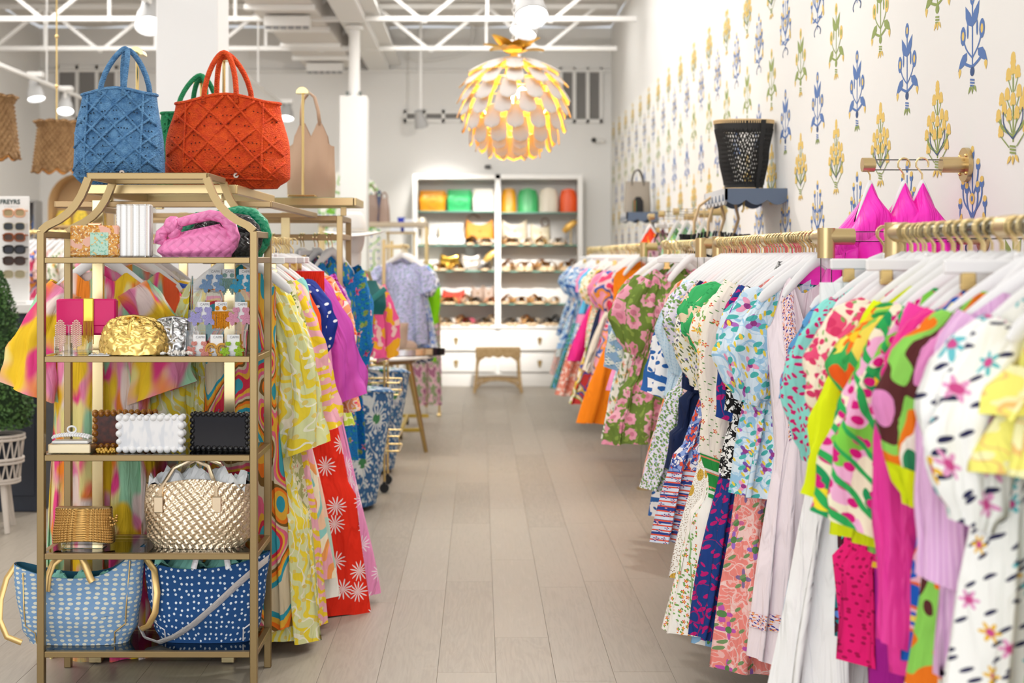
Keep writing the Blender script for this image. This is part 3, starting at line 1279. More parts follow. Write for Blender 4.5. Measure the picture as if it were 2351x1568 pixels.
# ---- second shelf
riser = thing('acrylic_riser', 'clear acrylic riser under the magenta clutch', 'riser', on(170, 1, 5.32))
obj('block', MB().box((0, 0, .034), (wpx(80), .07, .068), .003), acrylic, riser, False)
t = thing('evening_clutch', 'magenta satin clutch with hanging gold chain tassel', 'clutch', on(201, 1, 5.34) + Vector((0, 0, .069)))
mag = mat('magenta_satin', (.80, .0, .16), .45, bump=('noise', 30, .05))
w, h_ = wpx(136, 5.34), .135
obj('case', MB().box((0, 0, h_ / 2), (w, .045, h_), .008), mag, t)
obj('flap', MB().box((0, -.022, h_ * .62), (w * .99, .008, h_ * .74), .004), mag, t)
ts = obj('tassel_band', MB().box((.012, -.03, h_ * .70), (.040, .01, h_ * .66), .004), mat('tassel_gold', (.88, .55, .08), .3, .7), t)
for k in range(9):
    L_ = .075 + R.uniform(-.012, .012)
    obj('chain_strand', MB().tube([(.012 - .018 + .0045 * k, -.034, h_ * .4), (.012 - .018 + .0045 * k + R.uniform(-.002, .002), -.034, h_ * .4 - L_ * .5), (.012 - .018 + .0046 * k, -.033, h_ * .4 - L_)], .0017, 5), MATS['tassel_gold'], ts)


def dumpling(loc, m, label, w, h_, rz=0):
    """gathered woven pouch: woven relief is real geometry"""
    t = thing('gathered_clutch', label, 'clutch', loc, rz)
    mb = MB()

    def f(u, v):
        a = 2 * PI * u + PI / 2
        ph = PI * .5 * v
        r = cos(ph) ** .55 if v < 1 else 0
        z = h_ * sin(ph) ** .8
        x = w / 2 * r * cos(a)
        y = .062 * r * sin(a) * (1.05 - .5 * v)
        k = 15
        aa, bb = (u * 2 + v) * k, (u * 2 - v) * k
        d = .007 * (abs(sin(aa * .5 * PI / 2)) if (int(math.floor(aa / 2) + math.floor(bb / 2)) % 2) else abs(sin(bb * .5 * PI / 2)))
        g_ = .010 * v * v * sin(a * 9 + 3 * v)
        nrm = Vector((cos(a), sin(a), .5)).normalized()
        return Vector((x, y, z)) + nrm * (d + g_), (u, v)
    mb.grid(f, 150, 44)
    o = obj('woven_body', mb, m, t, 'all')
    o['kind'] = 'stuff'
    fr_ = MB().tube([(-w * .36, 0, h_ * .86), (-w * .2, 0, h_ * 1.01), (0, 0, h_ * 1.05), (w * .2, 0, h_ * 1.0), (w * .36, 0, h_ * .84)], .007, 8)
    obj('frame_edge', fr_, m, t)
    obj('gather_pleat', MB().tube([(-.006, -.055, h_ * .45), (-.004, -.042, h_ * .8), (0, -.01, h_ * 1.04)], [.010, .008, .006], 8), m, t)
    return t


dumpling(on(307, 1, 5.27), mat('gold_leather', (.83, .58, .18), .24, .92), 'crinkled gold woven gathered clutch at the shelf front', wpx(152), .135)
dumpling(on(398, 1, 5.40), mat('silver_leather', (.70, .70, .71), .25, .92), 'silver woven gathered clutch half behind the gold one', wpx(120), .125, .2)

t = thing('earring_stand', 'clear T stand with pink crystal chandelier earrings', 'earrings', on(158, 1, 5.225))
obj('stem', MB().box((0, .0, .055), (.006, .005, .11)).box((0, 0, .002), (.06, .04, .004)).box((0, 0, .11), (.075, .005, .005)), acrylic, t, False)
cry = mat('pink_crystal', (.80, .56, .47), .2)
for s in (-1, 1):
    er = MB()
    for i in range(7):
        x = s * .029 + (i - 3) * .0058
        n_ = 15 - abs(i - 3) * 2 + R.randint(0, 2)
        z0 = .128 - .0035 * (i - 3) ** 2 * .6
        for k in range(n_):
            er.ball((x, -.006, z0 - k * .0075), .0036, 6, 4)
    o = obj('earring', er, cry, t)

# clear three-step display of carded earrings
dsp = thing('earring_display', 'clear acrylic stepped display holding nine carded earrings', 'display', on(503, 1, 5.33))
for k in range(3):
    obj('ledge', MB().box((.005 * (k - 1), -.06 + .05 * k, .075 * k + .012), (wpx(140), .03, .003)).box((.005 * (k - 1), -.048 + .05 * k, .075 * k + .05), (wpx(140), .003, .075)), acrylic, dsp, False)
for s in (-1, 1):
    obj('side_panel', MB().prism([(-.07, 0), (.07, 0), (.075, .29), (.045, .29)], (s * wpx(70), 0, 0), (0, 1, 0), (0, 0, 1), (1, 0, 0), .003), acrylic, dsp, False)


def text_mesh(s, size, m, parent, loc, rot=(PI / 2, 0, 0), name='lettering', bold=0.0, align='CENTER', space=1.0):
    cu = bpy.data.curves.new(name, 'FONT')
    cu.body, cu.size, cu.align_x, cu.align_y = s, size, align, 'CENTER'
    cu.offset, cu.extrude = bold, size * .01
    cu.space_character = space
    cu.resolution_u = 3
    o = bpy.data.objects.new(name, cu)
    COL.objects.link(o)
    dg = bpy.context.evaluated_depsgraph_get()
    me = bpy.data.meshes.new_from_object(o.evaluated_get(dg))
    bpy.data.objects.remove(o)
    me.materials.clear()
    me.materials.append(m)
    o = bpy.data.objects.new(name, me)
    COL.objects.link(o)
    o.parent = parent
    o.location, o.rotation_euler = loc, rot
    return o


ink = mat('grey_ink', (.25, .25, .27), .6)


def petals(n, L, wd, a0=0.3, spread=2 * PI):
    mb = MB()
    for k in range(n):
        a = a0 + spread * k / n
        pts = [(0, 0), (.35, .5), (.75, .42), (1, 0), (.75, -.42), (.35, -.5)]
        pl = [(p[0] * L * cos(a) - p[1] * wd * sin(a), p[0] * L * sin(a) + p[1] * wd * cos(a)) for p in pts]
        mb.prism(pl, (0, -.001 * k, 0), (1, 0, 0), (0, 0, 1), (0, -1, 0), .003)
    return mb


ear_specs = [
    (492, 617, 'blue glitter flower earrings on a white card, upper left', 'flower', '#8fb4e0', .03),
    (524, 617, 'grey-green fringe earrings on a white card, upper middle', 'fringe', '#8fb3ac', .0),
    (562, 617, 'turquoise flower earrings on a white card, upper right', 'flower', '#45b0dc', .03),
    (467, 692, 'lilac butterfly earrings on a white card, middle row left', 'flower', '#b9b3ee', .032),
    (507, 692, 'orange beaded fringe earrings on a white card', 'tassel', '#f09a14', .0),
    (553, 692, 'pink speckled butterfly earrings on a white card', 'flower', '#f0a7c4', .03),
    (457, 767, 'coral bead flower earrings on a white card', 'flower', '#ee9d92', .024),
    (497, 767, 'gold swirl hoop earrings on a white card', 'swirl', '#e9b052', .0),
    (535, 767, 'lime green bead flower earrings on a white card', 'flower', '#a8d43a', .022)]
for k, (px, py, lab, kind, colr, rr) in enumerate(ear_specs):
    row = k // 3
    D = (5.375, 5.325, 5.275)[row]
    p = at(px + 2, py, D)
    t = thing('carded_earrings', lab, 'earrings', (p.x, D - .012, p.z - .075))
    obj('card', MB().box((0, 0, .0365), (.046, .0012, .075)), paper, t, False)
    text_mesh('CAPRI', .0125, ink, t, (.004, -.0015, .064))
    m = mat('earring_' + colr, colr, .35, .2, bump=('noise', 300, .8))
    for s in (-1, 1):
        if kind == 'flower':
            e = petals(5, rr * .95, rr * .62, .35 + (0 if s > 0 else .5))
            e.v = [(x + s * .026 - .004, y - .004, z + .012) for x, y, z in e.v]
            e2 = petals(2, rr * .8, rr * .6, PI / 2 - .4, 1.6)
            e.add([(x + s * .018, y - .003, z + .032) for x, y, z in e2.v], e2.f)
        elif kind == 'swirl':
            e = MB()
            e.tube([(s * .02 + .019 * cos(a), -.005, .018 + .021 * sin(a)) for a in [.6 + s * .4 + 4.6 * i / 12 for i in range(13)]], .0055, 6)
            e.tube([(s * .02 + .010 * cos(a), -.006, .018 + .011 * sin(a)) for a in [.6 + 5.2 * i / 10 for i in range(11)]], .003, 5)
        else:
            e = MB().lathe([(.0001, 0), (.0085, .001), (.0001, .003)], 12)
            e.v = [(x + s * .0135, -.004 - z, y + .05) for x, y, z in e.v]
            n_ = 8
            for q in range(n_):
                x = s * .0155 + (q - 3.5) * .0042
                L_ = (.062 - .006 * abs(q - 3.5) * 1.2) if kind == 'fringe' else .060 + R.uniform(-.006, .004)
                e.tube([(x, -.006, .036), (x + R.uniform(-.001, .001), -.007, .036 - L_ * .5), (x, -.006, .036 - L_)], .0022, 5)
            e.box((s * .0155, -.006, .037), (.034, .005, .004), .001)
        obj('earring', e, m, t)
t = thing('shell_card', 'small white card with silver bits lying at the shelf edge', 'jewellery', on(230, 1, 5.215))
obj('card', MB().box((0, 0, .002), (.075, .04, .003)), paper, t, False)
sb = MB()
for k in range(16):
    sb.ball((R.uniform(-.03, .03), R.uniform(-.016, .016), .006), R.uniform(.003, .006), 6, 4)
obj('bits', sb, steel, t)
t = thing('coral_bead_necklace', 'white branch-coral bead necklace heaped at the shelf edge', 'necklace', on(405, 1, 5.22))
sb = MB()
for k in range(70):
    a, r_ = R.uniform(0, 6.28), R.uniform(.1, 1) ** .5
    z = .004 + .02 * (1 - r_) * R.random()
    sb.ball((.057 * r_ * cos(a), .03 * r_ * sin(a), z + .003), R.uniform(.003, .0055), 6, 4, (1, 1, R.uniform(.8, 1.8)))
o = obj('coral_beads', sb, mat('white_coral', (.86, .82, .76), .5), t)
o['kind'] = 'stuff'

# ---- third shelf: beaded clutches
def bead_clutch(loc, rz, w, h_, face_m, bead_m, label, r=.0125, dep=.042):
    t = thing('beaded_clutch', label, 'clutch', loc, rz)
    obj('panel_case', MB().box((0, 0, h_ / 2), (w - 1.6 * r, dep, h_ - 1.6 * r), .004), face_m, t)
    bm_ = MB().ball((0, 0, 0), r, 12, 8).mesh('bead', bead_m, 'all')
    nx, nz = int(w / (1.9 * r)), int(h_ / (1.9 * r))
    pos = []
    for i in range(nx):
        x = -w / 2 + r + (w - 2 * r) * i / (nx - 1)
        pos += [(x, r), (x, h_ - r)]
    for j in range(1, nz - 1):
        z = r + (h_ - 2 * r) * j / (nz - 1)
        pos += [(-w / 2 + r, z), (w / 2 - r, z)]
    for y in (-dep / 2 + .004, dep / 2 - .004):
        for (x, z) in pos:
            o = obj('bead', bm_, None, t, loc=(x, y, z))
            o.scale = [1 + .12 * sin(x * 300 + z * 170)] * 3
    return t


whp = mat('white_pearl', (.85, .85, .86), .2)
bead_clutch(on(347, 2, 5.25), 0, wpx(156), .142, fab('mother_of_pearl', '#f0f0f2', [('wash', 40, 14, .45, .62, '#dfe2e8')], .2), whp, 'white pearl-edged box clutch in front on the third shelf', .0125)
bead_clutch(on(288, 2, 5.37), .25, wpx(150), .145, mat('tortoise_panel', (.03, .008, .006), .15, var=(40, (.12, .02, .01))), mat('amber_bead', (.50, .22, .02), .1, .1, var=(60, (.20, .06, .01))), 'amber and tortoise bead-edged clutch behind the white pearl one', .0115)
bead_clutch(on(508, 2, 5.30), -.12, wpx(142), .145, mat('black_panel', (.006, .006, .012), .08), mat('black_bead', (.008, .008, .010), .12), 'glossy black bead-edged box clutch on the third shelf', .0105)
t = thing('pearl_clip_box', 'gold tray holding a pearl-covered mini clutch', 'jewellery', on(165, 2, 5.245))
obj('tray', MB().box((0, 0, .018), (wpx(96), .07, .034), .003), mat('pale_gold', (.82, .70, .48), .2, .85), t, False)
obj('cushion', MB().box((0, 0, .040), (wpx(84), .058, .012), .005), lacquer, t)
pb = MB()
for j in range(5):
    for i in range(15):
        x = (i - 7) * .0092
        pb.ball((x, -.022 + .011 * j, .052 + .018 * math.sqrt(max(0, 1 - (x / .075) ** 2)) - .002 * abs(j - 2)), .0053, 6, 5)
o = obj('pearls', pb, whp, t)
o['kind'] = 'stuff'
obj('ring_handle', MB().tube([(.016 * cos(a), 0, .085 + .012 * sin(a)) for a in [2 * PI * i / 16 for i in range(16)]], .0035, 6, closed=True), whp, t)
t = thing('bead_bracelet', 'amber bead strand lying in front of the tortoise clutch', 'bracelet', on(243, 2, 5.235))
sb = MB()
for k in range(26):
    a = 2 * PI * k / 26
    sb.ball((.028 * cos(a) + R.uniform(-.005, .005), .02 * sin(a), .006 + .006 * (k % 2)), .006, 7, 5)
obj('beads', sb, mat('amber_glass', (.62, .36, .05), .08, .2), t)

# ---- fourth shelf
t = thing('acrylic_riser', 'low clear acrylic riser under the gold mesh pouch', 'riser', on(194, 3, 5.30))
obj('block', MB().box((0, 0, .014), (wpx(94), .07, .028), .003), acrylic, t, False)
t = thing('mesh_pouch', 'gold rhinestone mesh zip pouch on a clear riser', 'pouch', on(193, 3, 5.30) + Vector((0, 0, .028)))
mb = MB()
w, h_ = wpx(138), .118


def pouch(u, v):
    a = 2 * PI * u + PI / 2
    ww = w / 2 * (1 - .06 * v) * (1 + .02 * sin(v * 6))
    c, s_ = cos(a), sin(a)
    p = 3.6
    x = ww * math.copysign(abs(c) ** (2 / p), c)
    y = .045 * (1 - .55 * v * v) * math.copysign(abs(s_) ** (2 / p), s_)
    z = v * h_ - .012 * (1 - v) * abs(x / ww) ** 2
    d = .0055 * abs(sin(u * 46 * PI)) * abs(sin(v * 14 * PI))
    return Vector((x, y - math.copysign(d, -s_), z)), (u, v)


mb.grid(pouch, 276, 84)
o = obj('mesh_body', mb, mat('gold_rhinestone', (.50, .29, .09), .22, .85), t, 'all')
o['kind'] = 'stuff'
obj('zip_top', MB().box((0, 0, h_ + .001), (w * .9, .034, .006), .002), bronze, t)
zb = MB()
for k in range(18):
    a, b2 = R.uniform(0, 6.28), R.uniform(-1, 1)
    zb.ball((w / 2 + .006 + .012 * cos(a), -.03 + .012 * sin(a), h_ * .68 + .02 * b2), .005, 6, 5)
obj('bead_pull', zb, MATS['gold_rhinestone'], t)

t = thing('woven_tote', 'champagne gold woven metallic tote stuffed with white tissue', 'tote', on(458, 3, 5.34))
ring, frn = bag_surf(.245, [(0, .165), (.15, .192), (.55, .198), (1, .192)], [(0, .075), (.5, .085), (1, .07)], lambda x: .012 * cos(x * 16), 2.5, .01)
K = 34


def wdisp(u, v):
    aa, bb = u * 1.9 * K + v * K * .42, u * 1.9 * K - v * K * .42
    return .0055 * (abs(sin(aa * PI / 2)) if (math.floor(aa) + math.floor(bb)) % 2 else abs(sin(bb * PI / 2)))


chg = mat('champagne_leather', (.76, .61, .43), .25, .9)
o = obj('woven_body', bag_mb(ring, 300, 68, wdisp), [chg, mat('dark_lining', (.05, .05, .06), .8)], t, 'all')
o['kind'] = 'stuff'
for y, x0 in ((-.075, -.01), (.075, .02)):
    hd = obj('handle', MB().tube([(-.125 + x0, y, .16), (-.118 + x0, y * .9, .225), (-.08 + x0, y * .45, .292), (-.01 + x0, y * .25, .325), (.05 + x0, y * .4, .298), (.085 + x0, y * .9, .225), (.09 + x0, y * 1.05, .16)], .0085, 8), chg, t)
    for xx in (-.125, .09):
        obj('stitched_tab', MB().box((xx + x0, y * 1.12, .165), (.036, .008, .06), .003), chg, hd)
tp = MB()
tr = random.Random(4)


def tiss(u, v):
    x, y = lerp(-.18, .18, u), lerp(-.065, .065, v)
    z = .225 + .05 * sin(PI * v) * (.6 + .4 * sin(PI * u)) + .02 * sin(u * 23 + v * 7) + .016 * sin(u * 41 - v * 19) * sin(v * 13)
    return Vector((x, y, z))


tp.grid(tiss, 26, 10)
obj('tissue_paper', tp, tissue, t, False)

# ---- bottom shelf: denim totes
def denim(name, c, spot, core, sc):
    return fab(name, c, [('leaf', sc * .75, sc * 1.45, 0, .30, spot, .3), ('leaf', sc * 1.9, sc * 2.6, 0, .0, core, .3)] if core else [('dots', sc, .20, spot, .5)], .9, bump=.3)


ld = denim('light_denim_fil_coupe', '#7fa3cb', '#dfe0d2', '#b9a67a', 31)
dd = denim('dark_denim_dots', '#265087', '#dfe9f3', None, 33)
teal_lin = mat('teal_lining', (.02, .12, .2), .8)


def big_tote(loc, m, lab, W, h_, topf, strap_m, rz=0):
    t = thing('denim_tote', lab, 'tote', loc, rz)
    ring, fr3 = bag_surf(h_, W, [(0, .07), (.4, .085), (1, .06)], topf, 2.8, .012, 2)
    obj('body', bag_mb(ring, 56, 22), [m, teal_lin], t, 'all')
    for xx in (-.20, .20):
        obj('piping', MB().tube([fr3(xx * (.8 if v < .2 else 1.0) * (1 - .1 * (1 - v)), v) + Vector((0, -.004, 0)) for v in [.02 + .93 * i / 12 for i in range(13)]], .0028, 6), strap_m, t)
    return t, fr3


gs = mat('gold_strap', (.62, .42, .17), .3, .75)
ss = mat('silver_strap', (.82, .80, .82), .42, .25, bump=('noise', 90, .4))
LT, frl = big_tote(on(184, 4, 5.33), ld, 'light blue spotted denim tote with gold straps on the bottom shelf', [(0, .185), (.2, .215), (.6, .235), (1, .245)], .245, lambda x: .07 * ((x - .0) / .22) ** 2 * (1.0 if x > 0 else .55) + (.03 if x > 0 else 0) * sm(.1, .24, x), gs)
for s in (-1, 1):
    pass
obj('handle', MB().tube([(-.105, -.07, .20), (-.10, -.066, .255), (-.085, -.055, .30), (-.04, -.045, .335), (.01, -.045, .335), (.03, -.05, .30), (.055, -.066, .25), (.065, -.07, .235)], .013, 8, flat=.25, up=(1, 0, 0)), gs, LT)
obj('shoulder_strap', MB().tube([(.245, 0, .31), (.285, -.03, .27), (.30, -.05, .19), (.295, -.06, .12), (.27, -.06, .07), (.24, -.05, .055)], .012, 8, flat=.25, up=(1, 0, 0)), gs, LT)
obj('strap_loop', MB().tube([(-.24, 0, .285), (-.272, -.01, .235), (-.288, -.03, .16), (-.285, -.05, .09), (-.255, -.06, .03), (-.20, -.06, .008)], .011, 8, flat=.25, up=(1, 0, 0)), gs, LT)
obj('inner_tissue', MB().grid(lambda u, v: Vector((lerp(-.15, .12, u), lerp(-.05, .05, v), .215 + .03 * sin(u * 19 + v * 5) + .02 * sin(PI * v))), 14, 6), mat('mint_tissue', (.25, .6, .5), .8), LT, False)
DT, frd = big_tote(on(476, 4, 5.36), dd, 'dark blue dotted denim tote with silver diagonal strap', [(0, .175), (.2, .20), (.6, .222), (1, .235)], .275, lambda x: .035 * (x / .22) ** 2 + .012 * x / .2, ss)
obj('shoulder_strap', MB().tube([(.232, -.03, .305), (.20, -.085, .285), (.13, -.098, .225), (.05, -.102, .15), (-.03, -.103, .08), (-.10, -.105, .035), (-.16, -.10, .012), (-.215, -.085, .025), (-.24, -.05, .05)], .021, 10, flat=.15, up=(.5, 0, 1)), ss, DT)
for s in (-1, 1):
    pts = [(-.04 + .0, s * .06, .275), (-.03, s * .05, .32), (.0, s * .04, .345), (.05, s * .04, .345), (.08, s * .05, .32), (.09, s * .06, .275)]
    obj('handle', MB().tube(pts, .011, 8, flat=.3, up=(1, 0, 0)), ss, DT)
obj('inner_tissue', MB().grid(lambda u, v: Vector((lerp(-.19, .18, u), lerp(-.05, .05, v), .27 + .03 * sin(u * 17 + v * 5) + .025 * sin(PI * v))), 14, 6), MATS['mint_tissue'], DT, False)

# ================================================================== gold garment rack behind the etagere
RA = thing('garment_rack', 'double gold garment rack behind the etagere with platform top', 'rack', (-1.26, 5.62, 0))
shg = mat('shiny_gold_bar', (.72, .58, .32), .22, .9)
for X in (-1.505, -.985):
    for y in (.0, 1.62):
        obj('post', MB().box((X + 1.26, y, .92), (.044, .022, 1.80), .002), shg, RA, False)
    obj('hanging_rail', MB().tube([(X + 1.26, .0, 1.665), (X + 1.26, 1.62, 1.665)], .012, 10), shg, RA)
    obj('base_runner', MB().box((X + 1.26, .81, .02), (.05, 1.72, .03), .002), shg, RA, False)
for y in (-.0, 1.62):
    obj('base_bar', MB().box((0, y, .032), (.56, .03, .034), .002), shg, RA, False)
pf = MB()
for y in (0, 1.02):
    pf.box((0, y, 1.862), (.60, .022, .036), .002)
for s in (-1, 1):
    pf.box((s * .295, .51, 1.862), (.022, 1.02, .036), .002)
obj('platform_frame', pf, gold, RA, False)
obj('platform_glass', MB().box((0, .51, 1.876), (.57, 1.0, .008)), glass, RA, False)
for s in (-1, 1):
    for y in (.05, .97):
        obj('spacer', MB().box((s * .22, y, 1.83), (.035, .035, .03), .003), shg, RA, False)
lf = MB()
for y in (.06, 1.62):
    lf.box((0, y, 1.805), (.86, .03, .024), .002)
for s in (-1, 1):
    lf.box((s * .42, .84, 1.805), (.03, 1.58, .024), .002)
obj('upper_frame', lf, bronze, RA, False)

# ---- bag stands and crochet totes on the platform
def bag_stand(x, y, z0, z1, label):
    t = thing('bag_stand', label, 'stand', (x, y, z0))
    obj('base', MB().box((0, 0, .004), (.14, .12, .008), .003), brass, t, False)
    obj('post', MB().tube([(0, 0, 0), (0, 0, z1 - z0)], .007, 8), brass, t)
    ar = [(.032 * cos(a), .032 * sin(a)) for a in [PI * i / 12 for i in range(13)]]
    obj('half_disc_cradle', MB().prism(ar, (0, -.03, z1 - z0 - .012), (1, 0, 0), (0, 0, 1), (0, 1, 0), .07), brass, t, False)
    return t


def crochet_tote(loc, m, label, w, h_, topf, seed, diamonds, rz=0, handle_top=.22, hx=((-.1, .05), (-.05, .1), 0)):
    t = thing('crochet_tote', label, 'tote', loc, rz)
    ring, frn = bag_surf(h_, [(0, w * .40), (.12, w * .50), (.45, w * .5), (1, w * .42)], [(0, .06), (.2, .11), (1, .055)], topf, 2.7, .014, seed)
    obj('body', bag_mb(ring, 64, 26), [m, mat('crochet_inside', (.05, .05, .06), .9)], t, 'all')
    cd = MB()
    n = diamonds
    for k in range(-2, n + 3):
        for s in (-1, 1):
            seg = []
            for i in range(25):
                v = i / 24
                x = (k - n / 2 + .5) * w / n + s * (v - .5) * w * 1.25 * h_ / w * .8
                wd = piece(v, [(0, w * .40), (.12, w * .50), (.45, w * .5), (1, w * .42)])
                if abs(x) < wd * .96:
                    seg.append(frn(x, .01 + .97 * v) + Vector((0, -.004, 0)))
                elif len(seg) > 2:
                    cd.tube(seg, .0055, 6)
                    seg = []
            if len(seg) > 2:
                cd.tube(seg, .0055, 6)
    for x in (-w * .32, w * .30):
        cd.tube([frn(x, v) + Vector((0, -.005, 0)) for v in [.03 + .95 * i / 16 for i in range(17)]], .005, 6)
    cd.tube([frn(-w * .38 + w * .76 * i / 20, .10) + Vector((0, -.004, 0)) for i in range(21)], .006, 6)
    obj('braided_seam', cd, m, t, 'all')
    obj('rim', MB().tube([ring(2 * PI * i / 48, 1.0) for i in range(48)], .007, 6, closed=True), m, t)
    dots = MB()
    for j in range(9):
        for k in range(26):
            x = w * (-.42 + .84 * (k + .5 * (j % 2)) / 26)
            v = .14 + .09 * j
            if R.random() < .45:
                q = frn(x, v)
                dots.box(q + Vector((0, -.003, 0)), (.0045, .004, .0045))
    obj('eyelets', dots, mat(m.name + '_hole', [c * .12 for c in m.node_tree.nodes['Principled BSDF'].inputs['Base Color'].default_value[:3]], .9), t, False)['kind'] = 'stuff'
    for y, (xa, xb) in zip((-.055, .05), hx):
        xm = hx[2]
        hp_ = [(xa, y, h_ * .94)]
        for k in range(1, 16):
            a = PI * k / 16
            x = lerp(xa, xb, .5 - .5 * cos(a))
            hp_.append((lerp(x, xm + (x - (xa + xb) / 2) * .75, sin(a) ** 1.5), y * (1 - .6 * sin(a)), h_ * .94 + (handle_top + h_ * .06) * sin(a) ** .8))
        hp_.append((xb, y, h_ * .94))
        obj('handle', MB().tube(hp_, .0115, 10), m, t, 'all')
    st_ = MB()
    for k in range(8):
        a = PI * k / 8
        st_.bar(frn(w * .1, .13) + Vector((-.011 * cos(a), -.008, -.011 * sin(a))), frn(w * .1, .13) + Vector((.011 * cos(a), -.008, .011 * sin(a))), .0022, .0022)
    obj('star_charm', st_, mat('pale_charm', (.85, .72, .62), .4), t, False)
    return t


PZ = 1.881
blue_cr = crochet_mat('blue_raffia', '#3f709e', '#6090ba')
or_cr = crochet_mat('orange_raffia', '#cc3a02', '#e04e06')
crochet_tote((at(274, 0, 5.80).x, 5.80, PZ), blue_cr, 'dusty blue crocheted raffia tote with diamond pattern', .362, .385, lambda x: .012 * cos(x * 20), 1, 4, 0, .175, ((-.066, .03), (.005, .115), .03))
bag_stand(at(311, 0, 5.87).x, 5.90, PZ, at(0, 118, 5.87).z, 'brass bag stand inside the blue crocheted tote')
crochet_tote((at(523, 0, 5.98).x, 5.98, PZ - .0), or_cr, 'large orange crocheted raffia tote with diamond pattern', .522, .375, lambda x: .018 * cos(x * 15), 3, 4, 0, .195, ((-.092, .045), (-.055, .095), -.012))
bag_stand(at(512, 0, 6.04).x, 6.06, PZ, at(0, 132, 6.04).z, 'brass bag stand inside the orange crocheted tote')
gr_cr = crochet_mat('green_raffia', '#0f7a4a', '#188a55')
crochet_tote((at(452, 0, 6.42).x, 6.42, PZ), gr_cr, 'green raffia tote mostly hidden behind the orange one', .38, .36, lambda x: 0, 5, 4, 0, .17, ((-.08, .05), (-.03, .09), .02))
bag_stand(at(462, 0, 6.5).x, 6.5, PZ, at(0, 187, 6.5).z, 'brass bag stand holding the green tote handles')
# ================================================================== hangers and garments
_bm = MB().tube([(-.20, 0, -.212), (-.182, 0, -.194), (-.13, 0, -.152), (-.07, 0, -.110), (-.03, 0, -.086), (0, 0, -.074), (.03, 0, -.086), (.07, 0, -.110), (.13, 0, -.152), (.182, 0, -.194), (.20, 0, -.212)],
               [.010, .017, .019, .020, .022, .023, .022, .020, .019, .017, .010], 8, flat=.38)
HB = _bm.mesh('shoulder_arm', hang_white)
_hk = [(.021 * cos(a), 0, .021 * sin(a)) for a in [math.radians(-30 + 24 * i) for i in range(9)]]
_hk += [(-.020, 0, -.008), (-.008, 0, -.022), (0, 0, -.034), (0, 0, -.075)]
HK = MB().tube(_hk, .0032, 6).mesh('hook', hooks)
CB = MB().box((0, 0, -.085), (.34, .014, .03), .004).box((0, 0, -.07), (.05, .014, .03), .004).mesh('bar', hang_white)
CL = MB().box((0, 0, -.115), (.03, .02, .036), .003).box((0, -.012, -.128), (.036, .006, .012), .001).mesh('clip', brass)
HCOUNT = {}


def hanger(loc, rz=0.0, clip=False, label='white hanger with gold hook', group='white hangers', k=1.0):
    t = thing('clothes_hanger', label, 'hanger', loc, rz, group)
    obj('hook', HK, None, t)
    if clip:
        obj('bar', CB, None, t)
        for s in (-1, 1):
            obj('clip', CL, None, t, loc=(s * .12, 0, 0))
    else:
        obj('shoulder_arm', HB, None, t).scale = (k, 1, 1 if k == 1 else .93)
    return t


GR_ = random.Random(5)


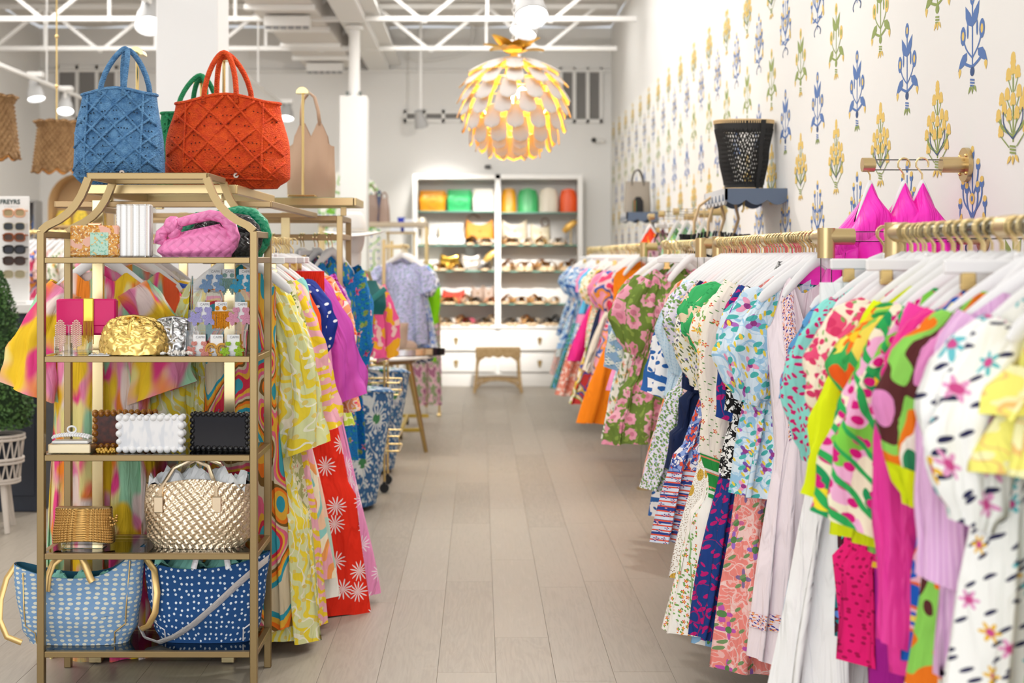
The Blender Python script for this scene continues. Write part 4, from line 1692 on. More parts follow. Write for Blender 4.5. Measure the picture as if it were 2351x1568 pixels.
def garment(name, label, cat, loc, m, length, *, rz=0.0, sw=.195, ww=None, hw=.27, th=.07, folds=9, fa=.035, sleeve=None, slen=None, srad=None, m2=None,
            neck=.075, waist=.36, tiers=(), clip=False, strap=False, trims=(), bands=(), cuff=None, collar=None, group=None, ruffle=None, lean=0.0, nu=92, nv=26):
    t = thing(name, label, cat, loc, rz, group)
    rr = GR_
    ph = [rr.uniform(0, 6.28) for _ in range(6)]
    ww = ww or sw * 1.0
    z0 = -.135 if clip else -.062

    def S(a, v, off=0.0):
        c, s = cos(a), sin(a)
        u = math.copysign(abs(c) ** .85, c)
        if v < waist:
            w = lerp(sw, ww, sm(0, waist, v))
        else:
            w = lerp(ww, hw, ((v - waist) / (1 - waist)) ** .85)
        fm = fa * sm(.08, .95, v) * (1.25 if clip else 1)
        tb = 0.0
        for tv in tiers:
            if v > tv:
                k = (v - tv)
                tb += .016 * math.exp(-k * 9) + .012
                fm *= 1.12
        q_ = folds * a + ph[0] + .9 * sin(2 * a + ph[1]) + 1.1 * v
        fold = fm * (sin(q_) - .28 * sin(2 * q_ + .6) + .5 * sin((folds * 1.7 + 1) * a + ph[2] - 1.5 * v) + .25 * sin(5 * a + 9 * v + ph[3]))
        T = lerp(.012, th, sm(0, .22, v)) * (1 + .35 * v) + tb
        x = (w + tb) * u + fold * .55 * c
        y = T * math.copysign(abs(s) ** .8, s) + fold * (.35 + .65 * abs(s))
        if clip:
            zt = z0
        else:
            zt = z0 - .132 * abs(u) ** 1.1
            if abs(u) < .55:
                q = min(1.0, 2.2 * (1 - abs(u) / .55))
                zt -= (neck if s < 0 else neck * .5) * q
            if strap and .42 < abs(u):
                zt -= .11 * sm(.62, .95, abs(u))
        z = zt + (-length + .02 * sin(3 * a + ph[3]) * .4 - zt) * v
        if off:
            y += -off if s < 0 else off
            x += off * c
        x += lean * v
        return Vector((x, y, z))
    mb = MB()
    per = 2 * (sw + hw)

    def f(u, v):
        a = 2 * PI * u + PI / 2
        return S(a, v), (cum[int(round(u * nu))] * lerp(sw, hw, v) / wref, v * length)
    rg = [S(2 * PI * i / nu + PI / 2, .7) for i in range(nu + 1)]
    cum = [0.0]
    for i in range(nu):
        cum.append(cum[-1] + math.hypot(rg[i + 1].x - rg[i].x, rg[i + 1].y - rg[i].y))
    cum = [c_ - cum[nu // 2] for c_ in cum]
    wref = lerp(sw, hw, .7)
    mb.grid(f, nu, nv, flip=True)
    obj('body', mb, m, t, 'all')
    m2 = m2 or m
    for (v0, v1, bmat) in bands:
        b = MB().grid(lambda u, v: (S(2 * PI * u + PI / 2, lerp(v0, v1, v), .003), (u * per, v * (v1 - v0) * length)), nu, 3, flip=True)
        obj('print_band', b, bmat, t, 'all')
    for (ac, aw, v0, v1, bmat) in trims:
        b = MB().grid(lambda u, v: (S(-PI / 2 + ac + (u - .5) * aw, lerp(v0, v1, v), .004), (u * aw * .2, v * length * (v1 - v0))), 4, 24, flip=True)
        obj('embroidered_trim', b, bmat, t, 'all')
    if sleeve:
        L = slen or {'short': .2, 'puff': .26, 'long': .54, 'bell': .48, 'flutter': .16}[sleeve]
        rd = .8 * (srad or {'short': .072, 'puff': .095, 'long': .062, 'bell': .068, 'flutter': .07}[sleeve])
        out = {'short': .085, 'puff': .095, 'long': .09, 'bell': .12, 'flutter': .075}[sleeve]
        for s in (-1, 1):
            p0, p1 = ph[4] * s, ph[5]

            def path(v):
                return Vector((s * (sw - .055 + out * sin(min(v * 1.4, 1) * PI / 2)), -.01 - .03 * v, z0 - .135 - L * (v ** 1.15)))

            def rad(v):
                if sleeve == 'short':
                    return rd * (.9 + .15 * v)
                if sleeve == 'puff':
                    return rd * (.62 + .5 * sin(PI * min(1, v * 1.02)) ** .8) * (1 if v < .93 else .8)
                if sleeve == 'long':
                    return rd * (1.1 + .12 * sin(v * 6) - .1 * v) * (1.25 - .5 * sm(.86, .95, v) if cuff else 1)
                if sleeve == 'bell':
                    return rd * (.85 + .9 * v * v)
                return rd * (.7 + .9 * v)

            def fs(u, v):
                a = 2 * PI * u
                nf = 7 if sleeve in ('puff', 'flutter', 'bell') else 5
                amp = {'short': .09, 'puff': .16, 'long': .13, 'bell': .15, 'flutter': .22}[sleeve]
                r = rad(v) * (1 + amp * sin(nf * a + p0 + 2 * v) + amp * .6 * sin(3 * a + 9 * v + p1) + amp * .5 * sin(11 * a - 7 * v + p0) + .05 * sin(23 * v + 4 * a + p1))
                c = path(v)
                tl = Vector((cos(.5) * 1, 0, sin(.5) * s)) if v < .3 else Vector((1, 0, .35 * s))
                return c + tl * (r * cos(a)) + Vector((0, 1, 0)) * (r * .55 * sin(a)), (u * rd * 6.3, v * L)
            sb = MB().grid(fs, 34, 20, flip=(s > 0))
            so = obj('sleeve', sb, m2, t, 'all')
            if cuff:
                cb_ = MB().grid(lambda u, v: ((fs(u, lerp(.86, 1.0, v))[0] - path(lerp(.86, 1, v))) * 1.07 + path(lerp(.86, 1.04, v)), (u * .4, v * .1)), 22, 4, flip=(s > 0))
                obj('cuff', cb_, cuff, so, 'all')
    if collar:
        cl = MB().grid(lambda u, v: Vector((.085 * cos(2 * PI * u) * (1 + .25 * v), .03 * sin(2 * PI * u) - .012, z0 - .02 - .045 * v - .03 * (sin(2 * PI * u) < 0) * abs(sin(2 * PI * u)))), 24, 4)
        obj('collar', cl, collar, t, 'all')
    if ruffle:
        rv, rh, rm = ruffle
        b = MB().grid(lambda u, v: (S(2 * PI * u + PI / 2, rv + rh * v, .01 + .035 * v + .018 * v * sin(u * 70)), (u * per, v * rh * length)), 110, 5, flip=True)
        obj('ruffle', b, rm, t, 'all')
    return t


# ------------------------------------------------------------------ printed cloths
P = {}
P['pale_pink'] = fab('pale_pink_cotton', '#fdeef3')
P['embroid'] = fab('floral_embroidery', '#f6e4ea', [('flower', 55, .30, 5, .3, ['#f08a2c', '#a04fc0', '#e0559a', '#f08a2c'], '#f6d04a'), ('leaf', 90, 40, .6, .24, '#3c3f9c'), ('leaf', 40, 90, .3, .2, '#ef7f30')])
P['lightbluebird'] = fab('light_blue_bird_print', '#dcebf6', [('vine', 9, .035, '#9cc8e6'), ('vine', 17, .03, '#b8d8ee'), ('flower', 9, .30, 3, .45, ['#b56cc0', '#f2a0c0', '#7a58b0', '#e8d04a'], '#9a3f8a'), ('leaf', 11, 22, .7, .22, '#4fb6b0'), ('leaf', 13, 26, 2.1, .16, '#f0d24e')])
P['coralbird'] = fab('coral_bird_print', '#f58f86', [('vine', 10, .03, '#fbd3cd'), ('vine', 22, .035, '#f9beb8'), ('flower', 6.5, .32, 4, .45, ['#c85ab4', '#a06fc8', '#d46a9c', '#8a6f9c'], '#5c8a50'), ('leaf', 8, 20, .5, .18, '#7c9a68')])
P['bwline'] = fab('black_white_doodle_print', '#f4f4f2', [('vine', 14, .05, '#141416'), ('vine', 30, .05, '#141416'), ('flower', 12, .28, 6, .5, ['#141416', '#f4f4f2', '#141416'], '#f4f4f2'), ('flower', 6.5, .14, 3, .4, ['#e0532c', '#62a8d8', '#e88cc0', '#f0a030'], '#3fa05a')])
P['navyleaf'] = fab('navy_magenta_embroidered', '#1d3f86', [('leaf', 9, 22, .5, .22, '#c01a72'), ('leaf', 9, 22, 2.4, .15, '#c01a72'), ('vine', 5, .008, '#a01a6c')])
P['pinkikat'] = fab('pink_ikat', '#e0569a', [('blob', 26, .52, '#f8d6e4', 2.2), ('blob', 40, .58, '#f4e6ee', 2.0)])
P['bluewhiteflower'] = fab('blue_large_white_flower', '#8dbbe2', [('flower', 4.2, .42, 5, .35, '#f4f3ee', '#eec04a'), ('leaf', 8, 16, .8, .24, '#5f9a52')])
P['whitegarland'] = fab('white_red_garland', '#fbf7ef', [('stripe', 0, .085, .10, '#9fc08a', .05), ('flower', 24, .30, 5, .3, ['#e2492c', '#f08030', '#d8412c'], '#f6c04a'), ('leaf', 46, 30, .7, .22, '#7fae5e'), ('stripe', 0, .17, .44, '#fbf7ef', .0)])
P['creamposy'] = fab('cream_red_posy', '#fbf1e2', [('flower', 15, .18, 5, .3, ['#dd4a34', '#e66a4a'], '#f8dc9a'), ('leaf', 20, 46, .1, .12, '#6f9c5a')])
P['green_cuff'] = fab('green_stripe_cuff', '#2f9a48', [('stripe', PI / 2, .05, .16, '#f4f2ea', 0), ('stripe', PI / 2, .034, .12, '#e8926c', 0)])
P['pineapple'] = fab('white_yellow_pineapple', '#fbf8f2', [('leaf', 10, 7, 0, .24, '#d9b048'), ('dots', 90, .2, '#8a6a3a', .8)])
P['bluepaisley'] = fab('blue_red_paisley', '#8fa8e0', [('vine', 13, .06, '#f4f0f4'), ('blob', 18, .56, '#e2573e'), ('vine', 22, .04, '#3450a0')])
P['paisleyband'] = fab('blue_red_border', '#d8e2f4', [('stripe', PI / 2, .06, .3, '#2c4690', 0), ('stripe', PI / 2, .023, .3, '#e2573e', 0), ('flower', 30, .3, 4, .4, '#2c4690', '#f0a0a0')])
P['orange'] = fab('bright_orange_cotton', '#f4541a')
P['navy'] = fab('navy_cotton', '#16264c')
P['hotpink'] = fab('hot_pink_cotton', '#ee4fae')
P['greenfloral'] = fab('green_cream_floral', '#3fb268', [('blob', 14, .53, '#f1d9b8'), ('flower', 16, .3, 5, .3, ['#f1d9b8', '#2f9a58'], '#3fb268')])
P['yellowpurple'] = fab('white_yellow_purple_ditsy', '#f6f2e8', [('flower', 34, .32, 5, .3, ['#e8ce4c', '#7a6cc0', '#e8ce4c', '#5a5a7a'], None), ('leaf', 50, 28, .7, .22, '#6c7a58')])
P['redfloral'] = fab('cream_coral_floral', '#fbf3e4', [('flower', 20, .36, 5, .35, ['#ee7040', '#f08aa8', '#e84a3c', '#f4b04a'], '#f8dc6a'), ('leaf', 34, 22, .7, .24, '#7fae5e')])
P['lilacgreen'] = fab('lilac_green_floral', '#eceaf6', [('flower', 22, .34, 5, .35, ['#9aa8e0', '#b7a6dc', '#8fb0e4'], '#f0e2a0'), ('leaf', 40, 26, .8, .28, '#6f9a54'), ('leaf', 26, 40, .3, .2, '#86ab66')])
P['lattice'] = fab('blue_white_lattice', '#f6f6f6', [('leaf', 14, 26, .6, .26, '#2f66ac'), ('leaf', 26, 14, .4, .16, '#2f66ac'), ('stripe', .12, .16, .14, '#2f66ac', 0), ('stripe', PI / 2, .24, .10, '#2f66ac', 0)])
P['skyembro'] = fab('sky_blue_eyelet', '#cfe6f4', [('dots', 60, .2, '#a8cfe8', .3)])
P['pinkorange'] = fab('pink_orange_stripe', '#f8b8b0', [('stripe', .3, .05, .4, '#f08a4a', .04), ('stripe', .3, .09, .2, '#f8e2d8', .04)])
P['coralditsy'] = fab('coral_ditsy', '#f2cfc8', [('flower', 40, .34, 5, .3, ['#e05a50', '#6a7ab0', '#f0a040'], None), ('leaf', 50, 30, .7, .22, '#5a6a68')])
P['greenblue'] = fab('green_blue_print', '#3f8a68', [('leaf', 30, 18, .7, .24, '#8ab8d0'), ('blob', 26, .57, '#5a9ad0')])
P['roses'] = fab('large_pink_roses_on_green', '#6f8a3c', [('flower', 8.6, .44, 7, .08, ['#f0a8bc', '#ee9cb4', '#f4b8c6'], '#d8849a'), ('blob', 22, .62, '#8fa84e')])
P['creamgarden'] = fab('cream_garden_floral', '#f3efe2', [('flower', 9, .30, 6, .25, ['#f2b8a0', '#f0d070', '#e8909c'], '#e08a60'), ('leaf', 20, 11, .8, .24, '#7f9a62')])
P['mosaic'] = fab('blue_green_mosaic', '#e6f0ea', [('check', 22, '#8fb6d8', .7), ('flower', 24, .34, 4, .4, ['#5a96b8', '#8fb88a'], '#f2f4ee')])
P['whiteblueflor'] = fab('white_blue_embroidered', '#f7f8fb', [('flower', 13, .3, 3, .5, '#7f95d4', '#f7f8fb'), ('vine', 7, .014, '#8aa27a'), ('leaf', 26, 14, .8, .18, '#9aa8dc')])
P['denimfloral'] = fab('blue_chambray_floral', '#5f9fd2', [('flower', 22, .2, 5, .3, ['#a85a8a', '#3a5a7a', '#c89ab0'], None), ('vine', 8, .010, '#35506a')])
P['whitelinen'] = fab('white_linen', '#fbfbfb', [('stripe', 0, .09, .04, '#f0f0f2', .02)])
P['linenstripe'] = fab('white_grey_stripe_band', '#fafafa', [('stripe', PI / 2, .055, .1, '#a8aeb8', 0)])
P['aquamagenta'] = fab('aqua_magenta_print', '#8fe0d6', [('leaf', 22, 44, .6, .22, '#cf1f72'), ('leaf', 24, 40, 2.3, .20, '#cf1f72')])
P['tealbrown'] = fab('teal_brown_print', '#0f7f8c', [('blob', 9, .55, '#4a1a2a'), ('leaf', 12, 22, .8, .28, '#35d0c8'), ('leaf', 22, 12, .3, .2, '#5a8ae0')])
P['magenta'] = fab('magenta_crepe', '#e8248c', rough=.55)
P['magentasatin'] = fab('magenta_satin_dress', '#ee3aa0', rough=.42)
P['hotpinkeyelet'] = fab('hot_pink_eyelet', '#f01a78', [('dots', 36, .22, '#b00a50', .8)])
P['purple'] = fab('purple_jersey', '#a81a90')
P['creampinkruf'] = fab('cream_pink_print', '#f8ead2', [('blob', 20, .56, '#e8507c'), ('dots', 26, .24, '#d83a6a', .9), ('leaf', 40, 20, .3, .14, '#7fae5e')])
P['neon'] = fab('neon_yellow_cotton', '#e2f014')
P['tropical'] = fab('tropical_multicolour', '#f8c8dc', [('multi', 7, ['#f8c8dc', '#8fd45a', '#f8e25a', '#3fae5a', '#f0601a', '#f6a4d0'], 2.0), ('flower', 7, .34, 8, .3, ['#f0701a', '#e81a7c'], '#f4c82a'), ('leaf', 9, 20, .9, .2, '#2f9a4a')])
P['tropical2'] = fab('green_pink_leaf_print', '#f3b6d8', [('multi', 9, ['#7fd44a', '#f3b6d8', '#f6f0d0', '#1f9a5a', '#f4e02a'], 1.5), ('dots', 24, .28, '#d81a80', .7), ('stripe', .9, .05, .25, '#2fae58', .06)])
P['bluepop'] = fab('cobalt_pop_print', '#1a62c8', [('multi', 12, ['#1a62c8', '#1a62c8', '#e86a3a', '#f0c0d0', '#1a62c8', '#f2e06a'], 1.0)])
P['orangegreen'] = fab('orange_green_white_print', '#fbf2e4', [('multi', 6, ['#2f8a5a', '#fbf2e4', '#f07a1a', '#8fd45a', '#5a2a2a', '#e890c8'], 1.8)])
P['whitebotan'] = fab('white_navy_botanical', '#fbfbf8', [('leaf', 9, 30, .6, .18, '#2a2a50'), ('flower', 9, .28, 6, .3, ['#e8a0cc', '#6ac0c8', '#f0c040'], '#d05090')])
P['yellowruf'] = fab('lemon_scallop', '#f6f07a', [('blob', 10, .56, '#f8f4b8'), ('vine', 9, .02, '#f4c878')])
P['lilacrib'] = fab('lilac_rib', '#eabfe4', [('stripe', 0, .012, .4, '#dca8d8', 0)])
P['pinkmulti'] = fab('pink_red_blue_print', '#f2a8c0', [('multi', 10, ['#e8507c', '#f6d4dc', '#4a6ab8', '#f2a040', '#f2a8c0'], 1.4)])
P['bluedots'] = fab('blue_patch_print', '#7fa8d4', [('multi', 14, ['#3f6ab0', '#b8d4ea', '#7fa8d4', '#f4f4f4', '#5a8ac8'], 1.4)])
P['coralpaisley'] = fab('coral_paisley', '#f0a08a', [('vine', 18, .05, '#e0604a'), ('blob', 20, .58, '#fbe6da')])
P['folk'] = fab('red_blue_folk_print', '#c83c3a', [('multi', 10, ['#c83c3a', '#3454a8', '#e8c03a', '#f0e6d8', '#8fae3a', '#c83c3a'], 1.2)])
P['tangerine'] = fab('tangerine_crepe', '#fb8a14')
P['candy'] = fab('candy_pink_cotton', '#f79ac4')
P['sky'] = fab('sky_blue_cotton', '#62c2ee')
P['cream'] = fab('cream_knit', '#e8e2d6', [('stripe', 0, .02, .3, '#d8d0c2', 0)])
P['redorange'] = fab('red_orange_silk', '#f2441a', [('blob', 8, .62, '#f6b82a')], rough=.5)
P['mintprint'] = fab('mint_green_print', '#d4f0dc', [('blob', 16, .54, '#8fd8a8'), ('vine', 12, .03, '#b8e060')])
P['mauveprint'] = fab('mauve_green_print', '#c8a0b0', [('multi', 12, ['#c8a0b0', '#8a9a70', '#e0b8c4', '#a86a88'], 1.5)])
# left side cloths
P['tiedye'] = fab('rainbow_tie_dye', '#f6e89a', [('wash', 5, 2.6, .46, .58, '#f490b8'), ('wash', 6, 3.2, .49, .60, '#fb8f2c'), ('wash', 5, 3.6, .53, .63, '#f2458c'), ('wash', 6, 3.0, .54, .64, '#a6dcb4'), ('wash', 7, 3.0, .58, .68, '#fde6de'), ('wash', 5, 3.8, .54, .64, '#f8cc2a')], .7)
P['tiedye2'] = fab('bright_tie_dye', '#f9c84a', [('wash', 6, 2.2, .44, .56, '#f7a03a'), ('wash', 5, 2.6, .50, .60, '#f45aa4'), ('wash', 6, 3.0, .52, .62, '#c6e68a'), ('wash', 5, 2.4, .54, .64, '#a8dcd0'), ('wash', 7, 2.2, .56, .66, '#fbdce6'), ('wash', 5, 3.2, .58, .68, '#f4663a')], .7)
P['marble'] = fab('bold_marbled_swirl', '#d8a048', [('multi', 5.0, [(.0, '#d8c8a8'), (.34, '#2f9ab0'), (.40, '#e8b03a'), (.45, '#f07a20'), (.485, '#7a5a28'), (.515, '#d8c8a8'), (.545, '#e86a8a'), (.58, '#e8b03a'), (.61, '#d8304a'), (.65, '#3fa0b0')], .3)], .7)
P['sageswirl'] = fab('sage_yellow_swirl', '#dfe2a8', [('stripe', .25, .06, .40, '#f2d83a', .22), ('stripe', .25, .06, .14, '#f6f2d8', .22), ('dots', 14, .16, '#e8d070', .8)], .7)
P['pinkswirl'] = fab('pink_yellow_swirl', '#f2b0c0', [('stripe', PI / 2, .05, .45, '#f4d02a', .16), ('dots', 14, .14, '#f6e8a0', .8)], .7)
P['sagetile'] = fab('sage_star_tile', '#eee6c8', [('flower', 10, .40, 8, .3, '#8a9a52', '#eee6c8'), ('check', 18, '#b8b878', .7), ('flower', 10, .25, 8, .2, '#f4e8cc', '#e8a890')], .8)
P['peachwave'] = fab('peach_teal_wave', '#f6c8a4', [('multi', 5, ['#f6c8a4', '#8fd0c8', '#f8e8c8', '#f4a05a', '#f0a8b8', '#e8d0a8'], .6)], .8)
P['paleblock'] = fab('pale_colour_block', '#f2efe6', [('stripe', PI / 2, .55, .26, '#b8dcb4', 0), ('stripe', PI / 2, .55, .0, '#ffffff', 0), ('band', .95, 1.15, '#f6cdb8'), ('band', 1.15, 1.4, '#bcd8c8')], .8)
P['redstar'] = fab('red_white_starburst', '#ea2c14', [('flower', 5.2, .34, 13, .55, '#fbeef0', None)], .75)
P['pinkstar'] = fab('pink_white_starburst', '#f29acb', [('flower', 5.6, .34, 13, .55, '#fbeef4', None)], .75)
P['navydot'] = fab('navy_white_dot', '#16308c', [('dots', 16, .12, '#f2f4fa', .5)], .6)
P['orchid'] = fab('orchid_silk', '#c84fb4', rough=.4)
P['orangefloral'] = fab('orange_pink_petal_print', '#f8a878', [('flower', 9, .44, 6, .35, ['#f6602a', '#f04a7a', '#fbb03a', '#fbd8d0'], '#f4c83a'), ('vine', 10, .02, '#fbeae0')], .7)
P['lime'] = fab('lime_toile', '#c8e04a', [('vine', 16, .05, '#f0f4c0')])
P['hound'] = fab('purple_red_houndstooth', '#a8289a', [('check', 34, '#7a0f34', .4), ('check', 68, '#c458c8', .4)])
P['lilacplaid'] = fab('lilac_plaid', '#e4a0d4', [('stripe', 0, .03, .3, '#c078b8', 0), ('stripe', PI / 2, .03, .3, '#f0c8e4', 0)])
P['bluefloral'] = fab('cobalt_pink_blossom', '#1a7ac4', [('flower', 8, .24, 5, .3, ['#f0a0b4', '#f6c4cc', '#e8688c'], '#b82a5a'), ('flower', 11, .26, 9, .15, ['#8fa84a', '#1a7ac4', '#a8bc5a'], None), ('leaf', 26, 14, .8, .18, '#2f9a8a'), ('leaf', 30, 60, .3, .12, '#12305a')])
P['palm'] = fab('lavender_palm_print', '#b8b8dc', [('leaf', 12, 40, .5, .24, '#7f9a98'), ('leaf', 12, 40, 2.6, .22, '#8a94b4')])
P['ikat'] = fab('blue_white_ikat', '#eef2fb', [('blob', 22, .53, '#7fa0e0', .5), ('blob', 30, .6, '#4a78cc', .6)])
P['navytile'] = fab('navy_white_print', '#f2f2f4', [('multi', 16, ['#1c2c58', '#f2f2f4', '#1c2c58', '#f2f2f4'], 1.2)])
P['limegreen'] = fab('lime_green_silk', '#8fe00a', rough=.5)
P['pinkpop'] = fab('pink_orange_shirt', '#f8609c', [('blob', 7, .56, '#f8b42a'), ('blob', 9, .6, '#fbd0c8')])
P['whitecot'] = fab('white_cotton', '#f4f4f6')

# ------------------------------------------------------------------ right wall rails
RX, RZ = 1.13, 1.662


def rail(y0, y1, label, elbow=True, coupler=None, post=True):
    t = thing('clothes_rail', label, 'rail', (RX, y0, 0))
    obj('rail_tube', MB().tube([(0, 0, RZ), (0, y1 - y0, RZ)], .018, 14), acrylic, t)
    for (yy, d) in ((0, 1), (y1 - y0, -1)):
        el = MB()
        el.tube([(0, yy + d * .10, RZ), (0, yy, RZ)], .027, 14)
        el.tube([(0, yy, RZ + .028), (0, yy, RZ - .07)], .029, 14)
        el.tube([(0, yy, RZ), (.09, yy, RZ)], .027, 14)
        obj('elbow', el, gold, t)
        obj('upright', MB().tube([(0, yy, 0.02), (0, yy, RZ - .05)], .019, 14), acrylic, t)
        obj('foot', MB().lathe([(.05, 0), (.05, .012), (.026, .02), (.026, .07)], 16, (0, yy, 0)), gold, t)
        obj('wall_arm', MB().tube([(.05, yy, RZ), (XR - RX - .005, yy, RZ)], .018, 12), acrylic, t)
        obj('flange', MB().tube([(XR - RX - .09, yy, RZ), (XR - RX - .005, yy, RZ)], .026, 14).tube([(XR - RX - .016, yy, RZ), (XR - RX - .005, yy, RZ)], .052, 20), gold, t)
    if coupler:
        obj('coupler', MB().tube([(0, coupler - y0 - .03, RZ), (0, coupler - y0 + .03, RZ)], .025, 14), gold, t)
    return t


rail(2.05, 3.86, 'clear hanging rail with gold elbows nearest the camera on the right', coupler=3.03)
rail(4.63, 6.72, 'clear hanging rail with gold elbows under the woven black basket', coupler=5.56)
rail(7.25, 8.5, 'clear hanging rail with gold elbows holding the large rose dress')
rail(9.75, 14.6, 'clear hanging rail with gold elbows farthest down the right wall', coupler=10.75)
HL = [('white hanger with gold hook on the nearest right rail', 'hangers on the nearest right rail'),
      ('white hanger with gold hook on the second right rail', 'hangers on the second right rail'),
      ('white hanger with gold hook on the rose dress rail', 'hangers on the third right rail'),
      ('white hanger with gold hook on the farthest right rail', 'hangers on the farthest right rail')]


def L_(py, D):
    """garment length so that its hem reaches picture row py at distance D"""
    return RZ - (H - (py - VY) * D / F)


def G(D, name, cat, mk, hem, label, rl, group, X=RX, hz=RZ, rz=None, **kw):
    r = GR_.uniform(-.16, .16) if rz is None else rz
    mm = P[mk] if isinstance(mk, str) else mk
    garment(name, label, cat, (X, D, hz), mm, L_(hem, D) + (hz - RZ), rz=r, group=group, **kw)
    hanger((X, D, hz), r, kw.get('clip', False), *rl)


g1, g2, g3, g4 = ['garments on the %s right rail' % k for k in ('nearest', 'second', 'third', 'farthest')]
# nearest rail, from its far end towards the camera
G(4.10, 'dress', 'dress', 'whiteblueflor', 1330, 'white gauzy dress embroidered with blue flowers beside the pink pinafore', HL[0], g1, hw=.20, sw=.17, sleeve=None, X=1.17)
G(3.97, 'dress', 'dress', 'denimfloral', 1640, 'blue chambray floral maxi dress with ruffled shoulder', HL[0], g1, hw=.30, sw=.165, sleeve='flutter', ruffle=(.02, .14, P['denimfloral']), srad=.075, slen=.30)
G(3.89, 'maxi_skirt', 'skirt', 'whitelinen', 1700, 'white linen maxi skirt with grey striped waist', HL[0], g1, hw=.32, sw=.20, clip=True, bands=[(.25, .42, P['linenstripe'])])
G(3.80, 'blouse', 'blouse', 'aquamagenta', 1160, 'aqua blouse with magenta leaf sprigs', HL[0], g1, hw=.20, sleeve='puff', slen=.42, srad=.085)
G(3.71, 'dress', 'dress', 'tealbrown', 1460, 'teal and brown printed midi dress on the nearest rail', HL[0], g1, hw=.17, sw=.17)
G(3.62, 'dress', 'dress', 'hotpinkeyelet', 1505, 'hot pink eyelet dress with scalloped hem', HL[0], g1, hw=.18, sw=.17, tiers=(.7,))
G(3.54, 'dress', 'dress', 'purple', 1660, 'purple jersey maxi dress behind the pink eyelet', HL[0], g1, hw=.13, sw=.16)
G(3.47, 'blouse', 'blouse', 'creampinkruf', 1110, 'cream blouse with pink brushmarks and ruffle sleeves', HL[0], g1, hw=.24, sleeve='puff', slen=.34, srad=.12)
G(3.38, 'blouse', 'blouse', 'neon', 1240, 'neon yellow cotton blouse with bell sleeves', HL[0], g1, hw=.26, sleeve='bell', slen=.46, srad=.085)
G(3.28, 'dress', 'dress', 'tropical', 1290, 'tropical multicolour dress with orange blooms', HL[0], g1, hw=.21, sleeve='puff', srad=.10)
G(3.18, 'blouse', 'blouse', 'tropical2', 1150, 'pink and green leaf print blouse with wide sleeves', HL[0], g1, hw=.22, sleeve='bell', srad=.08)
G(3.08, 'dress', 'dress', 'magentasatin', 1560, 'magenta satin long-sleeved dress', HL[0], g1, hw=.21, sleeve='long', slen=.70, srad=.075)
G(2.98, 'dress', 'dress', 'bluepop', 1520, 'cobalt dress with orange pop print', HL[0], g1, hw=.22, sleeve='short', m2=P['magenta'])
G(2.88, 'dress', 'dress', 'orangegreen', 1660, 'orange green and white abstract print dress', HL[0], g1, hw=.24, sleeve='puff', slen=.36, srad=.10, cuff=P['neon'])
G(2.76, 'cardigan', 'cardigan', 'lilacrib', 1560, 'pale lilac ribbed knit with deep cuffs', HL[0], g1, hw=.22, sleeve='long', slen=.5)
G(2.66, 'dress', 'dress', 'whitebotan', 1700, 'white dress with dark botanical print', HL[0], g1, hw=.25, sleeve='puff', slen=.36, srad=.10)
G(2.52, 'blouse', 'blouse', 'yellowruf', 1090, 'lemon yellow scalloped ruffle blouse at the right edge', HL[0], g1, hw=.22, sw=.17, ruffle=(.25, .35, P['yellowruf']))
G(2.38, 'dress', 'dress', 'tropical', 1700, 'tropical print dress nearest the camera', HL[0], g1, hw=.19, sw=.15)
for k in range(22):
    hanger((RX, 3.78 - .066 * k + .012, RZ), GR_.uniform(-.12, .12), k % 9 == 4, *HL[0], k=.62)
# second rail, from the camera end
G(4.72, 'pinafore_dress', 'dress', 'pale_pink', 1510, 'pale pink pinafore dress with embroidered floral trim', HL[1], g2, rz=.0, hw=.23, sw=.175, ww=.15, strap=True, neck=.19, waist=.40, fa=.018,
  trims=[(-.62, .30, .02, .40, P['embroid']), (-.25, .07, .40, .86, P['embroid'])], bands=[(.865, .91, P['embroid'])])
G(4.82, 'dress', 'dress', 'lightbluebird', 1130, 'light blue bird print mini dress with puffed sleeves', HL[1], g2, rz=.12, hw=.26, sleeve='puff', slen=.36, srad=.12)
G(4.92, 'maxi_dress', 'dress', 'coralbird', 1540, 'coral bird print maxi dress brushing the floor', HL[1], g2, hw=.32, sleeve='short', fa=.034, folds=8)
G(5.00, 'shirt', 'shirt', 'bwline', 1095, 'black and white doodle print shirt', HL[1], g2, hw=.27, sleeve='long', slen=.42, collar=P['bwline'])
G(5.06, 'blouse', 'blouse', 'pinkikat', 1190, 'pink ikat blouse below the doodle shirt', HL[1], g2, hw=.20)
G(5.13, 'kaftan', 'kaftan', 'navyleaf', 1460, 'navy kaftan embroidered with magenta leaves', HL[1], g2, hw=.36, sleeve='long', slen=.46, srad=.075)
G(5.22, 'dress', 'dress', 'bluewhiteflower', 1475, 'sky blue maxi dress with large white flowers', HL[1], g2, hw=.34)
G(5.30, 'maxi_dress', 'dress', 'whitegarland', 1445, 'white maxi dress with red flower garlands and green cuffs', HL[1], g2, rz=.1, hw=.42, sleeve='long', slen=.74, srad=.09, m2=P['creamposy'], cuff=P['green_cuff'], tiers=(.62,), folds=8)
G(5.42, 'dress', 'dress', 'redfloral', 1000, 'cream dress with coral flowers on the second right rail', HL[1], g2, hw=.22, sleeve='puff', slen=.34)
G(5.52, 'dress', 'dress', 'pineapple', 1330, 'white dress with yellow pineapples', HL[1], g2, hw=.37)
G(5.60, 'blouse', 'blouse', 'greenfloral', 900, 'green blouse with cream flowers', HL[1], g2, hw=.22, sleeve='puff', srad=.12)
G(5.68, 'blouse', 'blouse', 'yellowpurple', 900, 'white cotton blouse with yellow and violet ditsy flowers', HL[1], g2, hw=.24, sleeve='puff', slen=.4, srad=.12)
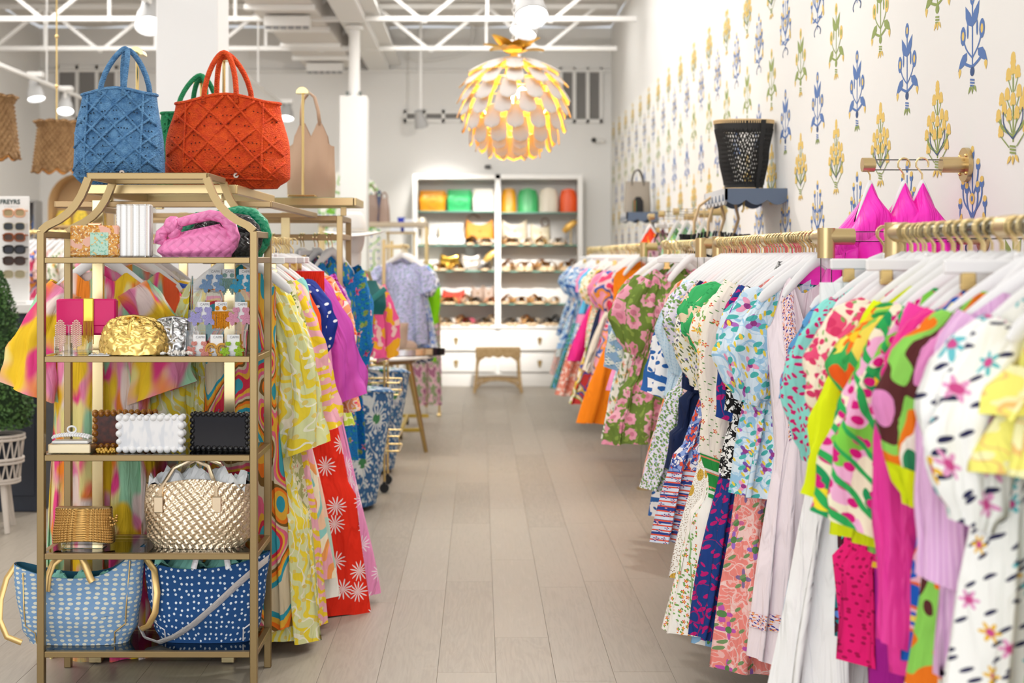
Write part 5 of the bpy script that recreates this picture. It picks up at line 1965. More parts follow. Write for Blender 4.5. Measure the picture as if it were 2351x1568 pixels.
G(5.78, 'dress', 'dress', 'bluepaisley', 1245, 'blue and red paisley midi dress with border hem', HL[1], g2, hw=.40, sleeve='short', tiers=(.62,), bands=[(.72, 1.0, P['paisleyband'])])
G(5.88, 'blouse', 'blouse', 'orange', 840, 'bright orange plain blouse on the second right rail', HL[1], g2, hw=.22, sleeve='long', slen=.38)
G(5.96, 'blouse', 'blouse', 'hotpink', 860, 'hot pink plain blouse beside the orange one', HL[1], g2, hw=.22, sleeve='short')
G(6.03, 'blouse', 'blouse', 'navy', 1075, 'navy blouse with tiered ruffle hem', HL[1], g2, hw=.30, sleeve='long', slen=.44, tiers=(.6, .8))
G(6.11, 'dress', 'dress', 'coralditsy', 960, 'coral ditsy floral dress on the second right rail', HL[1], g2, hw=.24, sleeve='long', slen=.34)
G(6.20, 'dress', 'dress', 'greenblue', 900, 'green and blue leaf print dress', HL[1], g2, hw=.22)
G(6.29, 'dress', 'dress', 'lilacgreen', 1120, 'lilac and green floral midi dress', HL[1], g2, hw=.40, sleeve='puff', slen=.3, tiers=(.5,))
G(6.39, 'blouse', 'blouse', 'skyembro', 905, 'sky blue eyelet blouse behind the lilac floral dress', HL[1], g2, hw=.30, sleeve='puff', slen=.4)
G(6.48, 'dress', 'dress', 'lattice', 1190, 'white and blue lattice leaf print dress', HL[1], g2, hw=.33, sleeve='bell', slen=.52, srad=.085)
G(6.60, 'dress', 'dress', 'pinkorange', 1110, 'pink and orange striped dress behind the lattice one', HL[1], g2, hw=.38, sleeve='short')
for k in range(36):
    hanger((RX, 4.70 + .0545 * k, RZ), GR_.uniform(-.10, .10), False, *HL[1], k=.62)
# third rail
G(7.72, 'dress', 'dress', 'roses', 1015, 'rose print dress with large pink blooms on green', HL[2], g3, rz=.1, hw=.33, sleeve='puff', slen=.4, srad=.13, tiers=(.62, .82), waist=.4, X=1.06)
G(7.9, 'dress', 'dress', 'creamgarden', 1010, 'cream garden floral dress below the roses', HL[2], g3, hw=.34, X=1.04)
G(8.05, 'dress', 'dress', 'mosaic', 960, 'blue and green mosaic print dress', HL[2], g3, hw=.32, sleeve='bell', slen=.52, X=1.05)
G(8.2, 'dress', 'dress', 'skyembro', 1000, 'pale blue eyelet maxi dress on the third right rail', HL[2], g3, hw=.38)
G(8.35, 'dress', 'dress', 'candy', 900, 'candy pink dress on the third right rail', HL[2], g3, hw=.36, sleeve='short')
for k in range(12):
    hanger((RX, 7.5 + .075 * k, RZ), GR_.uniform(-.1, .1), k % 6 == 2, *HL[2], k=.62)
# farthest rail
far = [(9.95, 'tangerine', 970, 'plain tangerine maxi dress nearest on the farthest rail', .44, None), (10.15, 'pinkmulti', 880, 'pink and red abstract print dress', .34, 'puff'), (10.4, 'cream', 850, 'cream ribbed knit dress on the farthest rail', .36, None), (10.65, 'candy', 800, 'candy pink blouse with frilled sleeves', .26, 'puff'), (10.9, 'navy', 830, 'navy dress on the farthest right rail', .32, 'short'), (11.15, 'folk', 925, 'red and blue folk print maxi dress', .42, 'short'), (11.4, 'redfloral', 800, 'cream and coral floral blouse', .27, 'puff'), (11.65, 'tangerine', 780, 'plain tangerine blouse on the farthest rail', .25, 'short'), (11.9, 'magenta', 830, 'magenta crepe dress on the farthest right rail', .38, None), (12.15, 'sky', 720, 'sky blue plain top on the farthest rail', .26, 'short'), (12.4, 'candy', 740, 'candy pink plain top with short sleeves', .26, 'short'), (12.7, 'bluedots', 790, 'blue patchwork print top', .30, 'puff'), (13.0, 'coralpaisley', 905, 'coral paisley maxi skirt dress', .42, 'short'), (13.3, 'greenblue', 890, 'green and blue leaf print maxi dress', .44, None), (13.6, 'bluedots', 800, 'blue patchwork print dress', .38, 'puff'), (13.9, 'lilacgreen', 820, 'lilac and green floral dress at the far end', .38, 'short'), (14.2, 'coralditsy', 860, 'coral ditsy floral dress at the far end', .42, 'short'), (14.45, 'bluedots', 770, 'blue patchwork blouse last on the rail', .34, 'puff')]
for (D, mk, hem, lab, hw, sl) in far:
    G(D, 'dress' if hem > 820 else 'blouse', 'dress' if hem > 820 else 'blouse', mk, hem, lab, HL[3], g4, hw=hw, sleeve=sl, nu=40, nv=16)
for k in range(34):
    hanger((RX, 9.9 + .137 * k, RZ), GR_.uniform(-.1, .1), k % 11 == 5, *HL[3], k=.62)


# ------------------------------------------------------------------ face-out arms on the wallpaper wall
def face_out(y, z, label, x_end=1.29):
    t = thing('face_out_arm', label, 'arm', (XR, y, z))
    Lx = XR - x_end
    obj('tube', MB().tube([(-.06, 0, 0), (-Lx + .02, 0, 0)], .019, 14), acrylic, t)
    obj('end_cap', MB().tube([(-Lx + .04, 0, 0), (-Lx, 0, 0)], .024, 16), gold, t)
    obj('socket', MB().tube([(-.095, 0, 0), (-.02, 0, 0)], .027, 16), gold, t)
    fl = obj('flange', MB().tube([(-.02, 0, 0), (-.005, 0, 0)], .058, 24), gold, t)
    for k in range(4):
        a = PI / 4 + PI / 2 * k
        obj('screw', MB().ball((-.021, .042 * cos(a), .042 * sin(a)), .006, 8, 5), brass, fl)


FO = ('white hanger with gold hook on a wall-mounted clear arm', 'hangers on the clear wall arms')
face_out(4.79, 1.906, 'clear wall arm with gold caps above the nearest rail')
for k, (xx, lab) in enumerate(((1.317, 'hot pink ruched organza dress at the end of the clear arm'), (1.425, 'hot pink ruched organza dress in the middle of the clear arm'), (1.48, 'hot pink ruched organza dress nearest the wall'))):
    garment('organza_dress', lab, 'dress', (xx, 4.79 - .02 * k, 1.906), P.setdefault('fuchsia', fab('fuchsia_organza', '#fb2fc0', rough=.38)), .52, rz=.25 - .15 * k, sw=.06, ww=.125, waist=.22, hw=(.17, .13, .08)[k], th=.085, fa=.040, folds=13, neck=.0, ruffle=(.34, .30, P['fuchsia']), group='hot pink dresses on the clear arm')
    hanger((xx, 4.79 - .02 * k, 1.906), .25 - .15 * k, False, *FO, k=.26)
face_out(9.53, 1.895, 'clear wall arm with gold caps beyond the basket shelf', 1.30)
face_out(10.07, 1.895, 'middle clear wall arm beyond the basket shelf', 1.27)
face_out(10.8, 1.895, 'farthest clear wall arm beyond the basket shelf', 1.29)
for k in range(4):
    xx = 1.33 + .06 * k
    garment('blouse', 'mint green printed blouse on the clear arm beyond the basket', 'blouse', (xx, 9.53, 1.895), P['mintprint'], .52, rz=PI / 2 - .75, hw=.14, sw=.12, nu=36, nv=14, group='mint blouses on the clear arm')
    hanger((xx, 9.53, 1.895), PI / 2 - .5, False, *FO)
for k in range(2):
    garment('blouse', 'mauve and green printed top on the middle clear arm', 'blouse', (1.31 + .09 * k, 10.07, 1.895), P['mauveprint'], .55, rz=PI / 2 - .5, hw=.20, nu=36, nv=14, group='mauve tops on the clear arm')
    hanger((1.31 + .09 * k, 10.07, 1.895), PI / 2 - .5, True, *FO)
garment('slip_dress', 'red orange silk slip dress hanging from the farthest clear arm', 'dress', (1.30, 10.8, 1.895), P['redorange'], .74, rz=.1, sw=.075, ww=.09, hw=.13, fa=.03, th=.06, neck=.02)
hanger((1.30, 10.8, 1.895), .1, False, *FO, k=.35)

# ------------------------------------------------------------------ left rack behind the etagere
RA1 = ('white hanger with gold hook on the gold rack behind the etagere', 'hangers on the gold rack')
ga = 'garments on the gold rack'
LX, LX2, LZ = -.985, -1.505, 1.665
G(5.74, 'kaftan', 'kaftan', 'tiedye', 1500, 'rainbow tie-dye silk kaftan with wide sleeves, nearest on the rack', RA1, ga, X=LX2 - .02, hz=LZ, rz=-.12, hw=.24, sleeve='bell', slen=.42, srad=.10, th=.08, fa=.04)
G(5.92, 'kaftan', 'kaftan', 'tiedye2', 1470, 'bright tie-dye maxi dress behind the wide-sleeved kaftan', RA1, ga, X=LX2 + .06, hz=LZ, rz=.12, hw=.26, fa=.04)
G(6.1, 'dress', 'dress', 'orangefloral', 1000, 'orange petal print dress on the inner gold rail', RA1, ga, X=LX2, hz=LZ, hw=.28, sleeve='bell', slen=.45)
G(6.3, 'dress', 'dress', 'folk', 1010, 'red folk print dress on the inner gold rail', RA1, ga, X=LX2, hz=LZ, hw=.32, sleeve='puff')
G(6.5, 'dress', 'dress', 'creamgarden', 1000, 'cream garden floral dress on the inner gold rail', RA1, ga, X=LX2, hz=LZ, hw=.32, sleeve='puff')
G(5.70, 'maxi_dress', 'dress', 'marble', 1440, 'bold marbled swirl maxi dress behind the earring display', RA1, ga, X=LX + .03, hz=LZ, rz=.05, hw=.20, sw=.14, fa=.03)
G(5.79, 'kaftan', 'kaftan', 'sageswirl', 1462, 'sage and yellow swirl kaftan', RA1, ga, X=LX, hz=LZ, rz=-.05, hw=.31, sleeve='bell', slen=.66, srad=.075, tiers=(.62,))
G(5.88, 'maxi_dress', 'dress', 'sagetile', 1400, 'sage star tile print maxi dress', RA1, ga, X=LX + .01, hz=LZ, hw=.30, sleeve='long', slen=.6)
G(5.96, 'kaftan', 'kaftan', 'pinkswirl', 1440, 'pink and yellow swirl kaftan', RA1, ga, X=LX + .02, hz=LZ, hw=.31, sleeve='bell', slen=.62, srad=.085)
G(6.05, 'maxi_dress', 'dress', 'peachwave', 1330, 'peach and teal wave print dress', RA1, ga, X=LX + .02, hz=LZ, hw=.33, sleeve='long', slen=.64, srad=.085)
G(6.15, 'maxi_dress', 'dress', 'paleblock', 1370, 'pale mint and peach colour block maxi dress', RA1, ga, X=LX, hz=LZ, hw=.37, fa=.03)
G(6.26, 'blouse', 'blouse', 'orange', 1000, 'plain orange long-sleeved blouse on the gold rack', RA1, ga, X=LX + .02, hz=LZ, hw=.26, sleeve='long', slen=.5)
G(6.36, 'blouse', 'blouse', 'navydot', 900, 'navy dotted blouse with gathered cuffs', RA1, ga, X=LX + .02, hz=LZ, hw=.25, sleeve='puff', slen=.34)
G(6.44, 'maxi_skirt', 'skirt', 'redstar', 1398, 'red maxi skirt with white starbursts', RA1, ga, X=LX + .03, hz=LZ, sw=.26, ww=.28, hw=.43, clip=True, tiers=(.62,), fa=.03, folds=7)
G(6.58, 'maxi_skirt', 'skirt', 'pinkstar', 1360, 'pink maxi skirt with white starbursts', RA1, ga, X=LX + .03, hz=LZ, sw=.24, ww=.28, hw=.46, clip=True)
G(6.68, 'blouse', 'blouse', 'orchid', 860, 'orchid pink silk blouse with full sleeves', RA1, ga, X=LX + .05, hz=LZ, hw=.24, sleeve='bell', slen=.56, srad=.10)
G(6.78, 'blouse', 'blouse', 'orangefloral', 940, 'orange and pink petal print ruffle blouse', RA1, ga, X=LX + .05, hz=LZ, hw=.36, sleeve='puff', slen=.5, srad=.13)
G(6.88, 'dress', 'dress', 'lime', 980, 'lime green toile dress on the gold rack', RA1, ga, X=LX + .02, hz=LZ, hw=.34)
G(6.98, 'shirt', 'shirt', 'hound', 860, 'purple and red houndstooth shirt', RA1, ga, X=LX + .05, hz=LZ, hw=.26, sleeve='long', slen=.36, srad=.085)
G(7.08, 'shirt', 'shirt', 'lilacplaid', 850, 'lilac plaid shirt behind the houndstooth one', RA1, ga, X=LX + .06, hz=LZ, hw=.26, sleeve='short')
for k in range(14):
    hanger((LX, 5.75 + .1 * k, LZ), GR_.uniform(-.25, .25), k % 4 == 2, *RA1, k=.6)
# ================================================================== second gold rack with trays (beside the aisle)
RB = thing('garment_rack', 'bronze-gold square tube rack holding the cobalt blossom shirts', 'rack', (-1.3, 7.75, 0))
for X in (-.735, -1.9):
    for y in (-.25, .25):
        obj('post', MB().box((X + 1.3, y, .905), (.03, .03, 1.81), .002), gold if y < 0 else bronze, RB, False)
    obj('end_rail', MB().box((X + 1.3, 0, 1.797), (.028, .47, .028), .002), bronze, RB, False)
    obj('end_rail', MB().box((X + 1.3, 0, 1.70), (.028, .47, .028), .002), bronze, RB, False)
    obj('foot_rail', MB().box((X + 1.3, 0, .05), (.028, .47, .028), .002), bronze, RB, False)
for y in (-.25, .25):
    obj('top_rail', MB().box((-.0175, y, 1.797), (1.135, .028, .028), .002), bronze, RB, False)
obj('hanging_rail', MB().box((-.0175, 0, 1.70), (1.165, .022, .034), .002), bronze, RB, False)
tr_ = MB()
for y in (-.22, .22):
    tr_.box((.34, y - .1, 1.882), (.62, .02, .04), .002)
for x in (.03, .65):
    tr_.box((x, -.1, 1.882), (.02, .46, .04), .002)
obj('tray_frame', tr_, gold, RB, False)
obj('tray_glass', MB().box((.34, -.1, 1.90), (.6, .44, .008)), mat('mint_glass', (.25, .6, .42), .1, trans=.5), RB, False)
for x in (.1, .58):
    obj('spacer', MB().box((x, -.2, 1.836), (.03, .03, .05), .002), gold, RB, False)
RBH = ('white hanger with gold hook on the bronze-gold rack', 'hangers on the bronze-gold rack')
for k, (X, mk, hem, lab) in enumerate(((-.80, 'bluefloral', 1055, 'cobalt blossom print shirt dress at the aisle end'), (-.875, 'bluefloral', 1058, 'cobalt blossom print shirt dress second from the aisle end'), (-.955, 'bluefloral', 1050, 'cobalt blossom print shirt dress third from the aisle end'), (-1.04, 'lilacplaid', 900, 'lilac plaid blouse on the bronze-gold rack'), (-1.12, 'whitecot', 900, 'white cotton blouse on the bronze-gold rack'), (-1.2, 'pinkmulti', 960, 'pink and red print dress on the bronze-gold rack'))):
    rz = PI / 2 - .55 + .1 * k
    garment('shirt_dress' if k < 3 else 'blouse', lab, 'dress' if k < 3 else 'blouse', (X, 7.75, 1.70), P[mk], L_(hem, 7.75) + .04, rz=rz, hw=.24, sleeve='long', slen=.50, srad=.085, folds=7, cuff=P[mk] if k < 3 else None, group='garments on the bronze-gold rack')
    hanger((X, 7.75, 1.70), rz, False, *RBH)
for k in range(7):
    hanger((-.80 - .075 * k - .02, 7.75, 1.70), PI / 2 - .4, k % 3 == 1, *RBH)
# beige tote on its own stand
t = thing('leather_tote', 'beige leather tote with tall curved handles on a brass stand', 'tote', (at(712, 0, 7.45).x, 7.5, 1.905))
bl = mat('beige_leather', (.55, .36, .24), .5)
Wb = [(0, .125), (.3, .128), (1, .122)]
ring, frn = bag_surf(.30, Wb, [(0, .05), (.4, .06), (1, .022)], lambda x: .10 * math.exp(-((abs(x) - .045) / .035) ** 2) - .03 * (abs(x) > .09), 2.8, .006)
obj('body', bag_mb(ring, 72, 18), [bl, bl], t, 'all')
for s in (-1, 1):
    obj('handle', MB().tube([(-.05, s * .02, .38), (-.052, s * .016, .45), (-.042, s * .012, .52), (-.012, s * .01, .555), (.018, s * .012, .53), (.036, s * .016, .46), (.046, s * .02, .38)], .008, 8), bl, t, 'all')
bag_stand(at(693, 0, 7.32).x, 7.36, 1.905, at(0, 212, 7.4).z, 'brass bag stand in front of the beige tote')

# ================================================================== barrel chairs, cart, round table
chairfab = fab('blue_white_suzani', '#3f6c9e', [('leaf', 7, 15, .6, .20, '#dfe8ea'), ('leaf', 8, 16, 2.3, .15, '#8fb8d0'), ('vine', 3.2, .014, '#dfe8ea'), ('flower', 2.6, .34, 16, .35, ['#e6ecec', '#dfe8ea'], '#4a8a5a'), ('dots', 14, .16, '#e6ecec', .7)], .9)


def barrel_chair(loc, rz, label):
    t = thing('barrel_armchair', label, 'armchair', loc, rz)

    def shell(u, v, k=1.0, top=0.0):
        a = lerp(-2.25, 2.25, u) + PI / 2
        r = lerp(.27, .385, v) * k
        zt = .80 - .10 * abs(u - .5) * 2
        return Vector((r * cos(a), r * sin(a), lerp(.03, zt, v))), (a * .38, v * .8)
    mb = MB()
    mb.grid(lambda u, v: shell(u, v), 40, 14)
    mb.grid(lambda u, v: shell(u, v, .80), 40, 14, flip=True)
    mb.grid(lambda u, v: (shell(u, 1, lerp(1, .80, v))[0] + Vector((0, 0, .03 * sin(PI * v))), (u, v)), 40, 5)
    for u in (0, 1):
        mb.grid(lambda s_, v: (shell(u, v, lerp(1, .8, s_))[0], (s_, v)), 3, 14, flip=(u == 1))
    obj('wrap_back', mb, chairfab, t, 'all')
    obj('seat_cushion', MB().lathe([(.0001, .28), (.26, .28), (.295, .31), (.30, .40), (.27, .44), (.0001, .46)], 32), chairfab, t, 'all')
    obj('seat_base', MB().lathe([(.24, .03), (.30, .28)], 32), chairfab, t)
    obj('swivel_plinth', MB().lathe([(.22, 0), (.22, .03)], 24), black_plastic, t)
    obj('piping', MB().tube([shell(i / 40, 1)[0] for i in range(41)], .008, 6), chairfab, t)
    return t


barrel_chair((-.925, 9.05, 0), PI, 'blue floral barrel armchair nearest the cobalt shirts')
barrel_chair((-.90, 10.55, 0), PI, 'blue floral barrel armchair behind the gold cart')

t = thing('bar_cart', 'small gold bar cart with casters between the two armchairs', 'cart', (-.80, 9.78, 0))
fr_ = MB()
for x in (-.2, .16):
    for y in (-.18, .18):
        fr_.tube([(x, y, .07), (x, y, .92 if x > 0 else .86)], .008, 8)
for z in (.28, .34, .66, .74, .86):
    fr_.tube([(-.2, -.18, z), (.16, -.18, z), (.16, .18, z), (-.2, .18, z)], .007, 6, closed=True)
fr_.tube([(.16, -.18, .92), (.16, .18, .92)], .007, 6)
for s in (-.18, .18):
    fr_.tube([(.16, s, .74), (.26, s, .74), (.26, s, .66), (.16, s, .66)], .006, 6)
    fr_.tube([(.16, s, .38), (.26, s, .38), (.26, s, .28), (.16, s, .28)], .006, 6)
for z in (.74, .66, .38, .28):
    fr_.tube([(.26, -.18, z), (.26, .18, z)], .006, 6)
obj('frame', fr_, brass, t)
for z in (.28, .66):
    obj('glass_shelf', MB().box((-.02, 0, z), (.35, .35, .008)), glass, t, False)
for x in (-.2, .16):
    for y in (-.18, .18):
        obj('caster', MB().tube([(x, y - .012, .032), (x, y + .012, .032)], .032, 14).box((x, y, .06), (.02, .034, .03), .003), black_plastic, t)
t = thing('ice_bucket', 'brushed steel ice bucket on the gold cart', 'bucket', (-.86, 9.74, .665))
obj('bucket', MB().lathe([(.085, 0), (.10, .12), (.115, .26), (.12, .265), (.11, .255), (.08, .02)], 28), mat('taupe_steel', (.40, .33, .28), .3, .8), t)
obj('knob', MB().ball((.125, -.03, .19), .018, 10, 6), steel, t)

t = thing('round_table', 'round white-topped table on splayed bronze legs', 'table', (-.92, 11.75, 0))
obj('table_top', MB().lathe([(.56, .765), (.575, .772), (.575, .785), (.565, .79), (.0001, .79)], 56), lacquer, t)
obj('apron', MB().lathe([(.40, .72), (.40, .765)], 40), bronze, t)
for k in range(4):
    a = -.35 + PI / 2 * k
    obj('leg', MB().tube([(.36 * cos(a), .36 * sin(a), .75), (.52 * cos(a), .52 * sin(a), 0)], [.03, .016], 12), mat('antique_brass', (.42, .28, .10), .3, .9), t)


# ---- shoes
def slide(loc, rz, m, label, sole=None, k=1.0, strap2=False, plat=.02, group=None, heel=0.0):
    t = thing('sandal', label, 'shoe', loc, rz, group)
    sole = sole or mat('tan_sole', (.70, .52, .33), .6)
    prof = [(-.10, -.03), (-.12, 0), (-.10, .032), (-.03, .03), (.04, .042), (.10, .04), (.132, .012), (.13, -.015), (.09, -.042), (.03, -.038), (-.04, -.028)]
    pl = plat + .012
    mb = MB().prism([(p[1] * k, -p[0] * k) for p in prof], (0, 0, .0), (1, 0, 0), (0, 1, 0), (0, 0, 1), pl)
    obj('sole', mb, sole, t)

    def band(y0, y1, h):
        return MB().grid(lambda u, v: Vector((.046 * k * cos(PI * u), lerp(y0, y1, v) * k, pl - .005 + h * sin(PI * u) * (1 - .15 * v))), 10, 3).grid(lambda u, v: Vector((.042 * k * cos(PI * u), lerp(y0, y1, v) * k, pl - .006 + (h - .004) * sin(PI * u) * (1 - .15 * v))), 10, 3, flip=True)
    obj('strap', band(-.115, -.0, .052 * k), m, t, 'all')
    if strap2:
        obj('strap', band(.03, .08, .075 * k), m, t, 'all')
    return t


def flat_shoe(loc, rz, m, label, k=1.0):
    t = thing('ballet_flat', label, 'shoe', loc, rz)
    mb = MB()

    def f(u, v):
        a = 2 * PI * u
        x = .040 * cos(a) * (1.0 + .12 * sin(a)) * (1 - .12 * v)
        y = -.125 * sin(a)
        open_ = .012 if sin(a) > .55 else 0
        z = .006 + v * (.045 - .02 * sm(.2, .9, sin(a)))
        if sin(a) > .45 and v > .5:
            q = (v - .5) * 2
            y += .05 * q * (sin(a) - .45) / .55
            x *= 1 - .25 * q
        return Vector((x * k, y * k, z * k))
    mb.grid(f, 28, 8)
    obj('upper', mb, m, t, 'all')
    obj('sole', MB().prism([(.038 * k * cos(2 * PI * i / 18), .123 * k * sin(2 * PI * i / 18)) for i in range(18)], (0, 0, 0), (1, 0, 0), (0, 1, 0), (0, 0, 1), .008), black_plastic, t)
    return t


def boot(loc, rz, m, label):
    t = thing('tall_boot', label, 'boot', loc, rz)
    obj('shaft', MB().lathe([(.045, .05), (.046, .10), (.052, .18), (.058, .245), (.054, .245), (.045, .15)], 20), m, t, 'all')
    obj('foot', MB().ball((0, -.05, .05), .05, 16, 10, (.85, 1.9, 1.0)), m, t, 'all')
    obj('sole', MB().prism([(.042 * cos(2 * PI * i / 16), -.05 + .1 * sin(2 * PI * i / 16)) for i in range(16)], (0, 0, 0), (1, 0, 0), (0, 1, 0), (0, 0, 1), .014), black_plastic, t)
    obj('heel', MB().box((0, .045, .012), (.05, .04, .024), .004), black_plastic, t)
    return t


TZ = .79
boot((at(900, 0, 11.9).x, 11.95, TZ), 2.0, mat('black_suede', (.015, .015, .017), .8), 'tall black suede boot standing on the round table')
boot((at(922, 0, 11.9).x, 11.92, TZ), 2.1, mat('taupe_suede', (.38, .27, .21), .85), 'tall taupe suede boot standing on the round table')
for k, (px, D, m, lab) in enumerate(((985, 11.55, mat('black_patent', (.01, .01, .012), .12), 'black patent flat at the table edge'), (972, 11.62, mat('silver_patent', (.7, .7, .72), .15, .9), 'silver metallic flat near the table edge'), (955, 11.5, mat('raffia_shoe', (.60, .45, .28), .7), 'woven raffia flat beside the silver one'), (938, 11.45, mat('gold_shoe', (.8, .62, .36), .25, .8), 'gold metallic flat in the middle of the table'), (915, 11.4, mat('pewter_shoe', (.55, .55, .56), .25, .8), 'pewter metallic flat at the front of the table'))):
    flat_shoe((at(px, 0, D).x, D, TZ), -1.2 - .1 * k, m, lab, 1.1)
t = thing('handbag_box', 'mint box picturing a handbag standing on the round table', 'box', (at(850, 0, 11.6).x, 11.6, TZ))
obj('carton', MB().box((0, 0, .12), (.20, .08, .24), .003), mat('mint_box', (.40, .62, .55), .5), t, False)
pic = MB().box((0, -.042, .07), (.085, .003, .05), .001)
pic.tube(arch(-.03, .03, -.043, .095, .15, 10), .004, 6)
obj('bag_picture', pic, mat('olive_print', (.18, .16, .11), .6), t)
t = thing('gift_box', 'lime green gift box on the round table', 'box', (at(866, 0, 11.45).x, 11.42, TZ))
obj('lid', MB().box((0, 0, .075), (.17, .13, .03), .003), mat('lime_box', (.30, .78, .03), .5), t, False)
obj('box_body', MB().box((0, 0, .032), (.16, .12, .064), .003), MATS['lime_box'], t, False)
t = thing('heeled_sandal', 'cream heeled sandal beside the lime gift box', 'shoe', (at(885, 0, 11.35).x, 11.33, TZ), -.9)
obj('sole', MB().tube([(0, -.10, .01), (0, -.03, .015), (0, .04, .06), (0, .10, .09)], .03, 10, flat=.2, up=(1, 0, 0)), mat('cream_shoe', (.7, .58, .42), .5), t)
obj('heel', MB().tube([(0, .09, .085), (0, .1, 0)], [.016, .008], 8), MATS['cream_shoe'], t)
obj('strap', MB().tube([(.03 * cos(a), -.06, .02 + .035 * sin(a)) for a in [PI * i / 8 for i in range(9)]], .008, 6).tube([(.028 * cos(a), .08, .09 + .055 * sin(a)) for a in [PI * i / 8 for i in range(9)]], .005, 6), MATS['cream_shoe'], t)

# ================================================================== mannequin with hat
MX, MD = at(812, 0, 9.45).x, 9.45
t = thing('mannequin', 'white mannequin beside the cobalt shirts wearing a pink shirt', 'mannequin', (MX, MD, 0))
skin = mat('mannequin_white', (.72, .66, .63), .5)
mb = MB()
mb.lathe([(.0001, 1.60), (.03, 1.605), (.055, 1.63), (.070, 1.68), (.076, 1.74), (.072, 1.79), (.05, 1.83), (.0001, 1.85)], 20, sy=1.15)
mb.lathe([(.05, 1.44), (.048, 1.52), (.052, 1.62)], 16)
mb.lathe([(.12, .95), (.15, 1.05), (.12, 1.18), (.15, 1.32), (.175, 1.40), (.11, 1.45), (.05, 1.47)], 24, sx=1.05, sy=.62)
mb.ball((0, -.088, 1.715), .012, 8, 6, (.8, 1, 1.6))
obj('torso_and_head', mb, skin, t, 'all')
obj('stand_pole', MB().tube([(0, 0, .02), (0, 0, 1.0)], .014, 10).lathe([(.16, 0), (.16, .012), (.02, .02)], 24), steel, t)
t = thing('wide_brim_hat', 'white wide-brimmed felt hat on the mannequin', 'hat', (MX, MD, 1.755))
mb = MB().grid(lambda u, v: Vector(((.068 + .135 * v) * cos(2 * PI * u) * 1.02, (.078 + .135 * v) * sin(2 * PI * u), .035 * v * cos(4 * PI * u) * .5 - .01 * v)), 40, 6)
mb.lathe([(.088, 0), (.085, .06), (.072, .11), (.045, .135), (.0001, .115)], 32, sy=1.12)
obj('felt', mb, mat('white_felt', (.80, .78, .75), .9), t, 'all')
obj('band', MB().lathe([(.0895, .004), (.088, .024)], 32, sy=1.12, cap=False), mat('cream_band', (.66, .62, .56), .7), t)
garment('shirt', 'pink and orange printed shirt worn by the mannequin', 'shirt', (MX, MD, 1.575), P['pinkpop'], .64, rz=.1, sw=.20, hw=.23, th=.14, sleeve='short', slen=.46, srad=.085, neck=.09, collar=P['pinkpop'])
t = thing('teal_sling_bag', 'dark teal puffy sling bag hung on the mannequin shirt', 'bag', (at(853, 0, 9.2).x, 9.2, at(0, 722, 9.2).z), -.25)
tb = mat('teal_nylon', (.0, .12, .12), .5)
ring, frn = bag_surf(.22, [(0, .08), (.25, .10), (.6, .095), (.85, .045), (1, .03)], [(0, .03), (.4, .05), (1, .015)], None, 2.3, .008)
obj('pouch', bag_mb(ring, 36, 14, inner=False), tb, t, 'all')
obj('sling_strap', MB().tube([(.11, -.045, .17), (.04, -.062, .11), (-.04, -.064, .045), (-.10, -.05, .0)], .018, 8, flat=.15, up=(.6, 0, 1)), mat('teal_strap', (.05, .32, .30), .5), t)
obj('top_loop', MB().tube([(0, 0, .21), (-.02, 0, .27), (-.07, .02, .28), (-.11, .04, .24)], .012, 8, flat=.4), mat('olive_strap', (.30, .24, .10), .5), t)

# ================================================================== rack of blue tops behind the table
t = thing('garment_rack', 'slim gold rack holding the palm print and lime tops', 'rack', (-.68, 12.95, 0))
for y in (-.55, .55):
    obj('post', MB().box((-.15, y, .87), (.03, .03, 1.74), .002), gold, t, False)
    obj('arm', MB().box((-.075, y, 1.68), (.15, .025, .03), .002), gold, t, False)
obj('hanging_rail', MB().box((0, 0, 1.68), (.025, 1.3, .03), .002), gold, t, False)
obj('base_bar', MB().box((0, 0, .08), (.03, 1.1, .03), .002), mat('mustard_frame', (.6, .42, .06), .4, .5), t, False)
for y in (-.55, .55):
    obj('caster', MB().tube([(-.012, y, .035), (.012, y, .035)], .035, 14), black_plastic, t)
    obj('cross_foot', MB().box((0, y, .08), (.4, .03, .03), .002), MATS['mustard_frame'], t, False)
RCH = ('white hanger on the slim gold rack behind the table', 'hangers on the slim gold rack')
for (D, mk, hem, lab, sl, hw) in ((12.5, 'palm', 790, 'lavender palm print short-sleeved top', 'short', .23), (12.75, 'ikat', 800, 'blue and white ikat shirt', 'short', .27), (13.0, 'navytile', 830, 'navy and white printed ruffle top', 'puff', .24), (13.25, 'ikat', 800, 'blue and white ikat blouse beside the lime dress', 'short', .28), (13.45, 'limegreen', 830, 'lime green silk long dress', 'long', .27)):
    G(D, 'blouse', 'blouse', mk, hem, lab, RCH, 'garments on the slim gold rack', X=-.68, hz=1.68, hw=hw, sleeve=sl, srad=.09, nu=40, nv=16)
t = thing('low_clothes_rail', 'low brass clothes rail behind the round table', 'rail', (-.52, 14.3, 0))
obj('bar', MB().tube([(-.3, 0, 1.0), (.12, 0, 1.0)], .012, 8), brass, t)
for x in (-.3, .12):
    obj('post', MB().tube([(x, 0, .01), (x, 0, 1.0)], .012, 8), brass, t)
    obj('foot', MB().box((x, 0, .012), (.04, .34, .024), .004), brass, t, False)
t = thing('printed_trousers', 'mauve printed trousers folded over the low brass rail', 'trousers', (-.52, 14.3, .95))
mb = MB()
for s in (-1, 1):
    mb.tube([(s * .06, 0, 0), (s * .07, 0, -.4), (s * .075, 0, -.85)], [.06, .07, .07], 12, flat=.6)
obj('legs', mb, P['mauveprint'], t)
obj('waistband', MB().box((0, 0, .035), (.24, .07, .07), .015), P['mauveprint'], t)

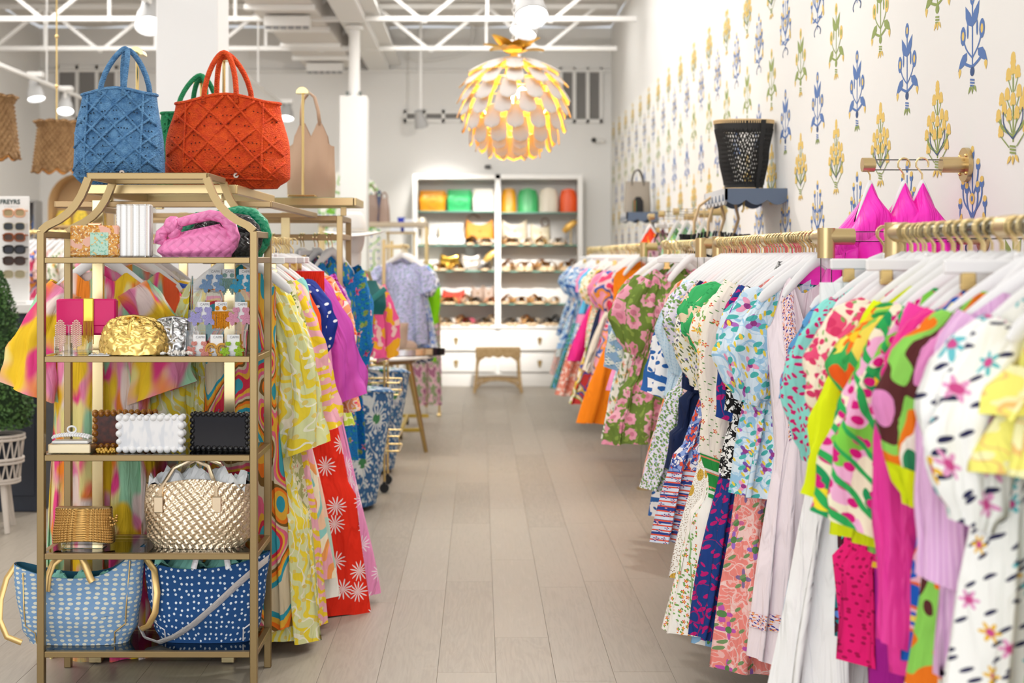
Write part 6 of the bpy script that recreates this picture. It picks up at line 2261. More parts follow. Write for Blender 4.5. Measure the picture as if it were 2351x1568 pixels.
# console with bags and boxes behind the mannequin
t = thing('display_console', 'gold-framed console of small bags behind the mannequin', 'console', (-1.12, 15.2, 0))
for z in (1.38, 1.93):
    obj('shelf_board', MB().box((0, 0, z), (1.15, .36, .05), .004), mat('taupe_wood', (.46, .38, .28), .5), t, False)
for x in (-.56, .56):
    for y in (-.16, .16):
        obj('post', MB().box((x, y, .97), (.03, .03, 1.94), .002), gold, t, False)


def mini_bag(loc, m, label, w=.2, h_=.26, rz=0, hd=.12):
    t = thing('handbag', label, 'bag', loc, rz)
    ring, frn = bag_surf(h_, [(0, w * .5), (.5, w * .46), (1, w * .30)], [(0, .05), (.5, .05), (1, .02)], None, 2.6, .008)
    obj('body', bag_mb(ring, 32, 12), [m, m], t, 'all')
    if hd:
        obj('handle', MB().tube(arch(-w * .25, w * .25, 0, h_ * .95, h_ + hd, 10), .009, 6), m, t)
    return t


cz = 1.955
mini_bag((at(815, 0, 15).x, 15.2, cz), mat('rust_leather', (.45, .10, .05), .5), 'rust leather handbag on the console', .16, .16, 0, .14)
mini_bag((at(793, 0, 15).x, 15.2, cz), mat('cognac_leather', (.42, .18, .08), .5), 'cognac leather bucket bag on the console', .18, .13, 0, .10)
mini_bag((at(848, 0, 15).x, 15.2, cz), mat('taupe_leather', (.24, .165, .13), .5), 'taupe slouchy bag on the console', .22, .30, .2, .10)
mini_bag((at(867, 0, 15).x, 15.22, cz), mat('navy_leather', (.03, .05, .12), .5), 'narrow navy bag on the console', .08, .28, 0, .06)
mini_bag((at(880, 0, 15).x, 15.18, cz), mat('mink_leather', (.30, .21, .17), .5), 'mink bag at the console end', .12, .26, 0, .06)
t = thing('side_shelf', 'small gold-edged shelf with blue and white boxes', 'shelf', (at(920, 0, 16.2).x, 16.3, 0))
obj('shelf_board', MB().box((0, 0, 1.86), (.34, .3, .02), .003), gold, t, False)
for x in (-.15, .15):
    obj('post', MB().box((x, 0, .92), (.025, .025, 1.86), .002), gold, t, False)
for k, (px, hh, ww_, c, lab) in enumerate(((920, .16, .08, '#2a36b0', 'upright cobalt blue box'), (936, .14, .09, '#dfe4ee', 'white and blue tin'), (908, .06, .12, '#e6eaf2', 'low white and blue box'), (940, .07, .12, '#e9edf4', 'low white box at the shelf end'))):
    t = thing('gift_box', lab + ' on the small gold shelf', 'box', (at(px, 0, 16.2).x, 16.2 if k > 1 else 16.33, 1.87))
    obj('box_body', MB().box((0, 0, hh / 2), (ww_, .08, hh), .004), mat('gift_' + c, c, .4), t, False)
    obj('lid', MB().box((0, 0, hh), (ww_ + .006, .086, .018), .003), mat('gift_lid%d' % (k % 2), ('#2a4ab8', '#f0f2f6')[k % 2], .4), t, False)
# green trellis screen panel pieces behind the beige tote
trel = fab('green_trellis_paper', '#f2f2ea', [('vine', 6, .05, '#7fbf4a'), ('dots', 9, .12, '#5a6ab0', .1)])
t = thing('folding_screen', 'arched green and white trellis print panel behind the racks', 'screen', (at(800, 0, 16.6).x, 16.7, 0))
arcp = [(-.36, .9), (.36, .9), (.36, 2.25)] + [(.36 * cos(a), 2.25 + .36 * sin(a)) for a in [PI * i / 14 for i in range(1, 14)]] + [(-.36, 2.25)]
obj('printed_board', MB().prism(arcp, (0, 0, 0), (1, 0, 0), (0, 0, 1), (0, 1, 0), .04), trel, t, False)
obj('leg', MB().box((-.3, .02, .45), (.05, .04, .9)).box((.3, .02, .45), (.05, .04, .9)), lacquer, t, False)

# ================================================================== scalloped wall shelves and bags on the right wall
navy_paint = mat('slate_blue_paint', (.10, .14, .215), .5)


def scallop_shelf(y0, depth, ln, z, label):
    t = thing('scalloped_wall_shelf', label, 'shelf', (XR, y0, z))
    obj('shelf_board', MB().box((-depth / 2 + .01, ln / 2, -.013), (depth - .03, ln - .034, .024), .002), navy_paint, t, False)

    def sc(n, L):
        pts = [(0, 0), (L, 0)]
        for k in range(n * 8 + 1):
            x = L * (1 - k / (n * 8))
            pts.append((x, -.062 - .026 * abs(sin(PI * n * k / (n * 8)))))
        return pts
    obj('scalloped_apron', MB().prism(sc(3, depth), (-depth, 0, 0), (1, 0, 0), (0, 0, 1), (0, 1, 0), .014), navy_paint, t, False)
    obj('scalloped_apron', MB().prism(sc(6, ln), (-depth, 0, 0), (0, 1, 0), (0, 0, 1), (1, 0, 0), .014), mat('pale_slate', (.52, .53, .55), .5), t, False)
    obj('scalloped_apron', MB().prism(sc(3, depth), (-depth, ln, 0), (1, 0, 0), (0, 0, 1), (0, -1, 0), .014), navy_paint, t, False)
    dz = MB()
    for k in range(6):
        y = ln * (k + .5) / 6
        dz.prism([(-.028, -.066), (.028, -.066), (0, -.03)], (-depth - .001, y, 0), (0, 1, 0), (0, 0, 1), (-1, 0, 0), .002)
    obj('triangle_inlay', dz, navy_paint, t, False)
    obj('hook', MB().tube([(-depth * .55, ln * .4, -.02), (-depth * .55, ln * .4, -.10), (-depth * .58, ln * .4, -.12)], .006, 6), brass, t)


scallop_shelf(7.59, .337, .70, 1.96, 'slate blue scalloped wall shelf under the black basket')
scallop_shelf(13.05, .30, .60, 2.0, 'slate blue scalloped wall shelf under the grey tote')
# black woven basket tote (open weave is real geometry)
t = thing('woven_basket', 'tall black open-weave basket tote with raffia rim', 'basket', (1.47, 7.9, 1.962))
blk = mat('black_raffia', (.015, .014, .013), .6)
ring, frn = bag_surf(.385, [(0, .105), (.5, .135), (1, .165)], [(0, .09), (.5, .105), (1, .10)], lambda x: .0, 2.4, .0)
nn, mm = 62, 30
mb = MB()
for s in (1, -1):
    for i in range(nn):
        mb.tube([ring(2 * PI * i / nn + s * .66 * (j / mm), .08 + .80 * j / mm) for j in range(0, mm + 1, 2)], .0030, 4, cap=False)
o = obj('open_weave', mb, blk, t)
o['kind'] = 'stuff'
obj('solid_base', MB().grid(lambda u, v: ring(2 * PI * u, .12 * v), 40, 4, flip=True).add([ring(2 * PI * k / 24, .002) for k in range(24)], [tuple(range(24))]), blk, t, 'all')
obj('top_band', MB().grid(lambda u, v: ring(2 * PI * u, .86 + .13 * v), 40, 4, flip=True).grid(lambda u, v: ring(2 * PI * u, .86 + .13 * v) * 1 - Vector((0, 0, 0)), 40, 4), blk, t, 'all')
obj('vertical_strap', MB().grid(lambda u, v: ring(-1.15 + .22 * u, v) * 1.0 + Vector((.0, -.006, 0)), 3, 14, flip=False).grid(lambda u, v: ring(-1.15 + .22 * u, v) + Vector((0, -.005, 0)), 3, 14, flip=True), blk, t, 'all')
sd = MB()
for i in range(90):
    a = 2 * PI * i / 90
    sd.bar(ring(a, 1.0), ring(a, .965) * 1 + Vector((0, 0, -.004)), .005, .005)
obj('raffia_stitching', sd, mat('raffia', (.72, .52, .27), .7), t)['kind'] = 'stuff'
for v_ in (1.0, .02):
    obj('raffia_rim', MB().tube([ring(2 * PI * i / 48, v_) for i in range(48)], .005, 6, closed=True), MATS['raffia'], t)
t = thing('structured_tote', 'grey structured tote with dark strap panel on the far wall shelf', 'tote', (1.48, 13.3, 2.002))
gt = mat('putty_leather', (.33, .29, .24), .55)
ring, frn = bag_surf(.29, [(0, .125), (1, .115)], [(0, .07), (1, .05)], None, 3.4, .003)
obj('body', bag_mb(ring, 40, 10), [gt, gt], t, 'all')
for y in (-.05, .04):
    obj('handle', MB().tube(arch(-.055, .055, y, .25, .40, 14), .006, 6), mat('dark_handle', (.08, .07, .06), .5), t)
obj('front_strap', MB().prism([(-.05, 0), (.045, 0), (.045, .10), (.02, .14), (-.02, .14), (-.05, .10)], (0, -.078, .005), (1, 0, 0), (0, 0, 1), (0, -1, 0), .012), mat('black_web', (.01, .01, .012), .7), t, False)
for k, c in enumerate(('#3a7a4a', '#c04a3a', '#3a7a4a')):
    obj('web_stripe', MB().box((-.044 + .009 * k, -.0915, .06), (.008, .003, .11)), mat('web_' + c, c, .7), t, False)
# hanging cream and black tote under the shelf
t = thing('boucle_tote', 'cream and black checked tote hanging below the basket shelf', 'tote', (1.33, 8.05, 1.34))
bc = fab('cream_black_check', '#efe6d2', [('stripe', .3, .07, .22, '#1a1a1c', .05), ('stripe', .3 + PI / 2, .07, .22, '#1a1a1c', .05)])
ring, frn = bag_surf(.36, [(0, .16), (1, .19)], [(0, .06), (1, .05)], lambda x: .01 * cos(x * 20), 2.8, .01)
obj('body', bag_mb(ring, 40, 12), [bc, black_plastic], t, 'all')
fz = MB()
for k in range(60):
    a = 2 * PI * k / 60
    p = ring(a, 1.0)
    fz.tube([p, p + Vector((R.uniform(-.012, .012), R.uniform(-.01, .01), .03))], .006, 4)
obj('fringe_rim', fz, black_plastic, t)['kind'] = 'stuff'
for x0, x1 in ((-.12, .05), (-.04, .13)):
    obj('rope_handle', MB().tube([(x0, -.03, .36), (x0 + .005, -.02, .45), (x0 + .035, 0, .54), ((x0 + x1) / 2 + .03, .01, .60), (x1 - .01, .0, .55), (x1 + .005, -.02, .47), (x1 - .03, -.03, .36)], .0085, 8), mat('tan_rope', (.56, .40, .22), .7), t)

# ================================================================== white shelving unit
BD = 17.36
bx0, bx1 = at(947, 0, BD).x, at(1338, 0, BD).x
bw = bx1 - bx0
BZ = at(0, 400, BD).z
bc_ = thing('shelving_unit', 'tall white shelving unit with glass shelves and drawers on the back wall', 'bookcase', ((bx0 + bx1) / 2, BD, 0))
dz0 = .004
DEP = YB - BD - .01


def bxl(px):
    return at(px, 0, BD).x - (bx0 + bx1) / 2


def bz(py):
    return at(0, py, BD).z


ctop = bz(746)
obj('side_panel', MB().box((-bw / 2 + .03, DEP / 2, BZ / 2), (.06, DEP, BZ), .003), lacquer, bc_, False)
obj('side_panel', MB().box((bw / 2 - .03, DEP / 2, BZ / 2), (.06, DEP, BZ), .003), lacquer, bc_, False)
obj('divider', MB().box((bxl(1143), DEP / 2, (BZ + ctop) / 2), (.068, DEP, BZ - ctop), .003), lacquer, bc_, False)
obj('top_panel', MB().box((0, DEP / 2, BZ - .03), (bw - .12, DEP, .06), .003), lacquer, bc_, False)
obj('back_panel', MB().box((0, DEP - .01, (BZ + ctop) / 2), (bw - .12, .02, BZ - ctop)), mat('unit_back', (.80, .79, .77), .5), bc_, False)
obj('counter', MB().box((0, DEP / 2 - .005, ctop - .02), (bw - .115, DEP + .02, .04), .003), lacquer, bc_, False)
obj('carcass', MB().box((0, DEP / 2 + .02, ctop / 2 - .02), (bw - .12, DEP - .04, ctop - .05)), lacquer, bc_, False)
obj('plinth', MB().box((0, .02, (0 + bz(857)) / 2), (bw - .12, .03, bz(857) - .004), .003), lacquer, bc_, False)
for (p0, p1) in ((957, 1137), (1148, 1330)):
    for (q0, q1, kn) in ((756, 805, 783), (810, 855, 835)):
        x0, x1 = bxl(p0), bxl(p1)
        d = obj('drawer', MB().box(((x0 + x1) / 2, .005, (bz(q0) + bz(q1)) / 2), (x1 - x0, .03, bz(q0) - bz(q1) - .01), .004), lacquer, bc_, False)
        obj('pull', MB().box((bxl((p0 + p1) / 2), -.02, bz(kn)), (.03, .02, .075), .004).box((bxl((p0 + p1) / 2), -.03, bz(kn) + .025), (.05, .012, .04), .003), brass, d)
shelf_rows = {1: (484, 487), 2: (562, 562), 3: (621, 622), 4: (698, 697)}
for k, (ya, yb) in shelf_rows.items():
    for (p0, p1, yy) in ((958, 1137, ya), (1150, 1328, yb)):
        x0, x1 = bxl(p0), bxl(p1)
        g_ = obj('glass_shelf', MB().box(((x0 + x1) / 2, DEP / 2, bz(yy) - .008), (x1 - x0, DEP - .03, .016)), glass, bc_, False)
        obj('polished_edge', MB().box(((x0 + x1) / 2, .016, bz(yy) - .008), (x1 - x0, .004, .017)), glass_edge, g_, False)


def row_z(r, px):
    if r == 5:
        return ctop
    return bz(shelf_rows[r][0 if px < 1143 else 1])


def spot(px, r, dy=.12):
    return Vector((at(px, 0, BD).x, BD + dy, row_z(r, px)))


def pxw(n):
    return n * BD / F


def box_bag(px, r, w, h_, c, label, bucket=False, dy=.2):
    m = mat('bag_' + c, c, .4)
    t = thing('leather_bag', label, 'bag', spot(px, r, dy))
    w, h_ = pxw(w), pxw(h_)
    if bucket:
        ring, frn = bag_surf(h_, [(0, w * .5), (.7, w * .49), (1, w * .40)], [(0, .09), (1, .06)], lambda x: .012 * cos(x * 30), 2.8, .006)
        obj('body', bag_mb(ring, 36, 10), [m, m], t, 'all')
        obj('seam', MB().tube([frn(0, v / 8) + Vector((0, -.003, 0)) for v in range(9)], .003, 5), m, t)
        obj('drawcord', MB().tube([ring(2 * PI * i / 24, .86) * 1.01 for i in range(24)], .004, 5, closed=True), m, t)
    else:
        ring, frn = bag_surf(h_, [(0, w * .48), (.5, w * .5), (1, w * .48)], [(0, .05), (.5, .07), (1, .035)], None, 4.5, .004)
        obj('body', bag_mb(ring, 40, 10, inner=False).grid(lambda u, v: Vector((lerp(-w * .46, w * .46, u), lerp(-.03, .03, v), h_ - .002)), 4, 2), m, t, 'all')
        fy = frn(0, .5).y
        obj('embossed_disc', MB().tube([(.075 * cos(a), fy - .002, h_ * .5 + .075 * sin(a)) for a in [2 * PI * i / 24 for i in range(24)]], .004, 5, closed=True).box((0, fy - .004, h_ * .5), (.05, .006, .014), .002), m, t)
        obj('strap_end', MB().tube([(w * .46, 0, h_ * .9), (w * .53, -.01, h_ * .8), (w * .52, -.02, h_ * .6)], .008, 6), m, t)
    return t


box_bag(992, 1, 62, 48, '#eba01f', 'mustard leather shoulder bag with round emblem on the top glass shelf')
box_bag(1054, 1, 56, 50, '#35b36a', 'green leather shoulder bag with round emblem on the top glass shelf')
box_bag(1110, 1, 50, 52, '#f2ece2', 'white leather shoulder bag with round emblem on the top glass shelf')
box_bag(1169, 1, 36, 54, '#d99a17', 'mustard leather bucket bag on the top glass shelf', True)
box_bag(1213, 1, 48, 54, '#3fae66', 'green leather bucket bag on the top glass shelf', True)
box_bag(1261, 1, 46, 55, '#e6ddcc', 'cream leather bucket bag on the top glass shelf', True)
box_bag(1307, 1, 40, 53, '#ee5a1c', 'orange leather bucket bag on the top glass shelf', True)


def slouch(px, r, w, h_, c, label, dy=.26, strap=None, rough=.6, metal=0):
    m = mat('slouch_' + c, c, rough, metal, bump=('noise', 30, .3))
    t = thing('slouchy_bag', label, 'bag', spot(px, r, dy))
    w, h_ = pxw(w), pxw(h_)
    ring, frn = bag_surf(h_ * .8, [(0, w * .5), (.5, w * .5), (1, w * .47)], [(0, .05), (.4, .06), (1, .02)], lambda x: h_ * .26 * (abs(x) / (w * .5)) ** 2, 2.8, .008)
    obj('body', bag_mb(ring, 40, 12), [m, m], t, 'all')
    if strap:
        obj('strap', MB().tube(strap, .008, 6), mat('strap_brown', (.12, .06, .04), .5), t)
    obj('stud', MB().ball((w * .02, frn(0, .7).y - .004, h_ * .55), .012, 8, 6), brass, t)


slouch(1029, 2, 46, 46, '#e2d6bd', 'cream slouchy bag behind the white caps')
slouch(1101, 2, 66, 58, '#c98323', 'tan suede slouchy bag with brown strap', strap=[(-.19, -.04, .22), (-.16, -.05, .34), (-.08, -.05, .38), (.0, -.04, .34)])
slouch(1182, 2, 62, 58, '#b9ad97', 'pewter leather slouchy bag, larger of the two', rough=.4)
slouch(1242, 2, 46, 50, '#c2b79d', 'pewter leather slouchy bag with ring handle', strap=[(.06 + .05 * cos(a), -.03, .28 + .05 * sin(a)) for a in [2 * PI * i / 12 for i in range(13)]], rough=.4)
slouch(1032, 3, 46, 38, '#d8ac46', 'shiny gold metallic bag on the middle glass shelf', rough=.2, metal=.9)
slouch(1081, 3, 46, 38, '#b4aca2', 'silver rounded bag on the middle glass shelf', rough=.35, metal=.3)
slouch(994, 4, 32, 42, '#0f7a3f', 'emerald textured pouch on the fourth glass shelf')
slouch(1041, 4, 54, 32, '#c8341c', 'red flat clutch behind the tan slides')
slouch(1096, 4, 28, 42, '#9c8576', 'taupe textured bag on the fourth glass shelf')
slouch(1122, 4, 26, 42, '#a38d7f', 'taupe textured bag against the divider')

# caps and stands
for k, (px, lab) in enumerate(((991, 'white cap with tan peak'), (1018, 'white cap in front of the cream bag'), (1037, 'white cap beside the tall white one'), (1055, 'white boxy cap beside the tan bag'))):
    t = thing('cap', lab + ' on the second glass shelf', 'cap', spot(px, 2, .1))
    obj('crown', MB().lathe([(.075, .0), (.075, .04), (.062, .085), (.03, .11), (.0001, .115)], 20), tissue, t, 'all')
    obj('peak', MB().grid(lambda u, v: Vector(((.06 + .02 * v) * cos(PI + PI * u), -.045 - .055 * v * sin(PI * u) - .02 * sin(PI * u), .01 - .004 * v)), 14, 3), mat('cap_peak%d' % (k % 2), ((.45, .24, .12), (.3, .26, .2))[k % 2], .7), t, 'all')
for (px, r, lab, c, hh) in ((968, 2, 'cream cap raised on a brass stand at the unit end', '#eadfce', .20), (1312, 2, 'gold sandal raised on a brass stand', '#e8b75c', .19), (1129, 3, 'gold mirror-like sandal on a brass stand by the divider', '#e9c06a', .14)):
    t = thing('shoe_on_stand', lab, 'shoe', spot(px, r, .12))
    obj('stand', MB().lathe([(.05, 0), (.05, .008), (.006, .012), (.006, hh)], 16), brass, t)
    mb = MB()
    if 'cap' in lab:
        mb.lathe([(.055, hh), (.06, hh + .06), (.045, hh + .13), (.0001, hh + .14)], 18)
    else:
        mb.tube([(-.09, 0, hh - .03), (-.03, 0, hh + .03), (.03, 0, hh + .08), (.07, 0, hh + .10)], [.03, .045, .04, .022], 10, flat=.5)
    obj('shape', mb, mat('stand_' + c, c, .3, .3), t, 'all')
# slides and sandals
tan, crm, wht, nav, gld, pnk, crl, drk = [mat('slide_' + n, c, .55) for n, c in (('tan', '#c99a63'), ('cream', '#e2cdb0'), ('white', '#f2ede6'), ('navy', '#2b2c3a'), ('gold', '#dcb25a'), ('pink', '#e56a80'), ('coral', '#dca27e'), ('dark', '#6a6157'))]
SL = [(2, [(1083, nav, 'navy'), (1104, crm, 'cream'), (1124, wht, 'white'), (1164, tan, 'brown'), (1186, crm, 'blush'), (1205, wht, 'ivory'), (1244, gld, 'yellow'), (1272, wht, 'pale blue-white'), (1291, crm, 'oatmeal')]),
      (3, [(972, crm, 'sparkly nude'), (994, crm, 'strappy nude'), (1020, gld, 'gold'), (1042, gld, 'brass'), (1062, wht, 'silver'), (1107, mat('slide_grey', '#8f8f92', .4), 'grey'), (1166, tan, 'tan platform'), (1191, crm, 'pale platform'), (1217, tan, 'camel platform'), (1244, tan, 'cognac platform'), (1268, crm, 'beige platform'), (1293, tan, 'sand platform'), (1314, tan, 'honey platform')]),
      (4, [(992, gld, 'golden'), (1018, tan, 'camel'), (1040, tan, 'tan'), (1069, crm, 'beige'), (1096, drk, 'taupe'), (1121, crl, 'coral'), (1164, tan, 'bronze'), (1186, tan, 'caramel'), (1205, tan, 'honey strappy'), (1227, tan, 'biscuit'), (1246, crm, 'sand'), (1267, crm, 'vanilla')]),
      (5, [(985, wht, 'white'), (1013, crm, 'cream'), (1036, wht, 'ivory'), (1057, tan, 'tan'), (1078, pnk, 'pink'), (1101, drk, 'brown'), (1126, crm, 'straw'), (1163, drk, 'cocoa'), (1187, wht, 'pearl'), (1209, tan, 'nude'), (1230, crm, 'champagne'), (1250, drk, 'bark'), (1276, nav, 'black')])]
names = {2: 'second glass shelf', 3: 'middle glass shelf', 4: 'fourth glass shelf', 5: 'drawer counter'}
for r, lst in SL:
    for k, (px, m, c) in enumerate(lst):
        bay = 'left' if px < 1143 else 'right'
        for j in (0, 1):
            lab = f'{c} slide on the {names[r]}, {bay} bay, ' + ('front one' if j == 0 else 'rear one')
            slide(spot(px + (0 if j == 0 else 4), r, .12 if j == 0 else .27), (.25 if k % 2 else -.2), m, lab, None, 1.25, strap2=(k % 3 == 0), plat=.045 if 'platform' in c else .015)

t = thing('sensor_box', 'small black sensor above the shelving unit', 'sensor', at(1120, 383, YB - .03))
obj('housing', MB().box((0, 0, 0), (.075, .04, .04), .006), black_plastic, t)
obj('cable', MB().tube([(.04, 0, 0), (.06, 0, -.02), (.09, 0, -.06)], .004, 5), lacquer, t)
t = thing('security_camera', 'small white security camera with black eye on the back wall', 'camera', at(1372, 322, YB - .06))
obj('eye', MB().box((-.05, -.02, 0), (.06, .06, .06), .02), black_plastic, t)
obj('arm', MB().tube([(-.02, 0, 0), (.08, .03, -.005)], .03, 12), lacquer, t)

# wicker stool
sy_ = 16.75
t = thing('wicker_stool', 'small rattan stool with scalloped woven seat before the drawers', 'stool', (at(1143, 0, sy_).x, sy_, 0))
rat = mat('rattan', (.50, .33, .15), .6, var=(30, (.62, .44, .23)))
sw_ = .26
mb = MB()
for side in range(4):
    n_ = 60

    def ap(u, v, side=side):
        x = lerp(-sw_, sw_, u)
        d = .19
        z = .515 - v * (.085 + .022 * abs(sin(u * PI * 5))) + 0
        rip = .004 * sin(u * PI * 44)
        if side in (0, 2):
            return Vector((x, (-d - rip) * (1 if side == 0 else -1), z))
        return Vector((((sw_) + rip) * (1 if side == 1 else -1), lerp(-d, d, u), z))
    mb.grid(ap, 88, 6, flip=side in (2,))
obj('scalloped_apron', mb, rat, t, 'all')
obj('woven_seat', MB().grid(lambda u, v: Vector((lerp(-sw_, sw_, u), lerp(-.19, .19, v), .515 + .004 * sin(u * PI * 44) + .012 * sin(PI * u) * sin(PI * v))), 88, 10), rat, t, 'all')
for sx in (-1, 1):
    for sy in (-1, 1):
        obj('leg', MB().tube([(sx * .235, sy * .165, .50), (sx * .25, sy * .18, .2), (sx * .275, sy * .20, 0)], .017, 10), rat, t)
for sy in (-1, 1):
    obj('stretcher', MB().tube([(-.26, sy * .18, .14), (0, sy * .17, .155), (.26, sy * .18, .14)], .014, 8), rat, t)
    for sx in (-1, 1):
        obj('curved_brace', MB().tube([(sx * .25, sy * .18, .27), (sx * .22, sy * .18, .38), (sx * .13, sy * .18, .44)], .011, 8), rat, t)
        obj('curved_brace', MB().tube([(sx * .265, sy * .18, .03), (sx * .20, sy * .18, .11), (sx * .1, sy * .17, .145)], .010, 8), rat, t)
for sx in (-1, 1):
    obj('stretcher', MB().tube([(sx * .26, -.18, .17), (sx * .26, .18, .17)], .013, 8), rat, t)

# ================================================================== left background
navy_cab = mat('navy_cabinet', (.022, .028, .045), .5)
t = thing('display_cabinet', 'dark navy cabinet carrying the sunglasses display', 'cabinet', (at(40, 0, 9.0).x - .14, 9.15, 0))
obj('carcass', MB().box((0, 0, .62), (.66, .55, 1.24), .006), navy_cab, t, False)
obj('white_top', MB().box((0, 0, 1.27), (.70, .60, .06), .006), lacquer, t, False)
obj('door_panel', MB().box((0, -.278, .60), (.58, .012, 1.0), .004), navy_cab, t, False)
BRX = at(60, 0, 8.9).x
t = thing('sunglasses_board', 'white sunglasses display board with brand lettering', 'display', (BRX - .16, 8.95, 1.30))
zt = at(0, 450, 8.9).z - 1.30
obj('board', MB().box((0, .012, zt / 2), (.32, .02, zt), .003), lacquer, t, False)
obj('base', MB().box((0, 0, .008), (.34, .16, .016), .003), lacquer, t, False)
dk = mat('dark_green_ink', (.02, .05, .045), .6)
text_mesh('FREYRS', .039, dk, t, (.106, -.001, zt - .036), bold=.0011, align='RIGHT')
text_mesh('EYEWEAR', .011, ink, t, (.097, -.001, zt - .066), align='RIGHT', space=2.2)
for k, (py, fm, lm, lab) in enumerate(((488, '#d9a683', '#a5936b', 'peach framed sunglasses at the top of the board'), (519, '#b0a890', '#2c333a', 'thin metal framed round sunglasses with dark lenses'), (544, '#8a4512', '#4a3326', 'tortoise framed sunglasses with brown lenses'), (572, '#15120f', '#2a2c36', 'black square sunglasses on the white board'), (598, '#3f2317', '#33221c', 'dark brown framed sunglasses'), (629, '#c2b49a', '#9c9272', 'pale rimless sunglasses lowest on the board'))):
    p = at(29, py, 8.85)
    t = thing('sunglasses', lab, 'sunglasses', (p.x, 8.89, p.z))
    fmm, lmm = mat('frame_' + fm, fm, .25), mat('lens_' + lm, lm, .08)
    thick = .0025 if k in (1, 5) else .0055
    for s in (-1, 1):
        rim = [(s * .036 + .031 * math.copysign(abs(cos(a)) ** .7, cos(a)), -.012, .024 * math.copysign(abs(sin(a)) ** .7, sin(a)) - .002) for a in [2 * PI * i / 24 for i in range(24)]]
        obj('rim', MB().tube(rim, thick, 6, closed=True), fmm, t, 'all')
        obj('lens', MB().add([(x, y + .001, z) for x, y, z in rim], [tuple(range(24))]), lmm, t, False)
        obj('temple', MB().tube([(s * .07, -.012, .012), (s * .074, .02, .012)], thick, 6), fmm, t)
    obj('bridge', MB().tube([(-.01, -.012, .004), (0, -.014, .008), (.01, -.012, .004)], thick * .9, 6), fmm, t)

# topiary
tx, td = at(-8, 0, 8.3).x, 8.3
t = thing('boxwood_topiary', 'cone-shaped boxwood topiary in a white basket stand', 'plant', (tx, td, 0))
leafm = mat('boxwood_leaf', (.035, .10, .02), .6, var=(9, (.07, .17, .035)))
lv = MB()
lr = random.Random(3)
zb0, zt0 = .60, 1.52
for k in range(5200):
    q = lr.random() ** 1.4
    z = lerp(zb0, zt0, q)
    a = lr.uniform(0, 2 * PI)
    r = (.215 * (1 - q) ** .6 * (1 - .25 * max(0, .12 - q) / .12) + .01) * (1 + .06 * sin(a * 7 + z * 20)) * lr.uniform(.86, 1.05)
    c = Vector((r * cos(a), r * sin(a), z))
    u = Vector((lr.uniform(-1, 1), lr.uniform(-1, 1), lr.uniform(-.3, 1))).normalized()
    w_ = u.cross(Vector((cos(a), sin(a), lr.uniform(-.4, .4)))).normalized()
    s = lr.uniform(.008, .014)
    lv.add([c - u * s, c + w_ * s * .6, c + u * s * 1.2, c - w_ * s * .6], [(0, 1, 2, 3)])
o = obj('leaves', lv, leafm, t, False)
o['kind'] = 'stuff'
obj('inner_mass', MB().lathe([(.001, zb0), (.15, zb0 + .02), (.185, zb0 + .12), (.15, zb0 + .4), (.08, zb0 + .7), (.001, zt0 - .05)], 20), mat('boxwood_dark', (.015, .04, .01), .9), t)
wb = mat('whitewash_cane', (.66, .60, .53), .7)
bs = MB()
for z, r in ((.555, .155), (.535, .157), (.42, .15), (.40, .149), (.30, .13), (.285, .13)):
    bs.tube([(r * cos(2 * PI * i / 28), r * sin(2 * PI * i / 28), z) for i in range(28)], .009, 6, closed=True)
for i in range(18):
    a = 2 * PI * i / 18
    b2 = a + .35
    bs.tube([(.13 * cos(a), .13 * sin(a), .29), (.154 * cos(b2), .154 * sin(b2), .545)], .005, 5)
    bs.tube([(.13 * cos(b2), .13 * sin(b2), .29), (.154 * cos(a), .154 * sin(a), .545)], .005, 5)
    bs.ball((.143 * cos((a + b2) / 2), .143 * sin((a + b2) / 2), .42), .011, 6, 5)
obj('cane_basket', bs, wb, t)
obj('inner_pot', MB().lathe([(.10, .29), (.135, .54)], 24), mat('pot_dark', (.02, .025, .04), .7), t)
for k in range(3):
    a = -.85 + 2 * PI * k / 3
    obj('leg', MB().tube([(.09 * cos(a), .09 * sin(a), .30), (.155 * cos(a), .155 * sin(a), 0)], [.02, .016], 8), wb, t)

# rail of clothes at the far left, arched cane cabinet, dark cubby
t = thing('garment_rack', 'gold rail of pale garments left of the etagere', 'rack', (at(118, 0, 11.5).x, 11.5, 0))
obj('hanging_rail', MB().tube([(-.45, 0, 1.79), (.55, 0, 1.79)], .014, 10), brass, t)
for x in (-.45, .55):
    obj('post', MB().tube([(x, 0, .02), (x, 0, 1.79)], .014, 10), brass, t)
    obj('foot', MB().box((x, 0, .015), (.05, .5, .03), .004), brass, t, False)
FLH = ('white hanger on the gold rail left of the etagere', 'hangers on the far left rail')
for k, (mk, lab) in enumerate((('candy', 'candy pink'), ('coralpaisley', 'coral paisley'), ('cream', 'cream knit'), ('pinkmulti', 'pink abstract'), ('coralditsy', 'coral ditsy'), ('creamgarden', 'cream garden floral'), ('cream', 'oatmeal ribbed'), ('roses', 'rose print'))):
    x = at(118, 0, 11.5).x - .35 + .105 * k
    garment('blouse', f'{lab} top on the gold rail left of the etagere', 'blouse', (x, 11.5, 1.79), P[mk], .75, rz=PI / 2 - .6, hw=.2, sleeve='short', nu=32, nv=12, group='garments on the far left rail')
    hanger((x, 11.5, 1.79), PI / 2 - .6, False, *FLH)
    hanger((x + .05, 11.5, 1.79), PI / 2 - .5, False, *FLH)
t = thing('arched_cabinet', 'arched natural cane cabinet behind the etagere', 'cabinet', (at(172, 0, 14.5).x, 14.6, 0))
can = mat('natural_cane', (.62, .42, .22), .6, bump=('wave', 30, .4, 'X'))
aw = .30
zc = at(0, 470, 14.5).z
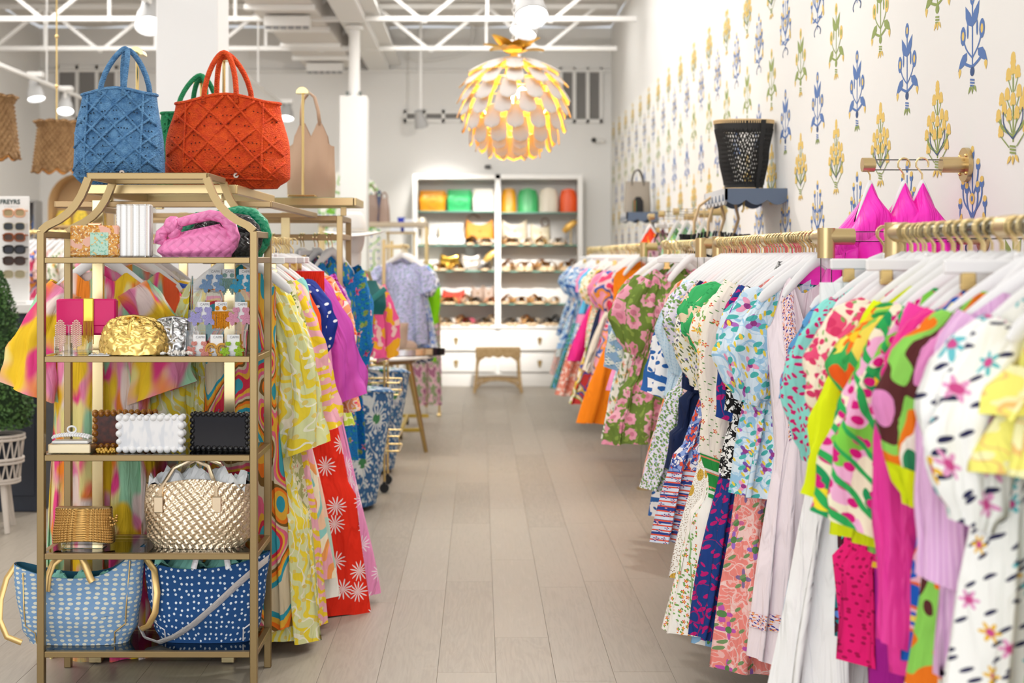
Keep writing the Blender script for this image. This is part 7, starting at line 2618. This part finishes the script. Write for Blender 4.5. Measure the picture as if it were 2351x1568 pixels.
ap_ = [(-aw, 0), (aw, 0), (aw, zc)] + [(aw * cos(a), zc + .32 * sin(a)) for a in [PI * i / 16 for i in range(1, 16)]] + [(-aw, zc)]
obj('back_panel', MB().prism(ap_, (0, .28, 0), (1, 0, 0), (0, 0, 1), (0, 1, 0), .03), can, t, False)
rimp = [(x, 0, z) for x, z in ap_[1:]] + [(-aw, 0, 0)]
obj('arched_frame', MB().tube([(x, .14, z) for x, _, z in rimp], .16, 4, flat=.12, up=(0, 1, 0)), can, t)
for z in (.5, 1.0, 1.5, 1.9):
    obj('shelf_board', MB().box((0, .15, z), (2 * aw - .03, .28, .025), .003), can, t, False)
yl = fab('yellow_floral_pouch', '#e8c94a', [('flower', 20, .34, 5, .3, '#7f9a4a', '#c86a3a')])
for k in range(3):
    mini_bag((at(172, 0, 14.5).x - .18 + .18 * k, 14.72, 1.915), yl, ('left', 'middle', 'right')[k] + ' yellow floral pouch inside the cane cabinet', .17, .15, 0, 0)
t = thing('wall_cubby', 'grey wall cubby with coloured bottles by the sunglasses', 'cubby', (at(62, 0, 13.0).x, 13.0, at(0, 545, 13).z))
wc_, hc_ = .14, .33
cub = MB().box((0, .2, hc_ / 2), (wc_, .02, hc_)).box((-wc_ / 2, .1, hc_ / 2), (.02, .2, hc_)).box((wc_ / 2, .1, hc_ / 2), (.02, .2, hc_)).box((0, .1, 0), (wc_, .2, .02)).box((0, .1, hc_), (wc_, .2, .02))
obj('niche', cub, mat('grey_niche', (.22, .21, .20), .6), t, False)
obj('bracket', MB().tube([(0, .2, -.0), (0, .2, -(at(0, 545, 13).z) + .02)], .02, 8), navy_cab, t)
for k, (x, c, hh) in enumerate(((-.03, '#1f6fa0', .16), (.03, '#16508c', .2), (.0, '#e8b02a', .14))):
    b = thing('glass_bottle', ('teal', 'blue', 'yellow')[k] + ' bottle in the grey wall cubby', 'bottle', (at(62, 0, 13.0).x + x, 13.0 + .1 + .03 * (k == 2), at(0, 545, 13).z + .01))
    obj('bottle_body', MB().lathe([(.02, 0), (.024, .01), (.024, hh * .6), (.008, hh * .75), (.008, hh), (.0001, hh)], 14), mat('bottle_' + c, c, .15), b)
